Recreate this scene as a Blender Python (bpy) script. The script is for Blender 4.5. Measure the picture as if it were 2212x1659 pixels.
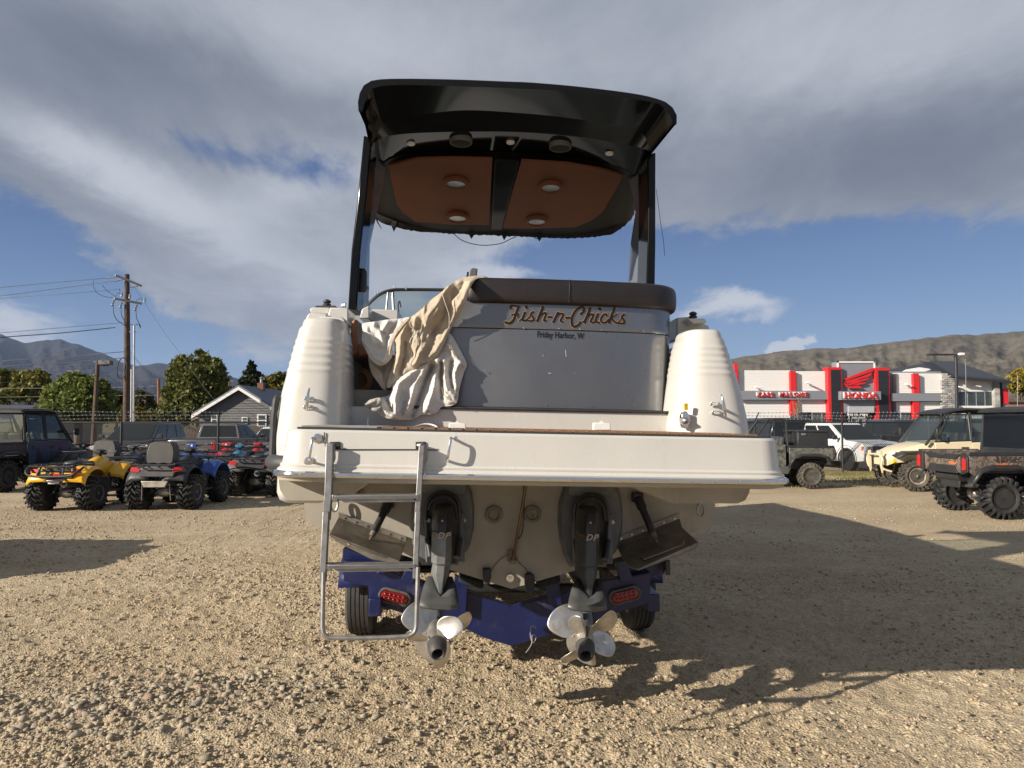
import bpy, math, random
import numpy as np
from math import sin, cos, pi, radians as rad, atan2, sqrt
from mathutils import Vector, Matrix, noise

for o in list(bpy.data.objects):
    bpy.data.objects.remove(o)
SC = bpy.context.scene
COL = SC.collection
random.seed(7)
RNG = np.random.default_rng(7)

# ---------------------------------------------------------------- camera
CAM_H = 1.9
PITCH = rad(3.0)
FPX = 1534.0                      # focal length in pixels of a 2212 px wide picture
cd = bpy.data.cameras.new('camera')
cd.sensor_width = 36.0
cd.lens = 36.0 * FPX / 2212.0
cd.clip_start = 0.05
cd.clip_end = 30000
cam = bpy.data.objects.new('camera', cd)
cam.location = (0, 0, CAM_H)
cam.rotation_euler = (pi / 2 + PITCH, 0, 0)
COL.objects.link(cam)
SC.camera = cam
SC.view_settings.view_transform = 'Standard'
SC.view_settings.look = 'None'
SC.view_settings.gamma = 1.0
SC.view_settings.exposure = 0.75
SC.view_settings.use_curve_mapping = False

# ---------------------------------------------------------------- sun
SUN_AZ = rad(62.0)      # the light travels towards +X and +Y
SUN_EL = rad(22.5)
sl = bpy.data.lights.new('sun', 'SUN')
sl.energy = 5.0
sl.angle = rad(0.53)
sl.color = (1.0, 0.90, 0.775)
sun = bpy.data.objects.new('sun', sl)
sdir = Vector((sin(SUN_AZ) * cos(SUN_EL), cos(SUN_AZ) * cos(SUN_EL), -sin(SUN_EL)))
sun.rotation_euler = sdir.to_track_quat('-Z', 'Y').to_euler()
sun.location = (-30, -20, 40)
COL.objects.link(sun)


# ---------------------------------------------------------------- node maths
class E:
    """a scalar node expression"""
    nt = None

    def __init__(s, sock):
        s.s = sock

    @staticmethod
    def m(op, *a, clamp=False):
        n = E.nt.nodes.new('ShaderNodeMath')
        n.operation = op
        n.use_clamp = clamp
        for i, x in enumerate(a):
            if isinstance(x, E):
                E.nt.links.new(x.s, n.inputs[i])
            else:
                n.inputs[i].default_value = x
        return E(n.outputs[0])

    def __add__(s, o): return E.m('ADD', s, o)
    __radd__ = __add__
    def __sub__(s, o): return E.m('SUBTRACT', s, o)
    def __rsub__(s, o): return E.m('SUBTRACT', o, s)
    def __mul__(s, o): return E.m('MULTIPLY', s, o)
    __rmul__ = __mul__
    def __truediv__(s, o): return E.m('DIVIDE', s, o)


def smooth(x, a, b, lo=0.0, hi=1.0):
    n = E.nt.nodes.new('ShaderNodeMapRange')
    n.interpolation_type = 'SMOOTHSTEP'
    E.nt.links.new(x.s, n.inputs[0])
    n.inputs[1].default_value = a
    n.inputs[2].default_value = b
    n.inputs[3].default_value = lo
    n.inputs[4].default_value = hi
    return E(n.outputs[0])


def tex_noise(vec, scale, detail=6, rough=.55, dist=0.0, lac=2.0):
    n = E.nt.nodes.new('ShaderNodeTexNoise')
    n.inputs['Scale'].default_value = scale
    n.inputs['Detail'].default_value = detail
    n.inputs['Roughness'].default_value = rough
    n.inputs['Distortion'].default_value = dist
    n.inputs['Lacunarity'].default_value = lac
    E.nt.links.new(vec, n.inputs['Vector'])
    return E(n.outputs[0])


def mapping(vec, loc=(0, 0, 0), rot=(0, 0, 0), scale=(1, 1, 1)):
    n = E.nt.nodes.new('ShaderNodeMapping')
    n.inputs['Location'].default_value = loc
    n.inputs['Rotation'].default_value = rot
    n.inputs['Scale'].default_value = scale
    E.nt.links.new(vec, n.inputs['Vector'])
    return n.outputs[0]


def mixc(f, a, b, mode='MIX'):
    n = E.nt.nodes.new('ShaderNodeMix')
    n.data_type = 'RGBA'
    n.blend_type = mode
    for k, v in ((0, f), (6, a), (7, b)):
        if isinstance(v, E):
            E.nt.links.new(v.s, n.inputs[k])
        elif isinstance(v, bpy.types.NodeSocket):
            E.nt.links.new(v, n.inputs[k])
        elif k == 0:
            n.inputs[0].default_value = v
        else:
            n.inputs[k].default_value = (*v[:3], 1)
    return n.outputs[2]


# ---------------------------------------------------------------- sky
def make_world():
    w = bpy.data.worlds.new('World')
    SC.world = w
    w.use_nodes = True
    nt = w.node_tree
    nt.nodes.clear()
    E.nt = nt
    out = nt.nodes.new('ShaderNodeOutputWorld')
    bg = nt.nodes.new('ShaderNodeBackground')
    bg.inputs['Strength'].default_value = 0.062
    sky = nt.nodes.new('ShaderNodeTexSky')
    sky.sky_type = 'NISHITA'
    sky.sun_disc = False
    sky.sun_elevation = SUN_EL
    # direction towards the sun: (-sin, -cos) in x, y; rotation is measured clockwise from +Y
    sky.sun_rotation = SUN_AZ + pi
    sky.air_density = 1.0
    sky.dust_density = 0.4
    sky.ozone_density = 2.0
    tc = nt.nodes.new('ShaderNodeTexCoord')
    sp = nt.nodes.new('ShaderNodeSeparateXYZ')
    nt.links.new(tc.outputs['Generated'], sp.inputs[0])
    x, y, z = (E(sp.outputs[i]) for i in range(3))
    az = E.m('ARCTAN2', x, y)
    el = E.m('ARCSINE', z)
    # cloud-sheet coordinates (a plane high overhead), so streaks run to the horizon in perspective
    k = E.m('ADD', E.m('MAXIMUM', z, 0.0), 0.12)
    cx, cy = x / k, y / k
    cmb = nt.nodes.new('ShaderNodeCombineXYZ')
    nt.links.new(cx.s, cmb.inputs[0])
    nt.links.new(cy.s, cmb.inputs[1])
    P = cmb.outputs[0]
    big = tex_noise(mapping(P, (3.1, 1.7, 0), (0, 0, .55), (1.0, .55, 1)), 0.9, 8, .62, .35)
    fine = tex_noise(mapping(P, (9.1, 4.7, 0), (0, 0, 1.2), (1.0, .7, 1)), 2.4, 9, .64, .8)
    wisp = tex_noise(mapping(P, (1.3, 8.2, 0), (0, 0, 1.0), (1.9, .7, 1)), 2.4, 9, .7, 1.1)
    wx = (big - .5) * .10
    tiny = tex_noise(tc.outputs['Generated'], 38, 6, .62)
    tiny2 = tex_noise(mapping(tc.outputs['Generated'], (4, 2, 7)), 30, 6, .62)
    azw = az + wx + (fine - .5) * .05 + (tiny - .5) * .045
    elw = el + (big - .5) * .06 + (fine - .5) * .04 + (tiny2 - .5) * .03

    def blob(px, py, sx, sy, rot, amp):
        """gaussian patch centred in the direction of picture point (px, py), sizes in px"""
        a0 = math.atan((px - 1106) / FPX)
        e0 = math.atan((910 - py) / FPX * cos(a0))
        dx = (azw - a0) * (FPX / sx)
        dy = (elw - e0) * (FPX / sy)
        c, s_ = cos(rad(rot)), sin(rad(rot))
        # rotate in px space
        dxp, dyp = (azw - a0) * FPX, (elw - e0) * FPX
        u = (dxp * c + dyp * s_) / sx
        v = (dyp * c - dxp * s_) / sy
        r2 = E.m('MULTIPLY', u, u) + E.m('MULTIPLY', v, v)
        return E.m('EXPONENT', r2 * -1.0) * amp

    # rises with elevation: overcast overhead and all round, breaking up towards the horizon
    cov = smooth(elw, .13, .36, 0.02, .95)
    for b in (( 490, 325, 230, 34, -8, -.48), (300, 300, 200, 30, -10, -.12), (650, 310, 150, 50, -15, -.38),
              (250, 440, 420, 75, -22, .60), (620, 560, 330, 90, -18, .75), (900, 520, 200, 70, 0, .35),
              (480, 650, 300, 60, -8, .95), (120, 575, 190, 50, -14, -.60), (0, 690, 110, 40, -8, .75), (260, 440, 120, 30, 25, .1),
              (640, 700, 200, 36, -10, .75), (560, 752, 120, 18, -8, .35),
              (1250, 560, 180, 70, 10, -.75), (1120, 588, 200, 26, 2, .80), (880, 600, 130, 40, 0, .35),
              (1650, 395, 520, 70, -2, .55), (2150, 440, 300, 70, 8, .45), (1750, 560, 420, 70, 3, -.75),
              (2200, 620, 300, 90, 3, -.5), (1590, 650, 130, 36, -6, 1.0), (1480, 690, 110, 30, 0, .6), (1650, 700, 110, 16, 0, .35),
              (1925, 560, 28, 8, 6, .75), (1712, 746, 24, 13, 4, 1.2), (1675, 754, 26, 9, 0, 1.0), (1738, 750, 14, 8, 0, .7),
              (2000, 690, 300, 22, 0, -.3), (330, 760, 260, 40, -6, .10)):
        cov = cov + blob(*b)
    dens = cov + (big - .5) * .9 + (fine - .5) * .75 + (wisp - .5) * .55 + (tiny - .5) * .35
    cover = smooth(dens, .20, .78)
    # brightness of the cloud: sunlit streaks against grey-lavender undersides
    lum = (big - .5) * .75 + (fine - .5) * .75 + (wisp - .5) * .4 + .20 - smooth(el, .5, 1.1) * .4  # last term dims the clouds overhead to cut fill light in shadows
    for b in ((300, 400, 330, 55, -24, .75), (640, 400, 200, 50, 20, .45), (100, 310, 180, 35, -14, .5),
              (750, 60, 500, 90, -5, .40), (1900, 60, 420, 120, 0, .45), (0, 120, 360, 190, 0, -.55),
              (480, 560, 260, 60, -20, -.25), (1700, 330, 500, 130, 0, -.42), (2100, 300, 260, 140, 0, -.3), (600, 210, 300, 60, -8, -.25),
              (1600, 660, 240, 70, 0, 1.0), (1700, 752, 60, 25, 0, 1.7), (60, 690, 120, 60, 0, .8),
              (1130, 590, 200, 60, 0, .8), (700, 600, 240, 60, 0, .25)):
        lum = lum + blob(*b)
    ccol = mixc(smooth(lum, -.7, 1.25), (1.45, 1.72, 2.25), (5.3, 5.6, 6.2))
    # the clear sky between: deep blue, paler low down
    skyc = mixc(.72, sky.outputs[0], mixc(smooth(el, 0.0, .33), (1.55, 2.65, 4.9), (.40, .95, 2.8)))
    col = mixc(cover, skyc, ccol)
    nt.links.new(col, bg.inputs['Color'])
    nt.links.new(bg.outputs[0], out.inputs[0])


make_world()


# ---------------------------------------------------------------- pixel helpers
def ray(px, py):
    c = Vector(((px - 1106.0) / FPX, (829.5 - py) / FPX, -1.0))
    return Matrix.Rotation(pi / 2 + PITCH, 3, 'X') @ c


def at(px, py, D):
    r = ray(px, py)
    return Vector((0, 0, CAM_H)) + r * (D / r.y)


def ground_at(px, py, z=0.0):
    r = ray(px, py)
    return Vector((0, 0, CAM_H)) + r * ((z - CAM_H) / r.z)


# ---------------------------------------------------------------- materials
MATS = {}


def mat(name, col, rough=.5, metal=0.0, var=.12, scale=6.0, bump=0.0, bscale=80.0, coat=0.0,
        dirt=None, dirt_amt=0.0, dirt_scale=3.0, alpha=1.0, emit=None, spec=.5, streak=0.0, bdist=.004):
    if name in MATS:
        return MATS[name]
    m = bpy.data.materials.new(name)
    m.use_nodes = True
    nt = m.node_tree
    E.nt = nt
    b = nt.nodes['Principled BSDF']
    b.inputs['Roughness'].default_value = rough
    b.inputs['Metallic'].default_value = metal
    b.inputs['Specular IOR Level'].default_value = spec
    b.inputs['Coat Weight'].default_value = coat
    b.inputs['Coat Roughness'].default_value = .08
    tc = nt.nodes.new('ShaderNodeTexCoord')
    V = tc.outputs['Object']
    base = mixc(0.0, col, col)
    if var > 0:
        n = tex_noise(V, scale, 6, .6)
        lo = tuple(c * (1 - var) for c in col)
        hi = tuple(min(1, c * (1 + var)) for c in col)
        base = mixc(smooth(n, .3, .7), lo, hi)
    if dirt is not None:
        mv = mapping(V, scale=(1, 1, .25)) if streak else V
        n2 = tex_noise(mv, dirt_scale, 8, .68, .4)
        n3 = tex_noise(V, dirt_scale * 5, 5, .7)
        f = smooth(n2 * .75 + n3 * .25, .62 - dirt_amt * .35, .78 - dirt_amt * .15)
        base = mixc(f * min(1.0, .35 + dirt_amt), base, dirt)
        rr = smooth(n2, .35, .7, rough * .85, min(1, rough * 1.25 + .05))
        nt.links.new(rr.s, b.inputs['Roughness'])
    nt.links.new(base, b.inputs['Base Color'])
    if bump > 0:
        bn = nt.nodes.new('ShaderNodeBump')
        bn.inputs['Strength'].default_value = bump
        bn.inputs['Distance'].default_value = bdist
        nt.links.new(tex_noise(V, bscale, 5, .6).s, bn.inputs['Height'])
        nt.links.new(bn.outputs[0], b.inputs['Normal'])
    if alpha < 1:
        b.inputs['Alpha'].default_value = alpha
    if emit:
        b.inputs['Emission Color'].default_value = (*emit[:3], 1)
        b.inputs['Emission Strength'].default_value = emit[3]
    MATS[name] = m
    return m


def glass(name, tint, alpha=.55, rough=.04):
    """a window pane seen from outside: partly see-through, mirror-like"""
    if name in MATS:
        return MATS[name]
    m = bpy.data.materials.new(name)
    m.use_nodes = True
    nt = m.node_tree
    nt.nodes.clear()
    out = nt.nodes.new('ShaderNodeOutputMaterial')
    tr = nt.nodes.new('ShaderNodeBsdfTransparent')
    tr.inputs[0].default_value = (*tint, 1)
    gl = nt.nodes.new('ShaderNodeBsdfGlossy')
    gl.inputs['Roughness'].default_value = rough
    gl.inputs['Color'].default_value = (.9, .95, .95, 1)
    df = nt.nodes.new('ShaderNodeBsdfDiffuse')
    df.inputs[0].default_value = (*[c * .35 for c in tint], 1)
    m0 = nt.nodes.new('ShaderNodeMixShader')
    m0.inputs[0].default_value = alpha
    nt.links.new(tr.outputs[0], m0.inputs[1])
    nt.links.new(df.outputs[0], m0.inputs[2])
    fr = nt.nodes.new('ShaderNodeFresnel')
    fr.inputs[0].default_value = 1.5
    m1 = nt.nodes.new('ShaderNodeMixShader')
    nt.links.new(fr.outputs[0], m1.inputs[0])
    nt.links.new(m0.outputs[0], m1.inputs[1])
    nt.links.new(gl.outputs[0], m1.inputs[2])
    nt.links.new(m1.outputs[0], out.inputs[0])
    MATS[name] = m
    return m


# ---------------------------------------------------------------- mesh builder
def empty(name, loc=(0, 0, 0), rz=0.0, label=None, cat=None, group=None, scale=1.0, mw=None):
    o = bpy.data.objects.new(name, None)
    o.empty_display_size = .1
    COL.objects.link(o)
    if mw is not None:
        o.matrix_world = mw
    else:
        o.location = loc
        o.rotation_euler = (0, 0, rz)
        o.scale = (scale,) * 3
    tag(o, label, cat, group)
    return o


def tag(o, label=None, cat=None, group=None, kind=None):
    if label: o['label'] = label
    if cat: o['category'] = cat
    if group: o['group'] = group
    if kind: o['kind'] = kind
    return o


def copy_tree(o, parent=None):
    c = o.copy()
    COL.objects.link(c)
    c.parent = parent
    for ch in o.children:
        k = copy_tree(ch, c)
        k.matrix_parent_inverse = ch.matrix_parent_inverse
    return c


def frame_of(p0, p1, up=(0, 0, 1)):
    d = (Vector(p1) - Vector(p0)).normalized()
    u = Vector(up)
    if abs(d.dot(u)) > .97:
        u = Vector((1, 0, 0)) if abs(d.x) < .9 else Vector((0, 1, 0))
    s = d.cross(u).normalized()
    return d, s, s.cross(d).normalized()


class MB:
    def __init__(s):
        s.v = []
        s.f = []

    def add(s, vs, fs):
        k = len(s.v)
        s.v += [tuple(v) for v in vs]
        s.f += [tuple(i + k for i in f) for f in fs]
        return s

    def box(s, c, d, rot=None, taper=(1, 1)):
        c = Vector(c)
        vs = []
        for z in (-.5, .5):
            t = taper if z > 0 else (1, 1)
            for x, y in ((-.5, -.5), (.5, -.5), (.5, .5), (-.5, .5)):
                p = Vector((x * d[0] * t[0], y * d[1] * t[1], z * d[2]))
                if rot is not None:
                    p = rot @ p
                vs.append(c + p)
        return s.add(vs, [(3, 2, 1, 0), (4, 5, 6, 7), (0, 1, 5, 4), (1, 2, 6, 5), (2, 3, 7, 6), (3, 0, 4, 7)])

    def ring(s, c, a, b, n, r1, r2=None):
        r2 = r1 if r2 is None else r2
        return [Vector(c) + a * (cos(2 * pi * i / n) * r1) + b * (sin(2 * pi * i / n) * r2) for i in range(n)]

    def loft(s, rings, closed=True, cap0=True, cap1=True):
        n = len(rings[0])
        k = len(s.v)
        for r in rings:
            s.v += [tuple(p) for p in r]
        for j in range(len(rings) - 1):
            for i in range(n if closed else n - 1):
                a, b = k + j * n + i, k + j * n + (i + 1) % n
                s.f.append((a, b, b + n, a + n))
        if closed and cap0:
            s.f.append(tuple(k + i for i in reversed(range(n))))
        if closed and cap1:
            s.f.append(tuple(k + (len(rings) - 1) * n + i for i in range(n)))
        return s

    def cyl(s, p0, p1, r0, r1=None, n=12, caps=True):
        r1 = r0 if r1 is None else r1
        d, a, b = frame_of(p0, p1)
        return s.loft([s.ring(p0, a, b, n, r0), s.ring(p1, a, b, n, r1)], True, caps, caps)

    def tube(s, pts, r, n=8, closed=False):
        pts = [Vector(p) for p in pts]
        rs = r if isinstance(r, (list, tuple)) else [r] * len(pts)
        rings = []
        prev = None
        m = len(pts)
        for i, p in enumerate(pts):
            a = pts[i - 1] if (i > 0 or closed) else p
            b = pts[(i + 1) % m] if (i < m - 1 or closed) else p
            d = (b - a)
            d = d.normalized() if d.length > 1e-9 else Vector((0, 0, 1))
            if prev is None:
                u = Vector((0, 0, 1)) if abs(d.z) < .95 else Vector((0, 1, 0))
                sd = d.cross(u).normalized()
            else:
                sd = (prev - d * prev.dot(d))
                sd = sd.normalized() if sd.length > 1e-6 else prev
            prev = sd
            rings.append(s.ring(p, sd, d.cross(sd).normalized(), n, rs[i]))
        if closed:
            rings.append(rings[0])
            return s.loft(rings, True, False, False)
        return s.loft(rings)

    def lathe(s, prof, c, axis, n=24, up=(0, 0, 1)):
        """prof: list of (radius, distance along axis)"""
        c = Vector(c)
        ax = Vector(axis).normalized()
        d, a, b = frame_of(c, c + ax, up)
        rings = [s.ring(c + ax * h, a, b, n, max(r, 1e-4)) for r, h in prof]
        return s.loft(rings)

    def grid(s, rows, flip=False):
        n = len(rows[0])
        k = len(s.v)
        for r in rows:
            s.v += [tuple(p) for p in r]
        for j in range(len(rows) - 1):
            for i in range(n - 1):
                a = k + j * n + i
                q = (a, a + 1, a + n + 1, a + n)
                s.f.append(q[::-1] if flip else q)
        return s

    def prism(s, pts, off):
        """a flat polygon given some depth"""
        off = Vector(off)
        n = len(pts)
        a = [Vector(p) for p in pts]
        return s.add(a + [p + off for p in a],
                     [tuple(reversed(range(n))), tuple(range(n, 2 * n))] +
                     [(i, (i + 1) % n, (i + 1) % n + n, i + n) for i in range(n)])

    def sphere(s, c, r, n=10, m=6, sc=(1, 1, 1)):
        c = Vector(c)
        rings = []
        for j in range(1, m):
            t = pi * j / m
            rings.append([c + Vector((cos(2 * pi * i / n) * sin(t) * r * sc[0], sin(2 * pi * i / n) * sin(t) * r * sc[1], -cos(t) * r * sc[2])) for i in range(n)])
        return s.loft(rings)

    def mesh(s, name='mesh'):
        me = bpy.data.meshes.new(name)
        me.from_pydata(s.v, [], s.f)
        me.update()
        return me

    def build(s, name, material, parent=None, smooth=True, bevel=0.0, ang=35, sub=0, solid=0.0, kind=None, label=None, fixn=True):
        me = s.mesh(name)
        if fixn:
            import bmesh
            bm = bmesh.new()
            bm.from_mesh(me)
            bmesh.ops.recalc_face_normals(bm, faces=bm.faces)
            bm.to_mesh(me)
            bm.free()
        if smooth:
            me.shade_smooth()
            if not sub:
                me.set_sharp_from_angle(angle=rad(ang))
        o = bpy.data.objects.new(name, me)
        me.materials.append(material)
        COL.objects.link(o)
        o.parent = parent
        if solid:
            md = o.modifiers.new('thickness', 'SOLIDIFY')
            md.thickness = solid
            md.offset = 0
        if bevel:
            md = o.modifiers.new('edge', 'BEVEL')
            md.width = bevel
            md.segments = 2
            md.limit_method = 'ANGLE'
            md.angle_limit = rad(38)
            md.harden_normals = False
        if sub:
            md = o.modifiers.new('smooth', 'SUBSURF')
            md.levels = md.render_levels = sub
        if kind: o['kind'] = kind
        if label: o['label'] = label
        return o


def catmull(pts, k=6, closed=False):
    pts = [Vector(p) for p in pts]
    n = len(pts)
    out = []
    segs = n if closed else n - 1
    for i in range(segs):
        p1, p2 = pts[i % n], pts[(i + 1) % n]
        p0 = pts[(i - 1) % n] if (closed or i > 0) else p1
        p3 = pts[(i + 2) % n] if (closed or i + 2 < n) else p2
        for j in range(k):
            t = j / k
            out.append(.5 * ((2 * p1) + (p2 - p0) * t + (2 * p0 - 5 * p1 + 4 * p2 - p3) * t * t + (3 * p1 - p0 - 3 * p2 + p3) * t ** 3))
    if not closed:
        out.append(pts[-1])
    return out


def vnoise(x, y, seed=0):
    """vectorised value noise in 0..1"""
    xi, yi = np.floor(x).astype(np.int64), np.floor(y).astype(np.int64)
    fx, fy = x - xi, y - yi
    fx = fx * fx * (3 - 2 * fx)
    fy = fy * fy * (3 - 2 * fy)

    def h(a, b):
        n = (a * 374761393 + b * 668265263 + seed * 974711) & 0x7fffffff
        n = ((n ^ (n >> 13)) * 1274126177) & 0x7fffffff
        return ((n ^ (n >> 16)) & 0xffff) / 65535.0
    return (h(xi, yi) * (1 - fx) + h(xi + 1, yi) * fx) * (1 - fy) + (h(xi, yi + 1) * (1 - fx) + h(xi + 1, yi + 1) * fx) * fy


def fbm(x, y, oct=4, seed=0):
    a, s_, t = 1.0, 0.0, 0.0
    for i in range(oct):
        s_ = s_ + a * vnoise(x, y, seed + i * 17)
        t += a
        a *= .5
        x, y = x * 2.03 + 11.3, y * 2.03 + 5.7
    return s_ / t


def text_mesh(body, size, extrude=.002, shear=0.0, spacing=1.0, bold=0.0, fill='CENTER'):
    cu = bpy.data.curves.new('lettering', 'FONT')
    cu.body = body
    cu.size = size
    cu.extrude = extrude
    cu.shear = shear
    cu.space_character = spacing
    cu.offset = bold
    cu.align_x = 'CENTER'
    cu.align_y = 'CENTER'
    cu.resolution_u = 3
    o = bpy.data.objects.new('lettering', cu)
    COL.objects.link(o)
    dg = bpy.context.evaluated_depsgraph_get()
    dg.update()
    me = bpy.data.meshes.new_from_object(o.evaluated_get(dg))
    bpy.data.objects.remove(o)
    bpy.data.curves.remove(cu)
    return me


def text_obj(name, body, size, material, parent, mtx, extrude=.002, label=None, width=None, **k):
    """lettering in the local XY plane of mtx, scaled to a given width"""
    me = text_mesh(body, size, extrude, **k)
    if width:
        xs = [v.co.x for v in me.vertices]
        w = max(xs) - min(xs)
        sc = width / w
        for v in me.vertices:
            v.co.x *= sc
    me.transform(mtx)
    me.materials.clear()
    me.materials.append(material)
    o = bpy.data.objects.new(name, me)
    COL.objects.link(o)
    o.parent = parent
    if label: o['label'] = label
    return o


def plane_mtx(origin, xdir, ydir):
    x = Vector(xdir).normalized()
    y = Vector(ydir)
    y = (y - x * y.dot(x)).normalized()
    z = x.cross(y)
    m = Matrix((x, y, z)).transposed().to_4x4()
    m.translation = Vector(origin)
    return m

# ================================================================ ground
def ground_height(x, y):
    """x, y numpy arrays: gentle swells, wheel ruts and small lumps, flat beneath things that stand"""
    near = np.exp(-((y - 4) / 14.0) ** 2)
    h = (fbm(x * .35, y * .35, 3, 3) - .5) * .05 * (1 - np.exp(-(y / 3) ** 2))
    h += (fbm(x * 2.2, y * 1.6, 3, 11) - .5) * .028 * near
    h += (fbm(x * 9, y * 9, 4, 23) - .5) * .032 * near
    h += np.maximum(0, fbm(x * 26, y * 26, 3, 31) - .52) * .075 * near
    # low heap of loose stones at the near left
    h += .05 * np.exp(-(((x + 2.35) / 1.0) ** 2 + ((y - 4.75) / .55) ** 2))
    h *= np.where(np.hypot(x, y) > 60, .5, 1.0)
    return h


def gh(x, y):
    return float(ground_height(np.array([float(x)]), np.array([float(y)]))[0])


def make_ground():
    def graded(lo, hi, step, far, grow=1.12):
        a = list(np.arange(lo, hi, step))
        s_, v = step, a[-1]
        up = []
        while v < far:
            s_ *= grow
            v += s_
            up.append(v)
        s_, v = step, a[0]
        dn = []
        while v > -far:
            s_ *= grow
            v -= s_
            dn.append(v)
        return np.array(dn[::-1] + a + up)
    xs = graded(-5.0, 5.0, .026, 8000)
    ys = graded(2.4, 10.5, .026, 8000)
    X, Y = np.meshgrid(xs, ys)
    Z = ground_height(X, Y)
    n, m = len(xs), len(ys)
    co = np.stack([X, Y, Z], -1).reshape(-1, 3)
    idx = np.arange(n * m).reshape(m, n)
    q = np.stack([idx[:-1, :-1], idx[:-1, 1:], idx[1:, 1:], idx[1:, :-1]], -1).reshape(-1, 4)
    me = bpy.data.meshes.new('ground')
    me.vertices.add(len(co))
    me.vertices.foreach_set('co', co.ravel())
    me.loops.add(q.size)
    me.loops.foreach_set('vertex_index', q.ravel().astype(np.int32))
    me.polygons.add(len(q))
    me.polygons.foreach_set('loop_start', np.arange(0, q.size, 4, dtype=np.int32))
    me.update()
    me.shade_smooth()
    o = bpy.data.objects.new('ground', me)
    COL.objects.link(o)
    o['kind'] = 'structure'
    m_ = bpy.data.materials.new('sandy_gravel')
    m_.use_nodes = True
    nt = m_.node_tree
    E.nt = nt
    b = nt.nodes['Principled BSDF']
    b.inputs['Roughness'].default_value = .95
    b.inputs['Specular IOR Level'].default_value = .15
    tc = nt.nodes.new('ShaderNodeTexCoord')
    V = tc.outputs['Object']
    n1 = tex_noise(mapping(V, scale=(1, 1.6, 1)), .45, 7, .62, .5)
    n2 = tex_noise(V, 5.5, 8, .66)
    n3 = tex_noise(V, 55, 5, .7)
    vor = nt.nodes.new('ShaderNodeTexVoronoi')
    vor.inputs['Scale'].default_value = 70
    nt.links.new(V, vor.inputs['Vector'])
    vor2 = nt.nodes.new('ShaderNodeTexVoronoi')
    vor2.inputs['Scale'].default_value = 22
    nt.links.new(V, vor2.inputs['Vector'])
    c = mixc(smooth(n1, .33, .66), (.395, .312, .202), (.495, .405, .275))
    c = mixc(smooth(n2, .35, .72) * .5, c, (.31, .245, .16))
    c = mixc(smooth(n3, .42, .72) * .45, c, (.52, .43, .295))
    sh = nt.nodes.new('ShaderNodeHueSaturation')
    sepc = nt.nodes.new('ShaderNodeSeparateColor')
    nt.links.new(vor.outputs['Color'], sepc.inputs[0])
    cell = E(sepc.outputs[0])
    val = .78 + cell * .42
    nt.links.new(val.s, sh.inputs['Value'])
    nt.links.new(c, sh.inputs['Color'])
    c = sh.outputs[0]
    # asphalt road before the showroom and dry grass along the fence
    spx = nt.nodes.new('ShaderNodeSeparateXYZ')
    nt.links.new(V, spx.inputs[0])
    gx, gy = E(spx.outputs[0]), E(spx.outputs[1])
    road = smooth(gy, 33, 35) 
    c = mixc(road * .8, c, mixc(smooth(n2, .3, .7), (.085, .08, .075), (.14, .13, .12)))
    far = smooth(gy, 110, 160)
    c = mixc(far, c, mixc(smooth(n1, .3, .7), (.10, .10, .045), (.20, .16, .09)))
    nt.links.new(c, b.inputs['Base Color'])
    bn = nt.nodes.new('ShaderNodeBump')
    bn.inputs['Strength'].default_value = .9
    bn.inputs['Distance'].default_value = .02
    hgt = n3 * .5 + E.m('SUBTRACT', 1.0, E(vor.outputs['Distance'])) * .45 + E.m('SUBTRACT', 1.0, E(vor2.outputs['Distance'])) * .35 + n2 * .8
    nt.links.new(hgt.s, bn.inputs['Height'])
    nt.links.new(bn.outputs[0], b.inputs['Normal'])
    me.materials.append(m_)


make_ground()


def rock_mat(name, a, b_):
    m = bpy.data.materials.new(name)
    m.use_nodes = True
    nt = m.node_tree
    E.nt = nt
    b = nt.nodes['Principled BSDF']
    b.inputs['Roughness'].default_value = .9
    b.inputs['Specular IOR Level'].default_value = .2
    g = nt.nodes.new('ShaderNodeNewGeometry')
    rnd = E(g.outputs['Random Per Island'])
    tc = nt.nodes.new('ShaderNodeTexCoord')
    n = tex_noise(tc.outputs['Object'], 40, 5, .6)
    c = mixc(rnd, a, b_)
    c = mixc(smooth(E.m('FRACT', rnd * 7.31), .86, .93) * .8, c, (.17, .15, .135))
    c = mixc(smooth(E.m('FRACT', rnd * 3.77), .88, .95) * .7, c, (.33, .2, .13))
    c = mixc(smooth(n, .35, .7) * .45, c, tuple(x * .7 for x in a))
    nt.links.new(c, b.inputs['Base Color'])
    return m


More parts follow.
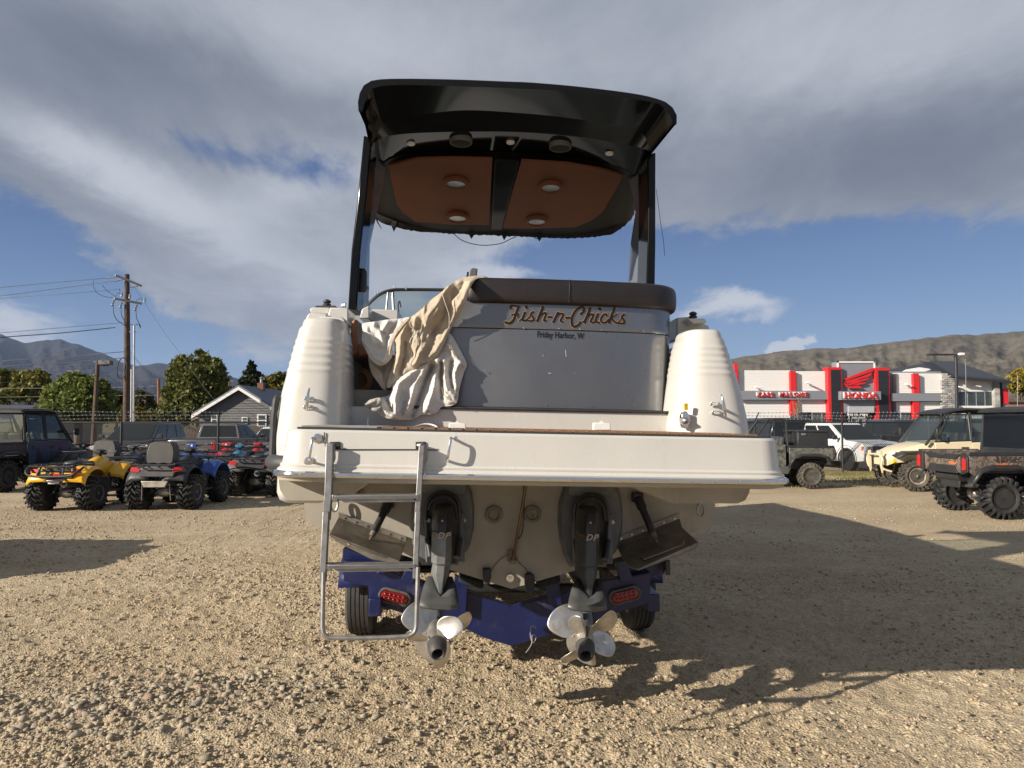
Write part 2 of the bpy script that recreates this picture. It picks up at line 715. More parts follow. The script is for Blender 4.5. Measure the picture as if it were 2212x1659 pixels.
def scatter_stones(name, mname, cols, pts, size, squash, seed):
    """pts (n,3): stones half sunk in the ground, all joined: nobody could count them"""
    r = np.random.default_rng(seed)
    phi = (1 + 5 ** .5) / 2
    ico = np.array([(-1, phi, 0), (1, phi, 0), (-1, -phi, 0), (1, -phi, 0), (0, -1, phi), (0, 1, phi), (0, -1, -phi), (0, 1, -phi), (phi, 0, -1), (phi, 0, 1), (-phi, 0, -1), (-phi, 0, 1)]) / sqrt(1 + phi * phi)
    tri = np.array([(0, 11, 5), (0, 5, 1), (0, 1, 7), (0, 7, 10), (0, 10, 11), (1, 5, 9), (5, 11, 4), (11, 10, 2), (10, 7, 6), (7, 1, 8), (3, 9, 4), (3, 4, 2), (3, 2, 6), (3, 6, 8), (3, 8, 9), (4, 9, 5), (2, 4, 11), (6, 2, 10), (8, 6, 7), (9, 8, 1)])
    n = len(pts)
    V = np.repeat(ico[None], n, 0) * (1 + (r.random((n, 12, 1)) - .5) * .85)
    sc = size[:, None] * (.65 + .7 * r.random((n, 3)))
    sc[:, 2] *= squash
    V = V * sc[:, None, :]
    a, t = r.random(n) * 2 * pi, (r.random(n) - .5) * 1.0
    ca, sa, ct, st = np.cos(a), np.sin(a), np.cos(t), np.sin(t)
    x, y, z = V[..., 0], V[..., 1], V[..., 2]
    y, z = y * ct[:, None] - z * st[:, None], y * st[:, None] + z * ct[:, None]
    x, y = x * ca[:, None] - y * sa[:, None], x * sa[:, None] + y * ca[:, None]
    V = np.stack([x, y, z], -1) + pts[:, None, :]
    V[..., 2] += (size * squash * .25)[:, None]
    F = (tri[None] + (np.arange(n) * 12)[:, None, None]).reshape(-1, 3)
    me = bpy.data.meshes.new(name)
    me.vertices.add(n * 12)
    me.vertices.foreach_set('co', V.ravel())
    me.loops.add(F.size)
    me.loops.foreach_set('vertex_index', F.ravel().astype(np.int32))
    me.polygons.add(len(F))
    me.polygons.foreach_set('loop_start', np.arange(0, F.size, 3, dtype=np.int32))
    me.update()
    me.materials.append(rock_mat(mname, *cols))
    o = bpy.data.objects.new(name, me)
    COL.objects.link(o)
    o['kind'] = 'stuff'
    return o


def gravel():
    r = np.random.default_rng(5)
    # pebbles: denser close to the camera, thinning with distance, patchy
    n = 210000
    y = 2.9 + 14 * r.random(n) ** 1.6
    x = (r.random(n) - .5) * (1.7 * y + 1.2)
    p = fbm(x * .8, y * 1.1, 3, 77)
    left = np.clip((.6 - x) / 2.4 + .5, .25, 1)
    under = 1.0
    keep = r.random(n) < np.clip((p - .30) * 3.4, .15, 1) * left * np.where(y > 9, .5, 1)
    x, y = x[keep], y[keep]
    s_ = .0045 + .013 * r.random(len(x)) ** 3.6 + .003 * (y / 10)
    scatter_stones('gravel', 'gravel_stone', ((.35, .28, .185), (.49, .41, .29)), np.stack([x, y, ground_height(x, y)], -1), s_, .62, 1)
    # fist-sized stones, most of them in the heap at the near left
    n = 1500
    x = -2.55 + r.normal(size=n) * .8
    y = 4.85 + r.normal(size=n) * .34 + (x + 2.35) * .12
    n2 = 450
    x2 = -1.6 + r.normal(size=n2) * 1.5
    y2 = 4.25 + r.normal(size=n2) * .8
    n3 = 260
    y3 = 3.2 + 7 * r.random(n3)
    x3 = (r.random(n3) - .5) * 1.5 * y3
    x, y = np.concatenate([x, x2, x3]), np.concatenate([y, y2, y3])
    s_ = .009 + .021 * r.random(len(x)) ** 2.6
    s_[n + n2:] *= .85
    s_[:n] *= 1.12
    ok = y > 2.9
    x, y, s_ = x[ok], y[ok], s_[ok]
    scatter_stones('loose_stones', 'loose_stone', ((.27, .235, .175), (.42, .365, .28)), np.stack([x, y, ground_height(x, y)], -1), s_, .6, 2)


gravel()

# ================================================================ boat
BO = Vector((.065, 3.8, 0))
BM = Matrix.Translation(BO) @ Matrix.Rotation(rad(3.7), 4, 'Z') @ Matrix.Rotation(rad(1.2), 4, 'Y')
BI = BM.inverted()


def bp(px, py, v):
    """point of the boat (local u, v, w) seen at a picture point, on the cross-section v metres forward of the platform's edge"""
    o = BI @ Vector((0, 0, CAM_H))
    d = BI.to_3x3() @ ray(px, py)
    t = (v - o.y) / d.y
    return o + d * t


def to_px(p):
    q = BM @ Vector(p) - Vector((0, 0, CAM_H))
    q = Matrix.Rotation(-(pi / 2 + PITCH), 3, 'X') @ q
    return 1106 + FPX * q.x / -q.z, 829.5 - FPX * q.y / -q.z


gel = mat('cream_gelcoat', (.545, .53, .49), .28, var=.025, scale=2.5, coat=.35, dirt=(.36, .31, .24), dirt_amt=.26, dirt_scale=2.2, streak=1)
gel_dull = mat('chalky_shaded_gelcoat', (.37, .34, .28), .55, var=.08, scale=3, dirt=(.22, .19, .14), dirt_amt=.35, dirt_scale=2.5, streak=1)  # chalky finish; colour also darkened to stand in for shade under the hull
gel_grey = mat('grey_gelcoat', (.20, .205, .215), .30, metal=.75, var=.08, scale=1.4, coat=.25, dirt=(.26, .26, .25), dirt_amt=.1, dirt_scale=1.6, streak=1)
chrome = mat('chrome', (.72, .71, .69), .12, metal=1.0, var=.05, dirt=(.28, .25, .2), dirt_amt=.12, dirt_scale=9)
steel = mat('dull_steel', (.33, .325, .32), .38, metal=.9, var=.2, scale=14, dirt=(.12, .11, .1), dirt_amt=.35, dirt_scale=7, bump=.1, bscale=60)
steel_pale = mat('weathered_aluminium', (.27, .265, .255), .42, metal=.6, var=.2, scale=18, dirt=(.17, .15, .13), dirt_amt=.4, dirt_scale=10)
blackgloss = mat('black_gelcoat', (.006, .006, .006), .10, var=.1, coat=.0, spec=.22)
blackfab = mat('black_canvas', (.012, .012, .013), .9, var=.2, scale=30, bump=.3, bscale=90)
rubber = mat('black_rubber', (.035, .036, .038), .62, var=.2, scale=10, dirt=(.12, .11, .1), dirt_amt=.2)
leather = mat('brown_vinyl', (.017, .013, .0125), .42, var=.12, scale=12, bump=.25, bscale=220, bdist=.0015)
tanvinyl = mat('tan_vinyl', (.30, .135, .062), .5, var=.1, scale=9, bump=.2, bscale=160, bdist=.0015)
ceilpanel = mat('orange_brown_headliner', (.15, .050, .019), .75, var=.06, scale=6)
teak = mat('teak', (.22, .12, .06), .65, var=.3, scale=20, bump=.2, bscale=60)
dark = mat('dark_interior', (.03, .03, .033), .7)
driveg = mat('drive_grey', (.21, .23, .24), .42, metal=.35, var=.2, scale=7, dirt=(.17, .10, .055), dirt_amt=.42, dirt_scale=4, streak=1)
driveb = mat('drive_black', (.022, .023, .024), .38, var=.2, scale=7, coat=.1, dirt=(.10, .075, .05), dirt_amt=.3, dirt_scale=5)
shieldg = mat('transom_shield_grey', (.13, .14, .145), .5, metal=.3, var=.2, scale=6, dirt=(.28, .27, .24), dirt_amt=.25, dirt_scale=4)
propm = mat('propeller_alloy', (.55, .53, .49), .33, metal=.85, var=.2, scale=9, dirt=(.26, .22, .17), dirt_amt=.35, dirt_scale=8, bump=.08, bscale=50)
propd = mat('propeller_rubber', (.05, .047, .045), .6, var=.3, scale=12)
tabm = mat('trim_tab_steel', (.24, .215, .18), .45, metal=.6, var=.25, scale=6, dirt=(.09, .075, .055), dirt_amt=.4, dirt_scale=4)
whitepl = mat('white_plastic', (.74, .73, .70), .4, var=.04)

boat = empty('motor_boat', mw=BM, label='cream cabin cruiser on a blue trailer, black hardtop and grey bench across its stern', cat='boat')
BD = {}


def ringpath(hw0, hw1, r, depth, n=8, off=0.0, vlow=0.0):
    """plan of the platform: forward left corner, round the after edge, forward right corner"""
    pts = [(-hw0 - off, depth)]
    for i in range(n + 1):
        a = pi + (pi / 2) * i / n
        pts.append((-hw0 + r + cos(a) * (r + off), r + sin(a) * (r + off) + vlow))
    k = 14
    for i in range(1, k):
        t = i / k
        pts.append((-hw0 + r + (hw0 + hw1 - 2 * r) * t, -off - .02 * sin(pi * t) + vlow))
    for i in range(n + 1):
        a = 1.5 * pi + (pi / 2) * i / n
        pts.append((hw1 - r + cos(a) * (r + off), r + sin(a) * (r + off) + vlow))
    pts.append((hw1 + off, depth))
    return pts


pL = bp(617, 931, .08); pR = bp(1680, 944, .08)
bL = bp(600, 1028, .08); bR = bp(1697, 1034, .08)
WT = (pL.z + pR.z) / 2
WB = (bL.z + bR.z) / 2
HW0, HW1 = -pL.x, pR.x
DEPTH = 1.32


def make_platform():
    prof = [(-.015, WT + .002), (0, WT - .010), (.004, WT - .05), (.012, WT - .12), (.020, WT - .172), (.032, WT - .184), (.030, WT - .196), (.044, WT - .206), (.046, WB + .022)]
    m = MB()
    rings = [[Vector((x, y, w)) for x, y in ringpath(HW0, HW1, .13, DEPTH, off=o)] for o, w in prof]
    m.grid(rings)
    # top and underside
    top = rings[0]
    m.add(top, [tuple(range(len(top)))])
    p = m.build('swim_platform', gel, boat, ang=28)
    # chrome rub rail with its screws
    r = MB()
    rr = [(.052, WB + .022), (.064, WB + .016), (.068, WB + .004), (.064, WB - .008), (.052, WB - .013), (.03, WB - .013), (.03, WB + .022)]
    paths = [[Vector((x, y, w)) for x, y in ringpath(HW0, HW1, .13, DEPTH, off=o)] for o, w in rr]
    r.grid(paths + [paths[0]])
    rail = r.build('rub_rail', chrome, boat)
    sm = MB()
    x = -HW0 + .12
    i = 0
    while x < HW1 - .05:
        s_ = MB().lathe([(.001, 0), (.009, .001), (.007, .006), (.001, .007)], (x, -.066 - .02 * sin(pi * (x + HW0) / (HW0 + HW1)), WB + .004), (0, -1, 0), 8)
        s_.build('screw', chrome, rail)
        x += .128
    u = MB()
    pr = [[Vector((x_, y_, w)) for x_, y_ in ringpath(HW0, HW1, .13, DEPTH, off=o)] for o, w in [(.045, WB - .012), (.04, WB - .03), (.0, WB - .038)]]
    u.grid(pr)
    u.add(pr[-1], [tuple(range(len(pr[-1])))])
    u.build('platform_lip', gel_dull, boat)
    # teak planks with black caulk, laid fore and aft on a dark bed
    bed = MB().box(((HW1 - HW0) / 2, .60, WT + .008), (HW0 + HW1 - .12, 1.04, .010))
    bedo = bed.build('deck_bed', dark, boat, smooth=False)
    pm = MB().box((0, 0, 0), (.062, 1.0, .008)).mesh('plank')
    pm.materials.append(teak)
    x = -HW0 + .46
    while x < HW1 - .1:
        o = bpy.data.objects.new('plank', pm)
        COL.objects.link(o)
        o.parent = bedo
        o.location = (x, .60, WT + .017)
        x += .075
    # a flat grey mat covers the left end
    MB().box((-HW0 + .28, .52, WT + .018), (.40, .85, .007)).build('deck_mat', mat('grey_mat', (.3, .28, .25), .9, var=.2), boat, smooth=False)
    # locker lid: shadow gaps and two notches in the platform's face
    gap = mat('shadow_gap', (.02, .019, .018), .9)

    def face(px, py):
        q = bp(px, py, 0)
        t = (WT - q.z) / .2
        o = .004 + .018 * max(0, min(1, t)) + .02 * sin(pi * (q.x + HW0) / (HW0 + HW1)) 
        q = bp(px, py, -o)
        return q
    g = MB()
    for (a, b) in (((701, 934), (700, 953)), ((736, 971), (900, 971)), ((924, 972), (944, 972))):
        p0, p1 = face(*a), face(*b)
        d = (p1 - p0).normalized()
        nrm = Vector((0, -1, 0))
        s_ = d.cross(nrm) * .0022
        g.add([p0 - s_ - nrm * .004, p0 + s_ - nrm * .004, p1 + s_ - nrm * .004, p1 - s_ - nrm * .004, p0 - s_ + nrm * .0012, p0 + s_ + nrm * .0012, p1 + s_ + nrm * .0012, p1 - s_ + nrm * .0012],
              [(0, 1, 2, 3), (4, 7, 6, 5), (0, 4, 5, 1), (1, 5, 6, 2), (2, 6, 7, 3), (3, 7, 4, 0)])
    g.build('lid_gap', gap, boat, smooth=False)
    for x0, x1 in ((712, 735), (898, 920)):
        q = [face(x0, 955), face(x1 - 2, 954), face(x1, 957), face(x1, 971), face(x0, 971)]
        MB().prism([p - Vector((0, .0015, 0)) for p in q], (0, .012, 0)).build('ladder_notch', gap, boat, smooth=False)
    return p


make_platform()


def sup(cx, cy, a, b, e, n):
    out = []
    for i in range(n):
        t = 2 * pi * i / n
        c, s_ = cos(t), sin(t)
        out.append((cx + a * abs(c) ** (2 / e) * (1 if c > 0 else -1), cy + b * abs(s_) ** (2 / e) * (1 if s_ > 0 else -1)))
    return out


def interp(tab, y):
    if y <= tab[0][0]: return tab[0][1:]
    for a, b in zip(tab, tab[1:]):
        if y <= b[0]:
            t = (y - a[0]) / (b[0] - a[0])
            return tuple(a[i] + (b[i] - a[i]) * t for i in range(1, len(a)))
    return tab[-1][1:]


def make_pod(tab, ribs, name):
    m = MB()
    rings = []
    y0, y1 = tab[0][0], tab[-1][0]
    ys = [y0 + (y1 - y0) * i / 80 for i in range(81)]
    near = {}
    for y in ys:
        xl, xr = interp(tab, y)
        t = (y - y0) / (y1 - y0)
        vc = 1.12
        b = .24 + .13 * min(1, t * 1.1) ** .8
        l, r = bp(xl, y, vc - b * .55), bp(xr, y, vc - b * .55)
        cx, a, w = (l.x + r.x) / 2, (r.x - l.x) / 2, (l.z + r.z) / 2
        rib = 0
        for ry in ribs:
            rib += .0055 * math.exp(-((y - ry) / 3.6) ** 2)
        a += rib
        b += rib
        rings.append([Vector((x, v, w)) for x, v in sup(cx, vc, a, b, 3.0, 56)])
        near[y] = (cx, a, vc - b, w)
    # rounded top
    top = rings[0]
    c = sum(top, Vector()) / len(top)
    caps = []
    for k, dz in ((.72, .052), (.86, .050), (.93, .040), (.975, .022)):
        caps.append([Vector((c.x + (p.x - c.x) * k, c.y + (p.y - c.y) * k, p.z + dz)) for p in top])
    m.loft(caps + rings)
    m.build(name, gel, boat, ang=50)
    return near


ribsL = [738, 752, 768, 785, 801]
podL = make_pod([(706, 650, 744), (712, 643, 747), (735, 637, 749), (760, 629, 750), (800, 618, 751), (850, 604, 752), (880, 598, 752), (940, 588, 754), (985, 585, 756)], ribsL, 'quarter_pod')
ribsR = [754, 767, 781, 794, 808]
podR = make_pod([(730, 1480, 1560), (736, 1476, 1566), (760, 1472, 1574), (800, 1466, 1589), (850, 1460, 1605), (900, 1455, 1617), (950, 1452, 1625), (985, 1452, 1627)], ribsR, 'quarter_pod')


def hull():
    # outer shell, port and starboard sides, from the transom forward to the bow
    def sec(v, beam, keel, chine, rub, top):
        return [(0, keel), (beam * .45, keel + (chine - keel) * .47), (beam * .90, chine), (beam * .955, chine + .01), (beam * .975, chine + .12), (beam, rub), (beam * .99, rub + .05), (beam * .955, top - .12), (beam * .93, top)]
    k = bp(1105, 1272, 1.3)
    c = bp(1518, 1146, 1.3)
    st = [(1.3, 1.50, k.z, c.z, 1.62, 2.10), (1.9, 1.52, k.z, c.z, 1.64, 2.42), (3.5, 1.53, k.z, c.z, 1.68, 2.50), (5.5, 1.42, k.z + .05, c.z + .05, 1.85, 2.62), (7.2, 1.1, k.z + .22, c.z + .2, 2.1, 2.75), (8.5, .62, k.z + .55, c.z + .48, 2.35, 2.85), (9.4, .06, k.z + 1.1, c.z + 1.1, 2.6, 2.95)]
    rings = []
    for s_ in st:
        h = sec(*s_)
        rings.append([Vector((-x, s_[0], z)) for x, z in reversed(h)] + [Vector((x, s_[0], z)) for x, z in h[1:]])
    m = MB()
    m.grid(rings)
    m.add(rings[0], [tuple(range(len(rings[0])))])
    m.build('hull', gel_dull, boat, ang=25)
    # foredeck and side decks
    d = MB()
    rows = []
    for s_ in st[3:]:
        b = s_[1] * .93
        rows.append([Vector((b * t, s_[0], s_[5] + .16 * (1 - t * t))) for t in (-1, -.7, -.4, 0, .4, .7, 1)])
    rows.insert(0, [Vector((p.x, 4.6, p.z - .05)) for p in rows[0]])
    d.grid(rows)
    d.build('foredeck', gel, boat)
    # cockpit sole and liner walls
    MB().box((0, 3.1, 1.60), (2.7, 3.8, .05)).build('cockpit_floor', mat('cockpit_liner', (.3, .29, .27), .6, dirt=(.1, .09, .08), dirt_amt=.3), boat, smooth=False)
    liner = mat('grey_liner', (.19, .20, .215), .45, var=.1)
    for sgn in (-1, 1):
        MB().box((sgn * 1.22, 3.15, 2.02), (.05, 3.2, .85)).build('coaming', liner, boat, bevel=.01)
        MB().box((sgn * 1.36, 3.2, 2.46), (.30, 3.6, .07)).build('gunwale', gel, boat, bevel=.02)
    MB().box((0, 4.98, 2.2), (2.6, .06, 1.1)).build('bulkhead', liner, boat, bevel=.01)
    # under the after edge: the two buoyant corners of the hull
    for pts, inn in ((((603, 1036), (606, 1056), (616, 1073), (632, 1081), (742, 1081), (800, 1040)), 'l'), (((1620, 1046), (1617, 1062), (1608, 1080), (1592, 1087), (1446, 1087), (1434, 1080), (1350, 1046)), 'r')):
        front = [bp(x, y, .20) for x, y in pts]
        back = [Vector((p.x, 1.31, p.z)) for p in front]
        c_ = sum(front, Vector()) / len(front)
        f0 = [Vector((c_.x + (p.x - c_.x) * .97, .17, c_.z + (p.z - c_.z) * .95)) for p in front]
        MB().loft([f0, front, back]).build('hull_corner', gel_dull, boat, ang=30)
    # side plating from the pods down to the chine, abaft the transom
    for sgn, xs in ((-1, ((590, 985), (596, 1030))), (1, ())):
        pass
    # black rubber fender strip round the port quarter
    f = MB()
    a = [bp(604, 858, .9), bp(600, 866, .88), bp(596, 900, .86), bp(594, 945, .84), bp(592, 985, .82)]
    f.tube(catmull([p + Vector((-.012, 0, 0)) for p in a], 5), .021, 10)
    f.build('rubbing_strake', rubber, boat)
    f = MB()
    pts = [bp(592, 996, 1.25), bp(589, 997, .8), bp(590, 998, .50), bp(598, 1000, .34), bp(612, 1001, .28), bp(640, 1001, .25)]
    f.tube(catmull(pts, 6), [.045] * 31, 12)
    f.build('rubbing_strake', rubber, boat)
    a, b = bp(600, 985, .5), bp(600, 1040, .5)
    MB().box((-1.26, .78, 1.58), (.30, 1.0, .34)).build('hull_side', gel, boat, bevel=.06)


hull()


def bench():
    # grey back of the stern bench: flat across, turning forward round a broad corner on the right
    v0 = 1.13
    xl = bp(968, 760, v0).x
    xr = bp(1457, 760, v0 + .1).x
    R = .23

    def path(off=0.0, n=12, x0=xl, bow=.035):
        pts = []
        k = 16
        for i in range(k + 1):
            t = i / k
            x = x0 + (xr - R - x0) * t
            pts.append((x, v0 - off + bow * (abs(2 * t - 1) ** 2.2)))
        for i in range(1, n + 1):
            a = -pi / 2 + (pi / 2) * i / n
            pts.append((xr - R + cos(a) * (R + off), v0 + bow + R + sin(a) * (R + off)))
        pts.append((xr + off, v0 + .62))
        return pts

    def zt(px, py):
        return bp(px, py, v0).z
    z_top, z_seam, z_bot = zt(1230, 662), zt(1230, 713), zt(1230, 886)
    lean = .03
    lo = MB()
    rows = []
    for off, z in ((-.02, z_bot), (-.001, z_bot + .012), (-.001, z_bot + .3), (-.001, z_seam - .006), (-.02, z_seam)):
        rows.append([Vector((x, y, z)) for x, y in path(off)])
    rows += [[Vector((x, y, z_seam)) for x, y in path(-.06)]]
    lo.grid(rows)
    lo.build('bench_back', gel_grey, boat, ang=40)
    up = MB()
    rows = []
    for off, z in ((-.02, z_seam - .002), (.0005, z_seam + .001), (.002, z_seam + .006), (.0015, z_seam + .03), (.0015, z_top + .02)):
        rows.append([Vector((x, y, z)) for x, y in path(off)])
    up.grid(rows)
    up.build('bench_back_top', gel_grey, boat, ang=40)
    # screws along the seam
    for px, py, r in ((1208, 710, .007), (1253, 711.5, .007), (1299, 713, .007), (1365, 709, 0), (1390, 715.5, .007), (1047, 801, .006), (1180, 875, .005), (1274, 876, .005), (1371, 877, .005), (1112, 709, 0), (1132, 709, .007)):
        if r:
            q = bp(px, py, v0 - .003)
            MB().lathe([(.001, 0), (r, 0), (r * .7, .004), (.001, .005)], q, (0, -1, 0), 8).build('screw', chrome, boat)
    # the slab of bench behind
    MB().box(((xl + xr - .3) / 2, v0 + .45, (z_top + z_bot) / 2), (xr - xl - .3, .5, z_top - z_bot)).build('bench_core', dark, boat, smooth=False)
    # vinyl bolster along the top
    c = MB()
    rings = []
    zc0, zc1 = zt(1230, 660), zt(1230, 604)
    h = zc1 - zc0
    path3 = path(.0, x0=bp(1003, 640, v0).x)
    for i, (x, y) in enumerate(path3):
        if i == 0:
            d = Vector((1, 0, 0))
        else:
            d = Vector((x - path3[i - 1][0], y - path3[i - 1][1], 0)).normalized()
        nrm = Vector((d.y, -d.x, 0))
        sag = .0008 * sin(i * 1.3)
        pts = []
        for a, b in ((.0, -.0), (.030, .0), (.044, .02), (.050, .06), (.048, h - .05), (.038, h - .015), (.015, h - .003), (-.05, h + .004), (-.16, h), (-.2, h - .04), (-.2, 0)):
            pts.append(Vector((x, y, zc0)) + nrm * a + Vector((0, 0, b + (sag if b > h / 2 else 0))))
        rings.append(pts)
    c.loft(rings)
    cush = c.build('bolster', leather, boat, ang=60, sub=1)
    # stitched seam across the bolster
    q = bp(1229, 603, v0 - .02).x
    s_ = MB().tube([(q, v0 - .046, zc0 + .01), (q + .001, v0 - .0515, zc0 + .06), (q + .003, v0 - .05, zc1 - .05), (q + .004, v0 - .03, zc1 - .006)], .0035, 6)
    s_.build('seam', leather, cush)
    return v0, path, z_top, z_bot


V0, bpath, ZBT, ZBB = bench()


def vat_bench(px, py, off=.0):
    """point on the bench back's curved face"""
    q = bp(px, py, V0)
    for _ in range(3):
        xl = bp(968, 760, V0).x
        xr = bp(1457, 760, V0 + .1).x - .23
        t = max(0, min(1, (q.x - xl) / (xr - xl)))
        q = bp(px, py, V0 - .0 + .035 * abs(2 * t - 1) ** 2.2 - off)
    return q


def lettering():
    F = lambda cx, cy: (1900 / 1.8517 + cx * .17090, 1180 / 1.8517 + cy * .17090)
    S = [  # centre lines of the letters, with half widths
        ([(455, 170), (448, 148), (470, 135), (520, 142), (562, 148)], 11), ([(550, 150), (530, 200), (510, 260), (480, 325), (430, 358), (385, 345)], 14), ([(462, 248), (505, 243), (550, 240)], 9), ([(548, 240), (540, 285)], 8),
        ([(630, 220), (605, 285), (600, 318), (640, 322)], 13), ([(560, 325), (605, 290)], 7), ([(646, 152), (648, 154)], 19),
        ([(640, 322), (690, 270), (730, 205)], 7), ([(735, 215), (705, 240), (735, 285), (740, 315), (700, 328), (650, 318)], 11),
        ([(740, 322), (790, 325), (830, 250)], 6), ([(858, 155), (830, 225), (790, 325)], 15), ([(810, 275), (850, 240), (890, 225), (895, 250), (870, 320), (895, 325)], 11),
        ([(925, 278), (965, 278)], 12),
        ([(1048, 225), (1020, 285), (990, 340)], 14), ([(1020, 280), (1060, 240), (1105, 235), (1110, 262), (1080, 325), (1105, 335)], 11),
        ([(1150, 288), (1195, 286)], 12),
        ([(1335, 240), (1375, 205), (1375, 165), (1335, 155), (1270, 200), (1225, 290), (1225, 370), (1255, 400), (1310, 375), (1330, 345)], 13),
        ([(1340, 345), (1390, 320), (1430, 250)], 6), ([(1455, 170), (1425, 250), (1385, 345)], 15), ([(1410, 290), (1455, 248), (1495, 245), (1490, 275), (1460, 335), (1500, 350)], 11),
        ([(1555, 240), (1530, 300), (1525, 335), (1565, 350)], 13), ([(1576, 175), (1578, 177)], 19), ([(1500, 348), (1540, 290)], 6),
        ([(1665, 262), (1650, 240), (1610, 262), (1590, 310), (1605, 345), (1650, 345), (1690, 310)], 11),
        ([(1765, 170), (1730, 250), (1695, 350)], 14), ([(1715, 300), (1765, 262), (1790, 240)], 8), ([(1725, 295), (1760, 335), (1800, 358)], 11),
        ([(1800, 355), (1850, 300), (1880, 235)], 6), ([(1885, 245), (1855, 272), (1880, 315), (1885, 350), (1850, 360), (1815, 352)], 11), ([(1885, 352), (1900, 362)], 6)]
    for nm, extra, off, mm in (('name_outline', 5.0, .0035, mat('gold_decal', (.50, .26, .06), .35, var=.05)), ('boat_name', 0, .0050, mat('black_decal', (.008, .008, .009), .3))):
        m = MB()
        for pts, hw in S:
            cm = catmull([Vector((a, b, 0)) for a, b in pts], 5)
            poly = []
            L, R_ = [], []
            n = len(cm)
            hwp = (hw * 1.22 + extra) * .17090
            for i, p in enumerate(cm):
                a, b = cm[max(0, i - 1)], cm[min(n - 1, i + 1)]
                d = (b - a).normalized()
                nn = Vector((-d.y, d.x, 0)) * hwp
                q = Vector((*F(p.x, p.y), 0))
                L.append(q + nn)
                R_.append(q - nn)
            # round ends
            d0 = (cm[1] - cm[0]).normalized()
            d1 = (cm[-1] - cm[-2]).normalized()
            q0, q1 = Vector((*F(cm[0].x, cm[0].y), 0)), Vector((*F(cm[-1].x, cm[-1].y), 0))
            a0 = atan2(-d0.x, d0.y)
            cap1 = [q1 + Vector((cos(atan2(d1.y, d1.x) + t), sin(atan2(d1.y, d1.x) + t), 0)) * hwp for t in (1.05, .52, 0, -.52, -1.05)]
            cap0 = [q0 + Vector((cos(atan2(-d0.y, -d0.x) + t), sin(atan2(-d0.y, -d0.x) + t), 0)) * hwp for t in (1.05, .52, 0, -.52, -1.05)]
            zoff = off + .00006 * (S.index((pts, hw)) % 9)
            rows = [[vat_bench(p.x, p.y, zoff) for p in L], [vat_bench(p.x, p.y, zoff) for p in R_]]
            m.grid(rows)
            for cap, a_, b_ in ((cap1, L[-1], R_[-1]), (cap0, R_[0], L[0])):
                pp = [a_] + cap + [b_]
                vs = [vat_bench(p.x, p.y, zoff) for p in pp]
                m.add(vs, [(0, i, i + 1) for i in range(1, len(vs) - 1)])
        m.build(nm, mm, boat, smooth=False)
    o = vat_bench(1211, 724.5, .0012)
    x = vat_bench(1262, 726.5, .004) - vat_bench(1161, 722.5, .004)
    text_obj('home_port', 'Friday Harbor, W', .06, MATS['black_decal'], boat, plane_mtx(o, x, (0, 0, 1)), extrude=.0006, width=x.length, bold=.0012)
    # white drips and scuffs on the grey gelcoat
    for a, b, r in (((1092, 632), (1092, 652), .0), ((1114, 628), (1114, 640), .002), ((1222, 756), (1223, 771), .0012), ((1173, 766), (1173, 770), .001), ((1184, 806), (1190, 806.5), .0018), ((1240, 806), (1243, 806), .001)):
        if r:
            MB().tube([vat_bench(*a, .001), vat_bench(*b, .001)], r, 5).build('paint_drip', whitepl, boat)


lettering()


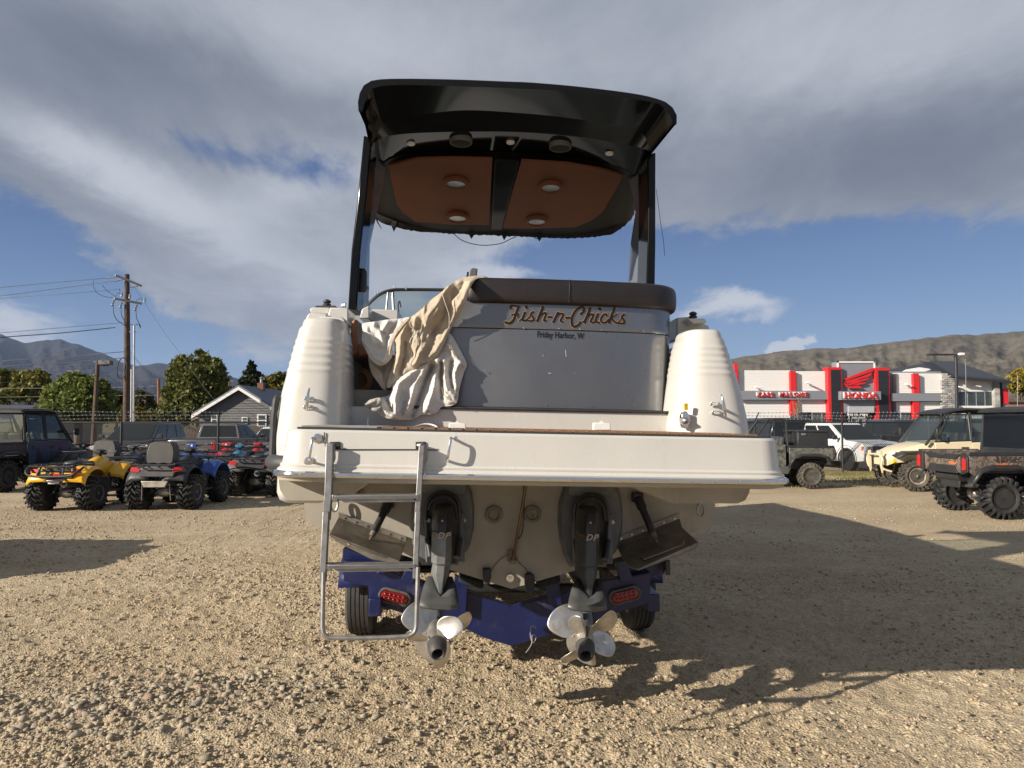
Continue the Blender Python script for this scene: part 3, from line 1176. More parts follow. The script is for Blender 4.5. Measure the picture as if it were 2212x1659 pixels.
def stern_details():
    # cream riser between platform and bench, with a teak lip
    z1 = bp(1150, 886, 1.1).z
    xl, xr = bp(738, 900, 1.08).x, bp(1472, 900, 1.08).x
    MB().box(((xl + xr) / 2, 1.11, (z1 + WT) / 2 - .01), (xr - xl, .06, z1 - WT + .02)).build('riser', gel, boat, bevel=.012)
    MB().box(((xl + xr) / 2 + .1, 1.17, z1 + .006), (xr - xl - .25, .22, .016)).build('step_trim', MATS['dark_interior'], boat, bevel=.004)
    # dark recess at the walk-through on the left and its speaker
    a = bp(752, 800, 1.2).x
    MB().box((bp(880, 800, 1.9).x, 1.95, 2.05), (1.1, .04, .72)).build('cockpit_locker', mat('locker_grey', (.075, .08, .09), .5), boat, bevel=.01)
    c = bp(776, 822, 1.85)
    MB().lathe([(.055, 0), (.09, 0), (.105, .015), (.105, .035), (.06, .04), (.055, .01), (.02, .0), (.001, .002)], c, (.12, -1, 0), 28).build('speaker_ring', tanvinyl, boat)
    # tan seat: backrest and squab end
    MB().prism([bp(760, 690, 1.30), bp(772, 688, 1.32), bp(772, 765, 1.34), bp(755, 770, 1.3), bp(752, 760, 1.3)], (0, .75, .0)).build('seat_side', tanvinyl, boat, bevel=.02)
    MB().prism([bp(757, 748, 1.42), bp(768, 741, 1.42), bp(797, 745, 1.42), bp(804, 752, 1.42), bp(804, 768, 1.42), bp(757, 771, 1.42)], (0, .5, .0)).build('seat_cushion', tanvinyl, boat, bevel=.022)
    # blocks of moulding on the port gunwale
    MB().prism([bp(668, 668, 1.45), bp(674, 664, 1.45), bp(713, 664, 1.45), bp(709, 679, 1.45), bp(673, 677, 1.45)], (0, .5, 0)).build('gunwale_moulding', gel, boat, bevel=.008)
    MB().prism([bp(712, 664, 1.40), bp(752, 665, 1.40), bp(752, 700, 1.40), bp(705, 700, 1.40)], (0, .55, 0)).build('gunwale_moulding', gel, boat, bevel=.008)
    MB().prism([bp(663, 682, 1.32), bp(668, 676, 1.32), bp(706, 677, 1.32), bp(704, 712, 1.32), bp(655, 712, 1.32)], (0, .5, 0)).build('gunwale_moulding', gel, boat, bevel=.008)
    MB().prism([bp(685, 692, 1.2), bp(690, 683, 1.2), bp(738, 684, 1.2), bp(746, 690, 1.2), bp(747, 700, 1.2), bp(684, 700, 1.2)], (0, .35, 0)).build('gunwale_moulding', gel, boat, bevel=.012)
    MB().prism([bp(782, 667, 1.75), bp(797, 660, 1.75), bp(798, 688, 1.75), bp(776, 688, 1.75)], (0, .5, 0)).build('windshield_base', gel, boat, bevel=.008)
    MB().prism([bp(797, 668, 2.0), bp(860, 669, 2.0), bp(860, 700, 2.0), bp(790, 700, 2.0)], (0, .5, 0)).build('windshield_base', gel, boat, bevel=.008)
    # black vent cap and base
    MB().prism([bp(680, 662, 1.5), bp(684, 660, 1.5), bp(724, 660, 1.5), bp(728, 665, 1.5), bp(680, 665, 1.5)], (0, .3, 0)).build('fitting_base', rubber, boat, bevel=.003)
    MB().lathe([(.03, 0), (.032, .012), (.02, .02), (.03, .028), (.028, .04), (.01, .05)], bp(706, 661, 1.6), (0, 0, 1), 14).build('filler_cap', rubber, boat)
    # starboard gunwale
    MB().prism([bp(1462, 686, 1.5), bp(1487, 684, 1.5), bp(1508, 696, 1.5), bp(1532, 703, 1.5), bp(1534, 715, 1.5), bp(1462, 735, 1.5)], (0, .5, 0)).build('gunwale_moulding', gel, boat, bevel=.012)
    MB().prism([bp(1486, 688, 1.35), bp(1522, 688, 1.35), bp(1526, 692, 1.35), bp(1526, 698, 1.35), bp(1498, 699, 1.35)], (0, .4, 0)).build('gunwale_moulding', gel, boat, bevel=.008)
    MB().lathe([(.03, 0), (.032, .012), (.02, .02), (.03, .028), (.028, .04), (.01, .05)], bp(1497, 687, 1.5), (0, 0, 1), 14).build('filler_cap', rubber, boat)
    # twin chrome stanchion sockets
    for px, py, v in ((741, 661, 1.6), (745, 661, 1.6)):
        q = bp(px, py + 3, v)
        MB().lathe([(.012, 0), (.009, .006), (.009, .035), (.001, .037)], q, (0, 0, 1), 10).build('socket', chrome, boat)
    # screws on the pods
    for px, py, pod in ((690, 707, podL), (1512, 733, podR)):
        q = bp(px, py + 4, .885)
        MB().lathe([(.001, 0), (.009, .0), (.007, .006), (.001, .008)], q, (0, -1, 0), 8).build('screw', chrome, boat)
    # two mooring cleats on the pods
    for (x0, y0), (x1, y1), feet, dirx in (((668, 838), (661, 888), ((672, 860, 654), (671, 879, 651)), 1), ((1559, 852), (1569, 905), ((1557, 872, 1550), (1560, 891, 1553)), -1)):
        vs = .655
        a, b = bp(x0, y0, vs), bp(x1, y1, vs)
        d = b - a
        pts = [a + d * t + Vector((0, .012 * (1 if t in (0, 1) else 0), 0)) for t in (0, .12, .4, .6, .88, 1)]
        c = MB().tube(pts, [.003, .007, .011, .011, .007, .003], 10)
        cl = c.build('cleat', chrome, boat)
        for fx, fy, ox in feet:
            p = bp((fx + ox) / 2, fy, vs + .005)
            MB().cyl(p, p + Vector((0, .13, 0)), .009, .011, 10).build('cleat_post', chrome, cl)
            MB().box(p + Vector((-.012 * dirx, .115, 0)), (.06, .012, .026)).build('cleat_foot', chrome, cl, bevel=.004)
    # grab handles on the platform's face
    for dx in (0, 299):
        top, bot = bp(683 + dx, 948, -.012), bp(668 + dx, 996, -.024)
        a, b = bp(675 + dx, 948, -.075), bp(669 + dx, 986, -.085)
        h = MB().tube(catmull([top, bp(676 + dx, 947, -.055), a, bp(672 + dx, 966, -.085), b, bp(668 + dx, 993, -.06), bot], 5), .0075, 10)
        ho = h.build('grab_handle', chrome, boat)
        for q, s_ in ((bp(686 + dx, 947, -.008), 1), (bp(667 + dx, 997, -.022), 1)):
            MB().lathe([(.001, 0), (.026, 0), (.024, .005), (.008, .011), (.001, .012)], q, (0, -1, 0), 18).build('handle_foot', chrome, ho)
    # ladder hinge pins
    # shore-power inlet at left of the riser
    q = bp(738, 902, 1.07)
    MB().lathe([(.001, 0), (.030, 0), (.030, .006), (.001, .008)], q + Vector((0, -.005, 0)), (0, -1, 0), 18).build('inlet_plate', chrome, boat)
    MB().cyl(q + Vector((.01, -.01, .0)), q + Vector((.035, -.05, 0)), .02, .022, 14).build('inlet_cap', rubber, boat)
    MB().tube(catmull([q + Vector((.02, -.03, -.02)), bp(742, 920, 1.0), bp(748, 930, 1.0), bp(752, 922, 1.0), bp(751, 908, 1.02)], 4), .0012, 4).build('lanyard', rubber, boat)
    # oval shower outlet and yellow sticker on the right pod
    q = bp(1481, 907, .78)
    w = [bp(1481 + 10 * cos(t) * (1 if abs(cos(t)) < .5 else .9), 907 + 19 * sin(t), .765) for t in np.linspace(0, 2 * pi, 24, endpoint=False)]
    MB().prism([Vector(p) for p in w], (0, .05, 0)).build('outlet_plate', chrome, boat, bevel=.004)
    MB().lathe([(.001, 0), (.021, 0), (.021, .01), (.012, .02), (.009, .03), (.001, .031)], bp(1480, 909, .765), (.15, -1, .15), 14).build('outlet_nozzle', steel, boat)
    yl = mat('yellow_label', (.75, .50, .03), .5)
    st_ = MB().prism([bp(1478.5, 871, .765), bp(1486, 871, .765), bp(1486.5, 886, .765), bp(1479, 886, .765)], (0, .02, 0)).build('warning_sticker', yl, boat, smooth=False)
    for k in range(5):
        MB().prism([bp(1479.5, 873 + k * 2.6, .7645), bp(1485.5, 873 + k * 2.6, .7645), bp(1485.5, 874 + k * 2.6, .7645), bp(1479.5, 874 + k * 2.6, .7645)], (0, .0004, 0)).build('print_line', MATS['black_decal'], st_, smooth=False)
    # two little white brackets standing on the platform
    for x0 in (969, 1282):
        a = [bp(x0, 929, .55), bp(x0 + 37, 929.5, .55), bp(x0 + 37, 914, .55), bp(x0 + 1, 913, .55)]
        br = MB().prism(a, (0, .05, 0)).build('table_bracket', whitepl, boat, bevel=.004)
        MB().prism([bp(x0 + 13, 913, .56), bp(x0 + 23, 913, .56), bp(x0 + 18, 909, .56)], (0, .02, 0)).build('bracket_tip', whitepl, br, smooth=False)
    # orange peg and headrest poking up behind the bolster
    MB().prism([bp(1014, 584, 1.9), bp(1020, 578, 1.9), bp(1032, 580, 1.9), bp(1029, 604, 1.9), bp(1012, 604, 1.9)], (0, .06, 0)).build('helm_seat_top', mat('grey_vinyl', (.11, .11, .115), .5), boat, bevel=.008)
    MB().prism([bp(1008, 588, 1.95), bp(1013, 586, 1.95), bp(1011, 604, 1.95), bp(1006, 604, 1.95)], (0, .06, 0)).build('helm_seat_pad', leather, boat, bevel=.004)


stern_details()


def windshield():
    v = 3.9
    fr = mat('grey_aluminium', (.2, .2, .2), .35, metal=.8)
    arc = [(786, 672), (793, 661), (805, 648), (822, 635), (845, 627), (880, 625.5), (960, 626), (1100, 628), (1250, 631), (1340, 635), (1380, 645), (1410, 662), (1430, 690)]
    out = catmull([bp(x, y, v - .25 * (abs(x - 1108) / 330) ** 2) for x, y in arc], 6)
    fo = MB().tube(out, .018, 8).build('windshield_frame', fr, boat)
    base = [Vector((p.x, p.y - .1, 2.55)) for p in out]
    g = glass('teal_glass', (.70, .78, .75), .12)
    MB().grid([[p + (q - p) * t for p, q in zip(out, base)] for t in (0, .5, 1)]).build('windshield_glass', g, fo, fixn=False)
    a, b = bp(848, 628, v - .15), bp(850, 672, v - .2)
    MB().tube([a, b], .014, 8).build('windshield_post', fr, fo)
    MB().tube([bp(838, 632, v - .18), bp(834, 672, v - .2)], .01, 8).build('windshield_post', fr, fo)
    for px, py in ((850, 622), (853, 622), (812, 634), (816, 633), (877, 624)):
        q = bp(px, py + 2, v - .15)
        MB().lathe([(.008, 0), (.007, .03), (.001, .034)], q, (0, 0, 1), 8).build('snap_post', chrome, fo)
    MB().tube(catmull([bp(862, 678, v - .3), bp(860, 660, v - .3), bp(863, 650, v - .3), bp(866, 664, v - .3)], 4), .007, 6).build('mirror_arm', rubber, fo)


windshield()


# ---------------------------------------------------------------- hardtop
def hardtop():
    H = lambda cx, cy: (729 + cx * .354, 151 + cy * .354)

    def row(pts, v, n=40, bow=0.0):
        P = [Vector((*H(*p), 0)) for p in pts]
        c = catmull(P, 8)
        # resample evenly
        L = [0]
        for a, b in zip(c, c[1:]):
            L.append(L[-1] + (b - a).length)
        out = []
        for i in range(n + 1):
            t = L[-1] * i / n
            j = max(0, min(len(c) - 2, next((k for k in range(len(L) - 1) if L[k + 1] >= t), len(c) - 2)))
            f = (t - L[j]) / max(1e-9, L[j + 1] - L[j])
            p = c[j].lerp(c[j + 1], f)
            s_ = 2 * i / n - 1
            out.append(bp(p.x, p.y, v - bow * (1 - s_ * s_)))
        return out
    R0 = row([(128, 250), (126, 180), (150, 110), (200, 68), (340, 54), (700, 58), (1040, 71), (1200, 78), (1500, 105), (1830, 148), (1990, 190), (2050, 235), (2074, 290), (2070, 330)], 1.5, bow=.12)
    R1 = row([(150, 255), (165, 205), (190, 150), (235, 104), (420, 92), (860, 104), (1180, 118), (1490, 138), (1830, 182), (1965, 208), (2020, 260), (2045, 310), (2050, 325), (2046, 332)], 1.49, bow=.12)
    R2 = row([(190, 440), (225, 380), (275, 320), (420, 288), (750, 247), (1100, 262), (1400, 292), (1700, 340), (1850, 372), (1885, 430), (1905, 480), (1910, 505)], 1.85, bow=.05)
    R3 = row([(215, 455), (240, 428), (330, 400), (560, 382), (1070, 378), (1500, 412), (1800, 465), (1875, 480), (1905, 505), (1918, 515)], 2.05)
    R4 = row([(215, 520), (262, 567), (320, 535), (480, 500), (960, 494), (1400, 522), (1745, 598), (1805, 645), (1860, 600)], 2.45)
    m = MB()
    m.grid([R0, R1], flip=True)
    m.grid([R1, R2], flip=True)
    m.grid([R2, R3], flip=True)
    m.grid([R3, R4], flip=True)
    # upper skin, domed, sweeping forward
    R5 = row([(200, 850), (260, 890), (480, 960), (720, 990), (1000, 995), (1400, 1010), (1640, 985), (1780, 925), (1810, 880)], 3.85)
    up1 = [Vector((p.x, p.y + .05, p.z + .010)) for p in R0]
    up2 = [Vector((p.x * .985, 2.3, p.z + .03)) for p in R0]
    up3 = [Vector((p.x, p.y + .1, p.z + .09)) for p in R5]
    m.grid([R0, up1, up2, up3, [Vector((p.x, p.y + .05, p.z + .02)) for p in R5], R5])
    m.build('hardtop_shell', blackgloss, boat, ang=32, fixn=False)
    # flat black liner round the tan panels
    R4b = row([(205, 540), (262, 575), (320, 545), (480, 505), (960, 500), (1400, 528), (1745, 602), (1805, 650), (1860, 610)], 2.455)
    MB().grid([R4b, R5]).build('headliner', mat('black_liner', (.007, .007, .007), .5, spec=.2), boat, fixn=False)

    def vpt(cx, cy, off=0.0):
        """where a sight line meets the headliner surface"""
        x, y = H(cx, cy)
        # liner plane through three of its points
        a, b, c = R4b[8], R4b[30], R5[20]
        nrm = (b - a).cross(c - a).normalized()
        o = BI @ Vector((0, 0, CAM_H))
        d = BI.to_3x3() @ ray(x, y)
        t = (a - o).dot(nrm) / d.dot(nrm)
        q = o + d * t
        if nrm.z > 0: nrm = -nrm
        return q + nrm * off
    for poly, nm in (([(315, 540), (480, 500), (700, 494), (945, 500), (935, 700), (925, 908), (700, 905), (480, 888), (400, 830), (365, 780), (335, 650)], 'a'), ([(1122, 510), (1400, 528), (1600, 562), (1742, 600), (1690, 700), (1610, 835), (1540, 885), (1450, 922), (1200, 930), (1008, 928), (1060, 720)], 'b')):
        f = [vpt(x, y, .075) for x, y in poly]
        MB().prism(f, Vector((0, 0, .02))).build('headliner_panel', ceilpanel, boat, smooth=False)
    f = [vpt(x, y, .09) for x, y in ((962, 500), (1108, 508), (1055, 720), (1002, 930), (938, 928), (948, 720))]
    MB().prism(f, Vector((0, 0, .03))).build('ceiling_beam', blackgloss, boat, bevel=.008)
    lens = mat('frosted_lens', (.75, .75, .72), .25, var=.05)
    for cx, cy, r in ((725, 638, .115), (735, 852, .115), (1300, 662, .115), (1215, 873, .115)):
        c = vpt(cx, cy, .085)
        ax = Vector((0, -.12, -1))
        o = MB().lathe([(r * .72, -.03), (r, -.01), (r * .98, .012), (r * .78, .03), (r * .70, .012), (r * .7, -.02)], c, ax, 28).build('hatch_ring', ceilpanel, boat)
        MB().lathe([(.001, .014), (r * .5, .014), (r * .68, .008), (r * .7, -.01)], c, ax, 24).build('hatch_lens', lens, o)
        MB().lathe([(r * .68, .016), (r * .74, .018), (r * .72, .008)], c, ax, 24).build('hatch_bezel', steel, o)
    # speakers and small lights in the band above
    a, b, c = R3[12], R3[28], R4[20]
    nrm = (b - a).cross(c - a).normalized()
    if nrm.z > 0: nrm = -nrm

    def bandpt(cx, cy, off=0.0):
        x, y = H(cx, cy)
        o = BI @ Vector((0, 0, CAM_H))
        d = BI.to_3x3() @ ray(x, y)
        q = o + d * ((a - o).dot(nrm) / d.dot(nrm))
        return q + nrm * off
    def onband(cx, cy):
        x, y = H(cx, cy)
        best = None
        for i in range(len(R3)):
            for k in range(13):
                p = R3[i].lerp(R4[i], k / 12)
                a_, b_ = to_px(p)
                dd = (a_ - x) ** 2 + (b_ - y) ** 2
                if best is None or dd < best[0]:
                    best = (dd, p)
        return best[1] + Vector((0, -.012, -.012))
    for cx, cy in ((757, 428), (1376, 458)):
        c_ = onband(cx, cy)
        r = .098
        o = MB().lathe([(r, -.02), (r, .016), (r * .93, .026), (r * .86, .022), (r * .86, .0)], c_, nrm, 28).build('speaker_rim', mat('grey_trim', (.10, .10, .10), .5), boat)
        MB().lathe([(.001, .03), (r * .5, .028), (r * .86, .016), (r * .86, -.01)], c_, nrm, 24).build('speaker_mesh', mat('speaker_mesh', (.016, .014, .013), .8), o)
    for cx, cy in ((447, 449), (1067, 444), (1664, 509)):
        c_ = onband(cx, cy)
        o = MB().lathe([(.001, -.01), (.036, -.01), (.036, .004), (.028, .009), (.022, .006)], c_, nrm, 20).build('downlight_rim', whitepl, boat)
        MB().lathe([(.001, .006), (.022, .005), (.022, -.005)], c_, nrm, 16).build('downlight_lens', steel_pale, o)
    # after corner plates of the visor
    for pts in (((172, 258), (232, 118), (280, 320), (208, 452)), ((1968, 210), (2036, 330), (1912, 516), (1872, 380))):
        vs = (1.52, 1.52, 1.84, 1.9) if pts[0][0] < 500 else (1.52, 1.56, 1.98, 1.84)
        q = [bp(*H(*p), v) for p, v in zip(pts, vs)]
        MB().prism(q, (0, .02, .02)).build('visor_cheek', blackgloss, boat, smooth=False)
    # legs
    legm = mat('leg_grey_gloss', (.12, .135, .155), .16, var=.1, coat=.5)
    for outer, inner, v in (([(160, 395), (120, 800), (85, 1100), (63, 1460)], [(210, 420), (178, 760), (140, 1100), (118, 1465)], 2.05), ([(1943, 500), (1942, 750), (1942, 1050), (1938, 1330)], [(1890, 520), (1896, 760), (1894, 1050), (1884, 1330)], 2.05)):
        rings = []
        for p, q in zip(outer, inner):
            a, b = bp(*H(*p), v), bp(*H(*q), v)
            rings.append([a, b, b + Vector((0, .34, 0)), a + Vector((0, .34, 0))])
        MB().loft(rings).build('hardtop_leg', blackgloss, boat, bevel=.012)
    for outer, inner, v in (([(205, 480), (180, 720), (155, 1000), (126, 1440)], [(300, 560), (232, 860), (190, 1050), (182, 1430)], 2.3), ([(1892, 560), (1895, 760), (1895, 1050), (1886, 1300)], [(1780, 620), (1832, 850), (1802, 1050), (1786, 1300)], 2.3)):
        rings = []
        for p, q in zip(outer, inner):
            a, b = bp(*H(*p), v), bp(*H(*q), v + .25)
            rings.append([a, b, b + Vector((0, .1, 0)), a + Vector((0, .3, 0))])
        MB().loft(rings).build('leg_fairing', legm, boat, bevel=.01)
    # round speaker on the port leg
    MB().box(bp(*H(157, 1285), 2.2), (.05, .12, .19)).build('leg_speaker', rubber, boat, bevel=.02)
    # ragged canvas edge along the forward rim
    r = random.Random(3)
    base = row([(205, 840), (235, 870), (300, 910), (480, 950), (720, 975), (1000, 980), (1400, 995), (1640, 975), (1760, 930), (1812, 880)], 3.82, n=110)
    lowr = row([(218, 850), (232, 905), (300, 945), (480, 985), (720, 1000), (1000, 1012), (1200, 1020), (1400, 1028), (1640, 1010), (1740, 960), (1800, 890)], 3.86, n=110)
    low = [q + Vector((0, 0, (r.random() - .5) * .014 - .05 * (r.random() < .04))) for q in lowr]
    top = [q + Vector((0, .02, .12)) for q in base]
    MB().grid([top, base, low]).build('canvas_edge', blackfab, boat, solid=.006, fixn=False)
    for pts in ([(230, 890), (245, 930), (268, 968)], [(1785, 900), (1740, 945), (1725, 975)], [(975, 990), (985, 1015)], [(222, 895), (225, 915)]):
        MB().tube([bp(*H(*p), 3.85) for p in pts], [.012, .008, .003][:len(pts)], 5).build('canvas_tatter', blackfab, boat)
    MB().tube(catmull([bp(*H(*p), 3.85) for p in ((710, 1000), (760, 1040), (840, 1065), (915, 1070), (1000, 1058), (1060, 1030), (1092, 1018))], 5), .0045, 5).build('hanging_wire', rubber, boat)
    MB().tube(catmull([bp(*H(*p), 3.85) for p in ((1195, 1018), (1215, 1030), (1250, 1024))], 5), .004, 5).build('hanging_wire', rubber, boat)
    # whip of wire off the starboard side
    MB().tube(catmull([bp(*H(*p), 2.2) for p in ((1945, 730), (1955, 800), (1975, 950), (1990, 1050), (1996, 1135))], 5), .0022, 4).build('whip_aerial', rubber, boat)


hardtop()

# ================================================================ under the stern
def T3(cx, cy): return 648 + cx * .2603, 972 + cy * .2603        # enlarged views used for tracing
def T4(cx, cy): return 864 + cx * .2929, 999 + cy * .2929
def T5(cx, cy): return 1134 + cx * .293, 999 + cy * .293


def ladder():
    st = steel_pale
    root = MB()
    # two flat side rails in overlapping lengths, leaning slightly outward at the foot
    def V(y): return -.075 - (y - 960) / 420 * .14
    def rail(pts, w, dv=0.0, name='ladder_rail'):
        rings = []
        for x, y in pts:
            p = bp(x, y, V(y) + dv)
            rings.append([p + Vector((-w, -.006, 0)), p + Vector((w, -.006, 0)), p + Vector((w, .04, 0)), p + Vector((-w, .04, 0))])
        return MB().loft(rings).build(name, st, boat, bevel=.003)
    lad = rail([(712, 958), (709, 1060), (704, 1125)], .018)
    lad['label'] = 'folding boarding ladder of grey metal'
    rail([(911, 962), (905, 1060), (900, 1130)], .014)
    rail([(704, 1105), (699, 1200), (696, 1258)], .015, -.014)
    rail([(903, 1105), (899, 1190), (897, 1250)], .013, -.014)
    U = catmull([bp(x, y, V(y) - .022) for x, y in ((699, 1236), (697, 1330), (698, 1362), (705, 1374), (722, 1378), (800, 1378), (870, 1375), (888, 1371), (898, 1358), (900, 1320), (903, 1225))], 5)
    MB().tube(U, .011, 8).build('ladder_loop', st, boat)
    # folded brackets at the top
    for x in (712, 911):
        a = [bp(x - 4, 960, V(960) + .01), bp(x + 2, 955, V(960) + .01), bp(x + 12, 966, V(960) + .03), bp(x + 13, 990, V(960) + .03), bp(x + 3, 1020, V(960) + .01), bp(x - 4, 1000, V(960) + .01)]
        MB().prism(a, (0, .008, 0)).build('ladder_bracket', st, boat, bevel=.002)
        q = bp(x - 8, 962, -.03)
        MB().cyl(q, q + Vector((.03, -.02, 0)), .010, .010, 10).build('hinge_pin', chrome, boat)
    # treads with a ribbed top
    for (x0, x1, y, k) in ((724, 905, 1075, 0), (710, 898, 1224, 1)):
        v = V(y)
        a, b = bp(x0, y, v), bp(x1, y - 2, v)
        L = b - a
        m = MB()
        m.prism([a + Vector((0, -.022, .012)), a + Vector((0, .05, .012)), a + Vector((0, .045, -.004)), a + Vector((0, -.022, -.004))], L)
        tr = m.build('ladder_tread', st, boat, bevel=.002)
        for j in range(3):
            o = Vector((0, -.0245, .008 - j * .0055))
            MB().cyl(a + o, b + o, .0022, .0022, 6).build('tread_rib', chrome, tr)
        MB().prism([a + Vector((.02, -.01, -.004)), a + Vector((.02, .01, -.004)), a + Vector((.05, .01, -.024)), a + Vector((.05, -.01, -.024))], L - Vector((.06, 0, 0))).build('tread_web', steel, tr)
        for e in (a, b):
            MB().box(e + Vector((0, .01, -.002)), (.028, .05, .035)).build('tread_end', steel, tr, bevel=.003)


ladder()


def struts():
    for (x0, y0, x1, y1, r) in ((745, 1042, 775, 1062, .014), (1512, 1046, 1470, 1070, .014), (1137, 1042, 1108, 1212, .0115)):
        v1 = 1.27
        a, b = bp(x0, y0, .75 if r > .012 else 1.0), bp(x1, y1, v1)
        o = MB().cyl(a, b, r, r, 12).build('platform_strut', mat('rusty_steel', (.20, .13, .08), .5, metal=.7, var=.3, dirt=(.35, .33, .3), dirt_amt=.35, dirt_scale=8), boat)
        MB().lathe([(.001, 0), (r * 2.3, 0), (r * 2.1, .01), (r * 1.2, .018)], b + Vector((0, .005, 0)), (0, -1, 0), 16).build('strut_foot', tabm, o)
    # thin white hose and wires down the transom
    MB().tube(catmull([bp(1130, 1042, 1.1), bp(1132, 1100, 1.25), bp(1128, 1150, 1.27), bp(1117, 1168, 1.27), bp(1106, 1196, 1.27)], 6), .004, 6).build('black_hose', rubber, boat)
    for pts in (((1100, 1198), (1085, 1205), (1068, 1222), (1060, 1236)), ((1112, 1200), (1122, 1216), (1135, 1228), (1142, 1242))):
        MB().tube(catmull([bp(x, y, 1.27) for x, y in pts], 5), .003, 5).build('sender_wire', rubber, boat)
    # through-hull exhaust rings
    for x, y in ((1067, 1111.5), (1149.5, 1110.5)):
        c = bp(x, y, 1.285)
        o = MB().lathe([(.034, 0), (.062, 0), (.060, .012), (.040, .014), (.036, -.01)], c, (0, -1, 0), 26).build('outlet_ring', mat('old_bronze', (.16, .14, .115), .5, metal=.5, var=.2), boat)
        MB().lathe([(.001, .001), (.036, .001)], c, (0, -1, 0), 20).build('outlet_flap', mat('dirty_brass', (.34, .31, .2), .35, metal=.3, var=.35, scale=22), o)
    # drain plug, plates and transducers
    MB().lathe([(.001, 0), (.030, 0), (.028, .007), (.012, .009), (.001, .004)], bp(1102, 1249, 1.285), (0, -1, 0), 20).build('drain_plug', chrome, boat)
    MB().prism([bp(1096, 1189, 1.28), bp(1111, 1189, 1.28), bp(1111, 1213, 1.28), bp(1096, 1213, 1.28)], (0, .02, 0)).build('strut_plate', mat('rusty_plate', (.3, .2, .13), .7, var=.3), boat)
    for q in (((1043, 1230), (1061, 1230), (1061, 1246), (1057, 1262), (1046, 1262), (1043, 1247)), ((1135, 1243), (1146, 1239), (1155, 1245), (1156, 1270), (1150, 1282), (1137, 1282), (1134, 1262))):
        MB().prism([bp(x, y, 1.22) for x, y in q], (0, .07, 0)).build('transducer', rubber, boat, bevel=.006)
    # lifting eyes
    for x, y in ((724, 1089), (1511, 1100)):
        c = bp(x, y, 1.27)
        MB().tube([c + Vector((.024 * sin(t), -.03 + .02 * cos(t) * .3, .045 * cos(t))) for t in np.linspace(0, 2 * pi, 18, endpoint=False)], .008, 7, closed=True).build('eye_bolt', steel, boat)


struts()


def trim_tabs():
    # port
    hv, tv = 1.28, .92
    for side, hinge, trail, boss, ram in (
            ('p', (T3(320, 572), T3(880, 772)), (T3(245, 712), T3(300, 760), T3(590, 905), T3(700, 925), T3(820, 935)), (T3(335, 740), T3(380, 708), T3(690, 820), T3(725, 855), T3(715, 908), T3(400, 800)), ((838, 1090), (797, 1172))),
            ('s', (T5(670, 600), T5(1140, 422)), (T5(700, 672), T5(765, 775), T5(835, 797), T5(1255, 640), T5(1280, 600), T5(1160, 492)), (T5(848, 705), T5(870, 675), T5(1140, 575), T5(1180, 590), T5(1170, 620), T5(880, 728)), ((1379, 1078), (1421, 1178)))):
        h0, h1 = bp(*hinge[0], hv), bp(*hinge[1], hv)
        if side == 'p':
            t = [bp(*p, tv + .04) for p in trail]
            poly = [h0] + t + [h1]
        else:
            t = [bp(*trail[0], hv - .08), bp(*trail[1], tv + .05)] + [bp(*p, tv) for p in trail[2:5]] + [bp(*trail[5], hv - .08)]
            poly = [h0] + t + [h1]
        tab = MB().prism(poly, (0, .004, .010)).build('trim_tab', tabm, boat, smooth=False)
        # hinge flange up the transom, with its row of screws
        MB().prism([h0, h1, h1 + Vector((0, .0, .045)), h0 + Vector((0, .0, .045))], (0, .008, 0)).build('tab_flange', tabm, tab, smooth=False)
        L = h1 - h0
        for i in range(6):
            MB().lathe([(.001, 0), (.008, 0), (.006, .005), (.001, .006)], h0 + L * ((i + .5) / 6) + Vector((0, -.003, .022)), (0, -1, 0), 8).build('screw', chrome, tab)
        # stiffening boss
        nrm = (h1 - h0).cross(poly[2] - h0).normalized()
        if nrm.y > 0: nrm = -nrm
        def onplane(x, y, off):
            o = BI @ Vector((0, 0, CAM_H)); d = BI.to_3x3() @ ray(x, y)
            return o + d * ((h0 - o).dot(nrm) / d.dot(nrm)) + nrm * off
        MB().prism([onplane(*p, .002) for p in boss], nrm * .014).build('tab_stiffener', tabm, tab, bevel=.006)
        (ax, ay), (bx, by) = ram
        a, b = bp(ax, ay, 1.24), onplane(bx, by, .02)
        d = b - a
        c = MB().cyl(a, a + d * .22, .034, .034, 14).cyl(a + d * .22, a + d * .78, .026, .026, 14).build('tab_ram', driveb, tab)
        MB().cyl(a + d * .78, a + d * .9, .024, .02, 12).cyl(a + d * .9, b, .009, .009, 10).build('ram_rod', mat('brown_plastic', (.13, .10, .07), .5), tab)
        MB().box(a + Vector((0, .03, .01)), (.08, .06, .07)).build('ram_bracket', driveb, tab, bevel=.01)


trim_tabs()


def blade(c, ax, ang, R, w, pitch, rh, rake=.25, skew=.5):
    """one propeller blade: a cupped paddle with thickness"""
    ax = Vector(ax).normalized()
    _, s_, u = frame_of((0, 0, 0), ax)
    rd = s_ * cos(ang) + u * sin(ang)
    tn = ax.cross(rd).normalized()
    rows = []
    n = 9
    for i in range(n + 1):
        t = i / n
        r = rh * .6 + (R - rh * .6) * t
        hw = w * (sin(pi * min(1, (.22 + .80 * t))) ** .55 if t < .99 else .12)
        hw = w * max(.10, (1 - abs((t - .55) / .56) ** 2.6) ** .5 if abs((t - .55) / .56) < 1 else .10)
        ph = pitch * (1.25 - .55 * t)
        row = []
        for j in range(-4, 5):
            q = j / 4
            off = q * hw
            lead = skew * w * (t ** 2)
            p = Vector(c) + rd * (r - .02 * q * q * t) + tn * (off * cos(ph) + lead) + ax * (off * sin(ph) + rake * r - .10 * (1 - q * q) * hw)
            row.append(p)
        rows.append(row)
    return rows


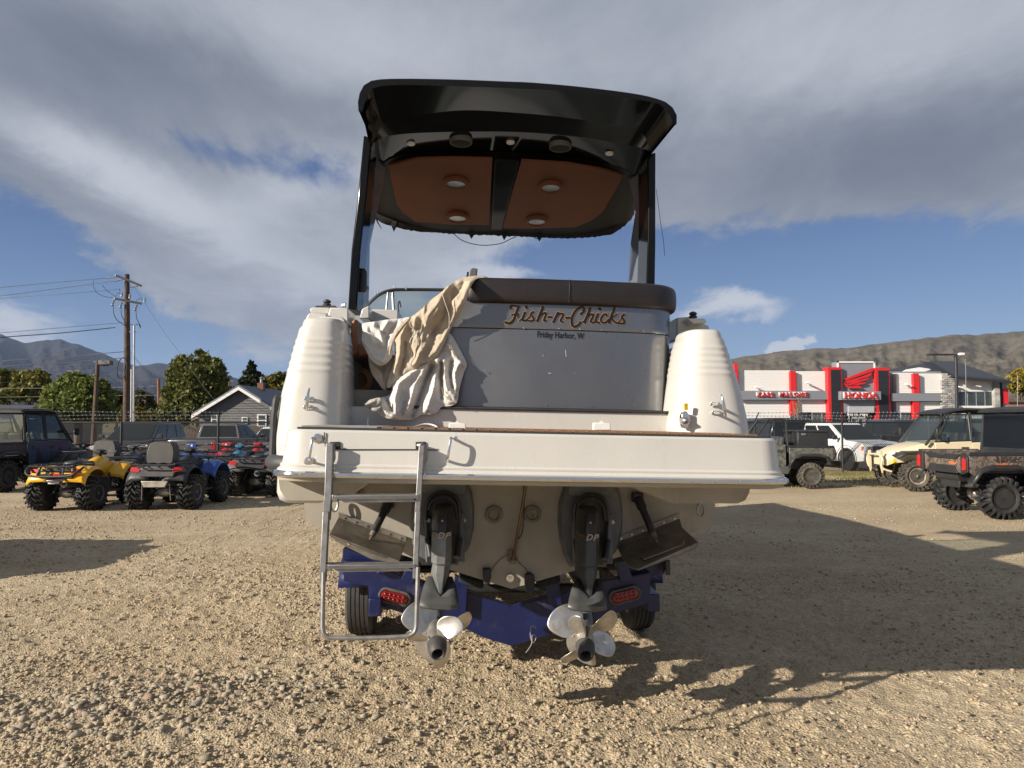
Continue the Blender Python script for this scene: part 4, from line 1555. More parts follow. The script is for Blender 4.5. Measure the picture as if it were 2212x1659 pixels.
def outdrive(dx, dark_):
    """dx: shift in picture px of the starboard one"""
    P = lambda cx, cy, v: bp(T4(cx, cy)[0] + dx, T4(cx, cy)[1] + (4 if dx else 0), v)
    rs = MB()
    outline = [(215, 148), (500, 148), (532, 220), (548, 330), (546, 480), (520, 600), (498, 650), (432, 705), (430, 758), (160, 755), (118, 660), (95, 560), (82, 430), (88, 300), (130, 160)]
    f = [P(x, y, 1.20) for x, y in outline]
    b = [Vector((p.x, 1.31, p.z)) for p in f]
    cc = sum(f, Vector()) / len(f)
    f2 = [cc + (p - cc) * .93 + Vector((0, -.02, 0)) for p in f]
    rs.loft([f2, f, b])
    root = rs.build('outdrive', shieldg, boat, ang=30)
    # black recess, gimbal ring and bellows
    rec = [(190, 300), (235, 235), (290, 212), (360, 212), (410, 240), (442, 310), (450, 470), (420, 620), (410, 745), (205, 745), (190, 620), (172, 440)]
    MB().loft([[P(x, y, 1.12) for x, y in rec], [P(x, y, 1.22) for x, y in rec]]).build('gimbal_housing', driveb, root, ang=30)
    arch = catmull([P(x, y, 1.05) for x, y in ((192, 420), (196, 330), (225, 262), (285, 228), (345, 226), (405, 255), (432, 320), (438, 420))], 5)
    MB().tube(arch, .016, 8).build('gimbal_ring', driveb, root)
    arch = catmull([P(x, y, 1.0) for x, y in ((212, 350), (235, 290), (290, 258), (350, 258), (400, 300), (415, 360), (420, 415))], 5)
    MB().tube(arch, .011, 8).build('gimbal_ring', rubber, root)
    # lifting handle moulded over the top
    MB().box(P(317, 180, 1.14), (.33, .07, .10)).build('shield_cover', shieldg, root, bevel=.02)
    # side plates of the fork and trim cylinders
    for x0, x1, y0, y1 in ((176, 200, 370, 740), (446, 470, 370, 735)):
        MB().prism([P(x0, y0, 1.05), P(x1, y0, 1.05), P(x1 + 8, y1, 1.0), P(x0 + (14 if x0 < 300 else -20), y1, 1.0)], (0, .08, 0)).build('fork_plate', shieldg, root, bevel=.006)
    for x in (205, 440):
        MB().cyl(P(x, 560, 1.0), P(x + (22 if x < 300 else -22), 700, .92), .022, .022, 12).build('trim_cylinder', driveb, root)
        MB().lathe([(.001, 0), (.016, 0), (.014, .012), (.001, .014)], P(x + (-18 if x > 300 else 6) + 52 * (x > 300), 425, 1.06), (0, -1, 0), 10).build('pivot_bolt', steel, root)
    # upper unit: faceted black cap
    cap = MB()
    secs = [((262, 325), (375, 328), 1.02, .80), ((246, 345), (381, 345), 1.02, .76), ((236, 420), (381, 420), 1.0, .73), ((234, 510), (380, 505), .98, .72)]
    rings = []
    for (l, r, vb, vf) in secs:
        a, b_ = P(*l, vf + .06), P(*r, vf + .06)
        w = (a + b_) / 2
        hw = (b_.x - a.x) / 2
        z = w.z
        rings.append([Vector((w.x - hw, vb, z)), Vector((w.x - hw, vf + .07, z)), Vector((w.x - hw * .45, vf, z)), Vector((w.x + hw * .45, vf, z)), Vector((w.x + hw, vf + .07, z)), Vector((w.x + hw, vb, z))])
    cap.loft(rings).build('drive_cap', driveb, root, bevel=.006)
    # intermediate housing with the striped band
    leg = MB()
    secs = [((235, 511), (379, 506), .98, .722), ((233, 560), (379, 566), .97, .715), ((231, 640), (378, 640), .96, .71), ((229, 735), (376, 740), .95, .70), ((240, 746), (368, 748), .95, .71), ((228, 815), (364, 815), .95, .70), ((250, 870), (345, 870), .95, .70), ((285, 960), (322, 960), .9, .72), ((296, 990), (312, 990), .88, .74)]
    rings = []
    for (l, r, vb, vf) in secs:
        a, b_ = P(*l, vf + .06), P(*r, vf + .06)
        w = (a + b_) / 2
        hw = (b_.x - a.x) / 2
        z = w.z
        rings.append([Vector((w.x - hw, vb, z)), Vector((w.x - hw, vf + .07, z)), Vector((w.x - hw * .45, vf, z)), Vector((w.x + hw * .45, vf, z)), Vector((w.x + hw, vf + .07, z)), Vector((w.x + hw, vb, z))])
    leg.loft(rings).build('drive_leg', driveg if not dx else dark_, root, bevel=.005)  # left leg's grey lightened for partial sun, right leg a darker copy
    # stripes and letters
    def st(p0, p1, p2, p3, th, m, nm):
        for a, b_ in ((p0, p1), (p1, p2), (p2, p3)):
            A, B = Vector(a), Vector(b_)
            A2, B2 = A + Vector((0, 0, -th)), B + Vector((0, 0, -th))
            o = Vector((0, -.003, 0))
            MB().prism([A + o, B + o, B2 + o, A2 + o], (0, .004, 0)).build(nm, m, root, smooth=False)
    fl = rings[0]
    zz = [-.008, -.018, -.026, -.034]
    for k, dz in enumerate(zz):
        o = Vector((0, 0, dz + .002))
        st(fl[1] + o + Vector((-.001, 0, .0)), fl[2] + o + Vector((0, -.001, -.018)), fl[3] + o + Vector((0, -.001, -.018)), fl[4] + o + Vector((.001, 0, .0)), .0035, mat('red_stripe', (.42, .04, .03), .4) if k == 0 else mat('grey_stripe', (.22, .21, .19), .4), 'stripe')
    pc = P(322, 545, .71)
    lm = mat('silver_letter', (.42, .40, .36), .4)
    for cx, sh in ((pc.x - .020, 'D'), (pc.x + .020, 'P')):
        text_obj('drive_letter', sh, .055, lm, root, plane_mtx((cx, pc.y - .006, pc.z + .004), (1, 0, 0), (0, 0, 1)), extrude=.001, shear=.35, bold=.0006)
    MB().lathe([(.001, 0), (.009, 0), (.007, .005), (.001, .006)], P(312, 430, .725), (0, -1, 0), 10).build('screw', steel, root)
    # anti-ventilation plate: a broad sloping skirt ending in a thick lip
    sk = MB()
    def rowsec(pts, v): return [P(x, y, v) for x, y in pts]
    r0 = rowsec(((205, 840), (250, 850), (300, 900), (345, 850), (385, 845)), .88)
    r1 = rowsec(((172, 920), (235, 930), (300, 975), (360, 925), (415, 915)), .76)
    r2 = rowsec(((152, 1000), (225, 1000), (292, 1005), (360, 1000), (428, 990)), .64)
    r3 = rowsec(((145, 1048), (225, 1046), (292, 1046), (360, 1048), (432, 1050)), .58)
    r4 = rowsec(((145, 1062), (225, 1072), (292, 1076), (360, 1076), (432, 1066)), .585)
    r5 = rowsec(((165, 1066), (225, 1078), (292, 1082), (360, 1082), (415, 1070)), .70)
    sk.grid([r0, r1, r2, r3, r4, r5])
    sk.build('cavitation_plate', mat('skirt_grey', (.085, .09, .09), .42, metal=.2, var=.2, dirt=(.2, .18, .15), dirt_amt=.2), root, ang=30, solid=.012)
    tr = MB()
    for i in range(13):
        a = P(165 + i * 20.5, 1063, .60)
        tr.box(a, (.008, .02, .016))
    tr.build('grille_teeth', rubber, root, kind='stuff')
    # torpedo
    A, B = P(250, 1120, .86), P(300, 1330, .60)
    ax = (P(280, 1425, .45) - P(262, 1215, .72)).normalized()
    a0 = P(262, 1215, .72)
    tor = MB()
    tor.cyl(P(262, 1060, .86), P(258, 1180, .78), .045, .055, 16)
    tor.build('lower_leg', driveg, root)
    MB().lathe([(.02, -.42), (.05, -.34), (.062, -.2), (.064, -.06), (.060, 0)], a0, ax, 24).build('gear_case', driveg, root)
    h = MB().lathe([(.061, .0), (.064, .01), (.060, .07), (.056, .085), (.058, .10), (.057, .17)], a0, ax, 26).build('propeller_hub', propm, root)
    e = MB().lathe([(.057, .17), (.059, .175), (.056, .225), (.047, .262), (.036, .272), (.030, .262), (.028, .2), (.001, .2)], a0, ax, 26).build('hub_end', propd, root)
    # two contra-rotating sets of blades, each blade on its own
    r_ = .205
    ph0 = .95 if not dx else .75
    ph1 = .05 if not dx else 1.0
    for i in range(3):
        rows = blade(a0 + ax * .045, ax, ph0 + i * 2 * pi / 3, r_ * 1.12, .112, .62, .06, -.12, .45)
        MB().grid(rows).build('propeller_blade', propm, root, solid=.006, sub=1)
    for i in range(3):
        rows = blade(a0 + ax * .125, ax, ph1 + i * 2 * pi / 3, r_ * .92, .074, -.72, .056, .05, -.5)
        MB().grid(rows).build('propeller_blade', propm, root, solid=.006, sub=1)
    return root


o1 = outdrive(0, driveg)
o1['label'] = 'outdrive with rust-streaked grey leg'
o2 = outdrive(320, mat('drive_dark_grey', (.06, .066, .07), .4, metal=.3, var=.2, dirt=(.10, .075, .05), dirt_amt=.3, dirt_scale=4))
o2['label'] = 'outdrive with dark leg'


# ================================================================ trailer
TY = 5.3
TR = Vector((.03, 5.25, 0))
blue = mat('blue_trailer_paint', (.005, .011, .066), .38, var=.15, coat=.2, dirt=(.16, .14, .12), dirt_amt=.22, dirt_scale=5)
redlens = mat('red_lamp_lens', (.22, .006, .008), .15, var=.1, coat=.5)
tyrem = mat('worn_tyre', (.045, .043, .04), .8, var=.15, scale=8, dirt=(.22, .19, .15), dirt_amt=.3, dirt_scale=6)


def trailer():
    t = empty('boat_trailer', TR, rad(3.7), 'blue steel boat trailer with red oval lamps and ribbed road tyres under the cruiser', 'trailer')
    L = lambda px, py, D: Matrix.Rotation(rad(-3.7), 3, 'Z') @ (at(px, py, D) - TR)
    D = 5.3
    # rear cross-member: a shallow V of plate
    top = [(742, 1212), (800, 1218), (858, 1241), (925, 1262), (960, 1263), (1006, 1278), (1048, 1292), (1108, 1312), (1160, 1296), (1215, 1282), (1290, 1258), (1400, 1238), (1405, 1236)]
    bot = [(742, 1256), (795, 1266), (797, 1300), (870, 1325), (940, 1346), (1005, 1358), (1040, 1376), (1105, 1396), (1160, 1380), (1225, 1360), (1290, 1338), (1385, 1308), (1405, 1300)]
    a = [L(*p, D) for p in top]
    b = [L(*p, D) for p in bot]
    off = Vector((0, .09, 0))
    MB().loft([[p, q, q + off, p + off] for p, q in zip(a, b)]).build('cross_member', blue, t, bevel=.004)
    # mud-guards / fenders
    m = MB()
    rows = []
    for k in range(9):
        th = pi * k / 8
        rows.append([Vector((x, 1.40 - cos(th) * .55, .42 + sin(th) * .42)) for x in (-1.52, -1.24)])
    for sgn in (-1, 1):
        rows = []
        for k in range(11):
            th = pi * k / 10
            rows.append([Vector((sgn * (1.44 if sgn < 0 else 1.34), 1.75 - cos(th) * .85, .50 + sin(th) * .34)), Vector((sgn * 1.12, 1.75 - cos(th) * .85, .50 + sin(th) * .34))])
        MB().grid(rows).build('fender', blue, t, solid=.006)
    MB().prism([L(740, 1186, 5.45), L(742, 1184, 5.45), L(835, 1215, 5.45), L(835, 1242, 5.45), L(740, 1242, 5.45)], (0, .1, 0)).build('fender_end', blue, t, bevel=.006)
    MB().prism([L(1345, 1228, 5.4), L(1440, 1212, 5.4), L(1445, 1238, 5.4), L(1400, 1246, 5.4), L(1345, 1250, 5.4)], (0, .1, 0)).build('fender_end', blue, t, bevel=.006)
    MB().box(L(1440, 1224, 5.3), (.035, .08, .11)).build('bunk_end', driveb, t, bevel=.006)
    MB().tube([L(1437, 1232, 5.28), L(1436, 1245, 5.27), L(1439, 1250, 5.27)], .008, 6).build('safety_pin', steel, t)
    # longitudinal rails
    for sgn in (-1, 1):
        MB().box((sgn * 1.02, 4.0, .56), (.09, 8.0, .13)).build('frame_rail', blue, t, bevel=.008)
        MB().box((sgn * .55, 3.2, .62), (.09, 6.2, .06), Matrix.Rotation(sgn * -.25, 3, 'Y')).build('bunk', driveb, t, bevel=.01)
    for y in (2.2, 4.5, 6.8):
        MB().box((0, y, .47), (2.0, .10, .10)).build('cross_beam', blue, t, bevel=.006)
    MB().cyl((-1.26, 1.35, .37), (1.17, 1.35, .37), .04, .04, 12).build('axle', driveb, t)
    MB().cyl((-1.26, 2.25, .37), (1.17, 2.25, .37), .04, .04, 12).build('axle', driveb, t)
    # uprights that carry the padded chocks
    for pts in (((982, 1242), (1010, 1258), (1006, 1330), (975, 1320)), ((1060, 1250), (1062, 1250), (1062, 1250), (1060, 1250)), ((1178, 1266), (1208, 1258), (1214, 1308), (1186, 1312)), ((1330, 1216), (1352, 1210), (1368, 1252), (1342, 1258)), ((880, 1222), (905, 1228), (892, 1262), (866, 1252)), ((826, 1222), (845, 1217), (832, 1238), (812, 1240))):
        if pts[0][0] == 1060: continue
        MB().prism([L(*p, 5.24) for p in pts], (0, .06, 0)).build('upright', blue, t, bevel=.004)
    for pts in (((992, 1246), (997, 1243), (1046, 1260), (1044, 1272), (1036, 1272), (990, 1257)), ((1157, 1258), (1205, 1243), (1211, 1246), (1211, 1258), (1165, 1273)), ((1308, 1212), (1340, 1196), (1350, 1206), (1345, 1214), (1318, 1221)), ((888, 1196), (920, 1206), (928, 1220), (890, 1212))):
        MB().prism([L(*p, 5.16) for p in pts], (0, .28, 0)).build('padded_chock', mat('black_carpet', (.02, .022, .022), .95, var=.3, scale=40), t, bevel=.01)
    # cranked members seen in the light
    MB().prism([L(930, 1250, 5.4), L(945, 1246, 5.4), L(1088, 1302, 5.6), L(1085, 1308, 5.6)], (0, .03, -.02)).build('brace', blue, t, smooth=False)
    # oval lamps with dirty surrounds
    for cx, cy, rot in ((852, 1290, 14), (1350, 1286, -13)):
        c = L(cx, cy, 5.27)
        cr, sr = cos(rad(-rot)), sin(rad(-rot))

        def oval(hw, hh, y):
            out = []
            for i in range(28):
                th = 2 * pi * i / 28
                x = cos(th) * hh + (hw - hh) * (1 if cos(th) > 0 else -1)
                z = sin(th) * hh
                out.append(Vector((c.x + x * cr - z * sr, c.y + y, c.z + x * sr + z * cr)))
            return out
        o = MB().loft([oval(.118, .052, .03), oval(.120, .054, -.006), oval(.108, .042, -.010), oval(.104, .038, .0)]).build('lamp_surround', mat('dusty_rubber', (.10, .09, .075), .8, var=.3, scale=20), t)
        MB().loft([oval(.1, .036, .0), oval(.098, .034, -.012), oval(.085, .022, -.018)]).build('tail_lamp', redlens, o)
        for i in range(10):
            x, z = -.066 + .033 * (i % 5), (-.014 if i < 5 else .014)
            MB().sphere((c.x + x * cr - z * sr, c.y - .0165, c.z + x * sr + z * cr), .012, 8, 6).build('lamp_bead', redlens, o)
    # loose wire hanging at the centre
    MB().tube(catmull([L(1158, 1358, 5.22), L(1148, 1352, 5.21), L(1146, 1375, 5.2), L(1152, 1388, 5.2), L(1158, 1376, 5.2), L(1150, 1372, 5.2), L(1148, 1392, 5.18), L(1136, 1410, 5.15)], 6), .0035, 5).build('wire_pigtail', mat('grey_wire', (.3, .29, .27), .5), t)
    MB().tube(catmull([L(858, 1331, 5.3), L(856, 1342, 5.28), L(863, 1346, 5.28), L(868, 1338, 5.3)], 5), .004, 5).build('wire_loop', mat('pink_wire', (.35, .16, .13), .5), t)
    # wheels: ribbed road tyres, dual axle
    wz = .37
    for sgn in (-1, 1):
        for y in (1.35, 2.25):
            w = wheel_road((sgn * (1.29 if sgn < 0 else 1.20), y, wz), .37, .22, t)
    return t


def wheel_road(c, R, W, parent):
    m = MB()
    prof = [(R * .62, -W / 2 + .02), (R * .8, -W / 2 - .005), (R * .93, -W / 2 + .002), (R * .975, -W / 2 + .018)]
    # five ribs separated by grooves
    n = 5
    x = -W / 2 + .022
    rw = (W - .044 - (n - 1) * .009) / n
    for i in range(n):
        prof += [(R, x), (R, x + rw)]
        x += rw
        if i < n - 1:
            prof += [(R - .012, x + .001), (R - .012, x + .008)]
            x += .009
    prof += [(R * .975, W / 2 - .018), (R * .93, W / 2 - .002), (R * .8, W / 2 + .005), (R * .62, W / 2 - .02)]
    m.lathe(prof, c, (1, 0, 0), 40)
    # sipes: small notches along the ribs, as shallow dark bars standing proud by a hair
    w = m.build('wheel', tyrem, parent, ang=25)
    rim = MB().lathe([(R * .62, -W / 2 + .02), (R * .55, -W / 2 + .03), (R * .5, -.02), (R * .15, -.03), (R * .15, .0), (R * .5, .02), (R * .62, W / 2 - .02)], c, (1, 0, 0), 28)
    rim.build('rim', mat('white_rim', (.5, .5, .48), .5), w)
    return w


trailer()

# ================================================================ canvas cover and rope
from mathutils.geometry import delaunay_2d_cdt


def TC(cx, cy): return 729 + .2279 * cx, 540 + .2279 * cy


def inside(p, poly):
    x, y = p
    c = False
    j = len(poly) - 1
    for i in range(len(poly)):
        xi, yi = poly[i]
        xj, yj = poly[j]
        if (yi > y) != (yj > y) and x < (xj - xi) * (y - yi) / (yj - yi) + xi:
            c = not c
        j = i
    return c


def dpoly(P, line):
    """numpy distance from points P (n,2) to a polyline"""
    d = np.full(len(P), 1e9)
    for (x0, y0), (x1, y1) in zip(line, line[1:]):
        a = np.array([x0, y0], float)
        b = np.array([x1, y1], float)
        ab = b - a
        t = np.clip(((P - a) @ ab) / (ab @ ab), 0, 1)
        q = a + t[:, None] * ab
        d = np.minimum(d, np.hypot(*(P - q).T))
    return d


def draped(name, outline, vfun, folds, material, parent, step=9.0, edge=.012, seed=0, closed_curve=True):
    out = [(p.x, p.y) for p in catmull([Vector((*p, 0)) for p in outline], 6, True)]
    r = random.Random(seed)
    xs = [p[0] for p in out]
    ys = [p[1] for p in out]
    pts = [Vector(p) for p in out]
    nb = len(pts)
    y = min(ys)
    row = 0
    arr = np.array(out)
    while y < max(ys):
        x = min(xs) + (step / 2 if row % 2 else 0)
        while x < max(xs):
            if inside((x, y), out) and np.hypot(*(arr - (x, y)).T).min() > step * .45:
                pts.append(Vector((x + r.uniform(-1, 1), y + r.uniform(-1, 1))))
            x += step
        y += step * .866
        row += 1
    vs, _, fs, *_ = delaunay_2d_cdt(pts, [(i, (i + 1) % nb) for i in range(nb)], [], 1, 1e-4)
    P = np.array([(v.x, v.y) for v in vs])
    dep = np.array([vfun(x, y) for x, y in P])
    wob = fbm(P[:, 0] / 70, P[:, 1] / 70, 3, seed + 5) - .5
    wx = P[:, 0] + wob * 16
    Q = np.stack([wx, P[:, 1] + (fbm(P[:, 0] / 50 + 9, P[:, 1] / 50, 3, seed + 9) - .5) * 16], 1)
    for line, amp, w in folds:
        d = dpoly(Q, line)
        dep -= .52 * amp * (.6 * np.exp(-(d / (1.25 * w)) ** 2) + .5 * np.exp(-d / (.8 * w)))
    dep -= (fbm(P[:, 0] / 70, P[:, 1] / 110, 3, seed) - .5) * .020
    dep -= (1 - np.abs(2 * fbm((P[:, 0] + P[:, 1] * .5) / 70, (P[:, 1] - P[:, 0] * .3) / 170, 3, seed + 40) - 1)) * .012
    de = dpoly(P, out + out[:1])
    dep += edge * np.exp(-(de / 22) ** 2)
    m = MB()
    m.v = [tuple(bp(*TC(x, y), float(d))) for (x, y), d in zip(P, dep)]
    m.f = [tuple(f) for f in fs]
    o = m.build(name, material, parent, ang=75, solid=.003)
    return o


canvas = mat('beige_canvas', (.43, .365, .275), .9, var=.07, scale=5, bump=.25, bscale=180, dirt=(.34, .28, .2), dirt_amt=.25, dirt_scale=4, bdist=.002)
canvasw = mat('pale_canvas', (.56, .54, .50), .88, var=.05, scale=5, bump=.25, bscale=180, dirt=(.42, .38, .31), dirt_amt=.22, dirt_scale=4, bdist=.002)
cover = empty('canvas_cover', mw=BM, label='beige and white canvas cover crumpled over the left end of the bench', cat='boat cover')


def make_cover():
    def va(x, y):
        t = (y - 250) / 1050
        return 1.035 + .085 * max(0, min(1, (y - 520) / 220)) - .14 * max(0, t - .5) + (0.16 * max(0, 1 - (y - 240) / 60.0) if y < 300 else 0)
    A = [(1420, 258), (1330, 245), (1190, 265), (1060, 330), (985, 400), (880, 480), (760, 590), (690, 640), (615, 720), (560, 800), (540, 870), (545, 1000), (520, 1120), (490, 1190), (470, 1300), (530, 1290), (640, 1200), (760, 1140), (860, 1080), (950, 1000), (1010, 890), (1080, 740), (1160, 600), (1225, 460), (1262, 350), (1320, 275)]
    fa = [([(1290, 270), (1215, 420), (1120, 600), (1030, 780), (930, 960), (800, 1060)], .055, 40),
          ([(1050, 340), (940, 520), (860, 620), (810, 790), (790, 930), (740, 1080)], .075, 30),
          ([(1000, 430), (1030, 560), (1050, 700)], -.05, 24), ([(1100, 380), (1080, 480), (1000, 640), (900, 800)], -.05, 20),
          ([(960, 560), (900, 640), (880, 760), (830, 900), (720, 1080)], .05, 18),
          ([(740, 650), (720, 760), (790, 830)], .045, 20), ([(700, 800), (690, 920), (720, 1020)], -.05, 18),
          ([(650, 700), (600, 820), (590, 980), (540, 1150)], .06, 26), ([(640, 880), (640, 1020), (590, 1180)], -.05, 16),
          ([(830, 500), (815, 620), (830, 720)], .03, 14), ([(1200, 300), (1180, 360), (1120, 420)], -.03, 16)]
    a = draped('cover_drape', A, va, fa, canvas, cover, seed=3)
    for ln, r_ in ((((680, 640), (690, 715), (740, 780), (690, 860), (700, 990), (672, 1070), (700, 1112)), .004), (((990, 410), (1020, 500), (1058, 620), (1058, 742)), .003), (((710, 800), (735, 872)), .003)):
        MB().tube(catmull([bp(*TC(*p), va(*p) - .05) for p in ln], 5), r_, 5).build('cord', canvasw, a)
    B = [(240, 700), (350, 680), (480, 660), (600, 650), (690, 640), (640, 720), (560, 800), (520, 900), (520, 1000), (470, 1070), (400, 1095), (320, 1040), (255, 920), (230, 850), (240, 770)]
    fb = [([(350, 690), (400, 780), (440, 900)], .07, 30), ([(280, 760), (340, 880), (420, 900)], .05, 22), ([(370, 720), (440, 790)], -.07, 16), ([(560, 700), (480, 800), (450, 900)], -.05, 22), ([(480, 680), (420, 760)], .05, 20), ([(260, 880), (350, 1010), (420, 1060)], .05, 18), ([(500, 860), (470, 960), (430, 1040)], .05, 20)]
    draped('cover_bunch', B, lambda x, y: 1.16 - .1 * (y - 640) / 450, fb, canvasw, cover, seed=8)
    S = [(700, 640), (640, 665), (560, 760), (505, 850), (488, 980), (500, 985), (530, 880), (580, 800), (640, 720)]
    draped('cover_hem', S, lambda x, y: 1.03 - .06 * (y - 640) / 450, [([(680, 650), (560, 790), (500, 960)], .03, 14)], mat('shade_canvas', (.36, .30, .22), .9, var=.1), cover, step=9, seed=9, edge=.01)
    C = [(300, 990), (400, 1060), (500, 1000), (545, 1060), (530, 1150), (490, 1220), (470, 1320), (430, 1318), (380, 1250), (330, 1180), (300, 1080)]
    fc = [([(320, 1080), (420, 1180), (450, 1300)], .06, 22), ([(480, 1040), (440, 1150), (440, 1260)], -.05, 20)]
    draped('cover_tuck', C, lambda x, y: 1.20 - .1 * (y - 1000) / 300, fc, canvas, cover, seed=11)
    Dp = [(1060, 790), (1110, 850), (1190, 1000), (1226, 1085), (1200, 1160), (1170, 1260), (1150, 1350), (1135, 1440), (1080, 1478), (985, 1490), (935, 1548), (800, 1565), (735, 1600), (680, 1610), (560, 1608), (450, 1590), (380, 1540), (350, 1480), (352, 1430), (410, 1400), (500, 1370), (522, 1300), (560, 1210), (650, 1150), (810, 1095), (920, 1030), (985, 920), (1030, 840)]

    def vd(x, y):
        t = (y - 800) / 800
        return 1.14 - .05 * t - .12 * max(0, t - .45) - .06 * max(0, (800 - x) / 400)
    fd = [([(920, 1040), (720, 1150), (590, 1260), (550, 1400), (550, 1560)], .11, 36), ([(830, 1120), (740, 1260), (700, 1400), (650, 1550)], .08, 24),
          ([(900, 1100), (830, 1250), (770, 1420), (715, 1590)], -.13, 26), ([(960, 1050), (930, 1200), (900, 1340), (850, 1500)], .08, 24),
          ([(980, 1060), (985, 1200), (990, 1400)], -.10, 18), ([(1010, 1050), (1015, 1180), (1040, 1330), (1110, 1380)], .08, 20),
          ([(1060, 900), (1100, 1000), (1180, 1080)], .05, 22), ([(1150, 1080), (1110, 1160), (1125, 1300)], .08, 24), ([(1080, 1060), (1070, 1200), (1090, 1300)], -.08, 20),
          ([(390, 1440), (450, 1530), (540, 1590)], .07, 20), ([(460, 1400), (500, 1500), (560, 1570)], -.07, 18), ([(1000, 1380), (1060, 1430), (1130, 1450)], .05, 16), ([(640, 1440), (620, 1560)], -.05, 14), ([(560, 1180), (600, 1320), (640, 1400)], -.03, 30)]
    d = draped('cover_skirt', Dp, vd, fd, canvasw, cover, seed=21)
    for ln in (((985, 1300), (1010, 1370), (1060, 1420), (1130, 1448)), ((1060, 870), (1100, 960), (1150, 1050), (1195, 1120)), ((970, 975), (1040, 950), (1090, 920))):
        MB().tube(catmull([bp(*TC(*p), vd(*p) - .04) for p in ln], 5), .0025, 4).build('stitching', mat('shade_canvas', (.3, .25, .2)), d)
    Ep = [(250, 1470), (300, 1425), (345, 1410), (400, 1400), (420, 1440), (400, 1510), (350, 1530), (300, 1500)]
    draped('cover_corner', Ep, lambda x, y: .93, [([(260, 1465), (350, 1430)], .03, 14), ([(300, 1490), (380, 1480)], -.04, 12)], mat('grey_canvas', (.36, .34, .31), .9, var=.08), cover, step=9, seed=5)


make_cover()

rope = empty('rope', mw=BM, label='thin white rope lying in loops on the swim platform below the canvas', cat='rope')
MB().tube(catmull([bp(795, 903, .95), bp(794, 915, .92), bp(800, 926, .9), bp(815, 932, .80), bp(850, 928, .72), bp(880, 931, .62), bp(905, 927, .60), bp(935, 932, .5), bp(955, 926, .62), bp(975, 932, .5), bp(985, 926, .6)], 8), .0055, 6).build('strand', canvasw, rope)
MB().tube(catmull([bp(840, 929, .7), bp(835, 925, .8), bp(860, 931, .58), bp(895, 922, .8), bp(920, 916, .85), bp(940, 920, .8), bp(946, 929, .6), bp(930, 933, .42)], 8), .0055, 6).build('strand', canvasw, rope)

# ================================================================ hills
def hills(name, prof, D, foot, cols, seed, gully=1.0, xpad=0):
    """prof: skyline in picture points; built as a slope from its foot up to that skyline, then over the back"""
    pts = sorted(prof)
    X = np.array([(p[0] - 1106) / FPX * D for p in pts])
    Zr = np.array([at(p[0], p[1], D).z for p in pts])
    xs = np.linspace(X[0], X[-1], 640)
    zr = np.interp(xs, X, Zr)
    zr = zr + (fbm(xs / (D * .012), xs * 0, 5, seed) - .5) * D * .0035
    rows = []
    nr = 120
    for j in range(nr + 14):
        t = j / nr
        y = foot + (D - foot) * t
        tt = min(1, t)
        base = tt ** 1.25
        g = (fbm(xs / (D * .035) + 3, np.full_like(xs, y / (D * .09)), 6, seed + 3) - .5)
        rid = 1 - np.abs(2 * fbm(xs / (D * .05), np.full_like(xs, y / (D * .30)), 5, seed + 8) - 1)
        h = zr * (base + gully * (g * .22 + (rid - .8) * .16 + (fbm(xs / (D * .012), np.full_like(xs, y / (D * .03)), 5, seed + 21) - .5) * .05) * 4 * tt * (1 - tt) ** .7)
        if t > 1:
            h = zr * (1 - (t - 1) * 2.2)
        xx = xs * (y / D)
        rows.append(np.stack([xx if t <= 1 else xs, np.full_like(xs, y), np.maximum(h, -2)], -1))
    G = np.array(rows)
    m_, n_ = G.shape[:2]
    idx = np.arange(m_ * n_).reshape(m_, n_)
    q = np.stack([idx[:-1, :-1], idx[:-1, 1:], idx[1:, 1:], idx[1:, :-1]], -1).reshape(-1, 4)
    me = bpy.data.meshes.new(name)
    me.vertices.add(m_ * n_)
    me.vertices.foreach_set('co', G.reshape(-1))
    me.loops.add(q.size)
    me.loops.foreach_set('vertex_index', q.ravel().astype(np.int32))
    me.polygons.add(len(q))
    me.polygons.foreach_set('loop_start', np.arange(0, q.size, 4, dtype=np.int32))
    me.update()
    me.shade_smooth()
    o = bpy.data.objects.new(name, me)
    COL.objects.link(o)
    o['kind'] = 'structure'
    m = bpy.data.materials.new(name + '_slopes')
    m.use_nodes = True
    nt = m.node_tree
    E.nt = nt
    b = nt.nodes['Principled BSDF']
    b.inputs['Roughness'].default_value = 1
    b.inputs['Specular IOR Level'].default_value = 0
    tc = nt.nodes.new('ShaderNodeTexCoord')
    V = tc.outputs['Object']
    n1 = tex_noise(mapping(V, scale=(1, 1, 2.5)), 14 / D, 9, .68, .6)
    n2 = tex_noise(mapping(V, scale=(1, 1, 3)), 90 / D, 7, .7)
    c = mixc(smooth(n1, .35, .65), cols[0], cols[1])
    c = mixc(smooth(n2, .48, .66) * .75, c, cols[2])
    n3 = tex_noise(mapping(V, scale=(.6, .6, 6)), 40 / D, 8, .7, 1.2)
    c = mixc(smooth(n3, .56, .68) * .7, c, cols[3])
    nt.links.new(c, b.inputs['Base Color'])
    bn = nt.nodes.new('ShaderNodeBump')
    bn.inputs['Strength'].default_value = .8
    bn.inputs['Distance'].default_value = D * .004
    nt.links.new((n2 + n1).s, bn.inputs['Height'])
    nt.links.new(bn.outputs[0], b.inputs['Normal'])
    me.materials.append(m)
    return o


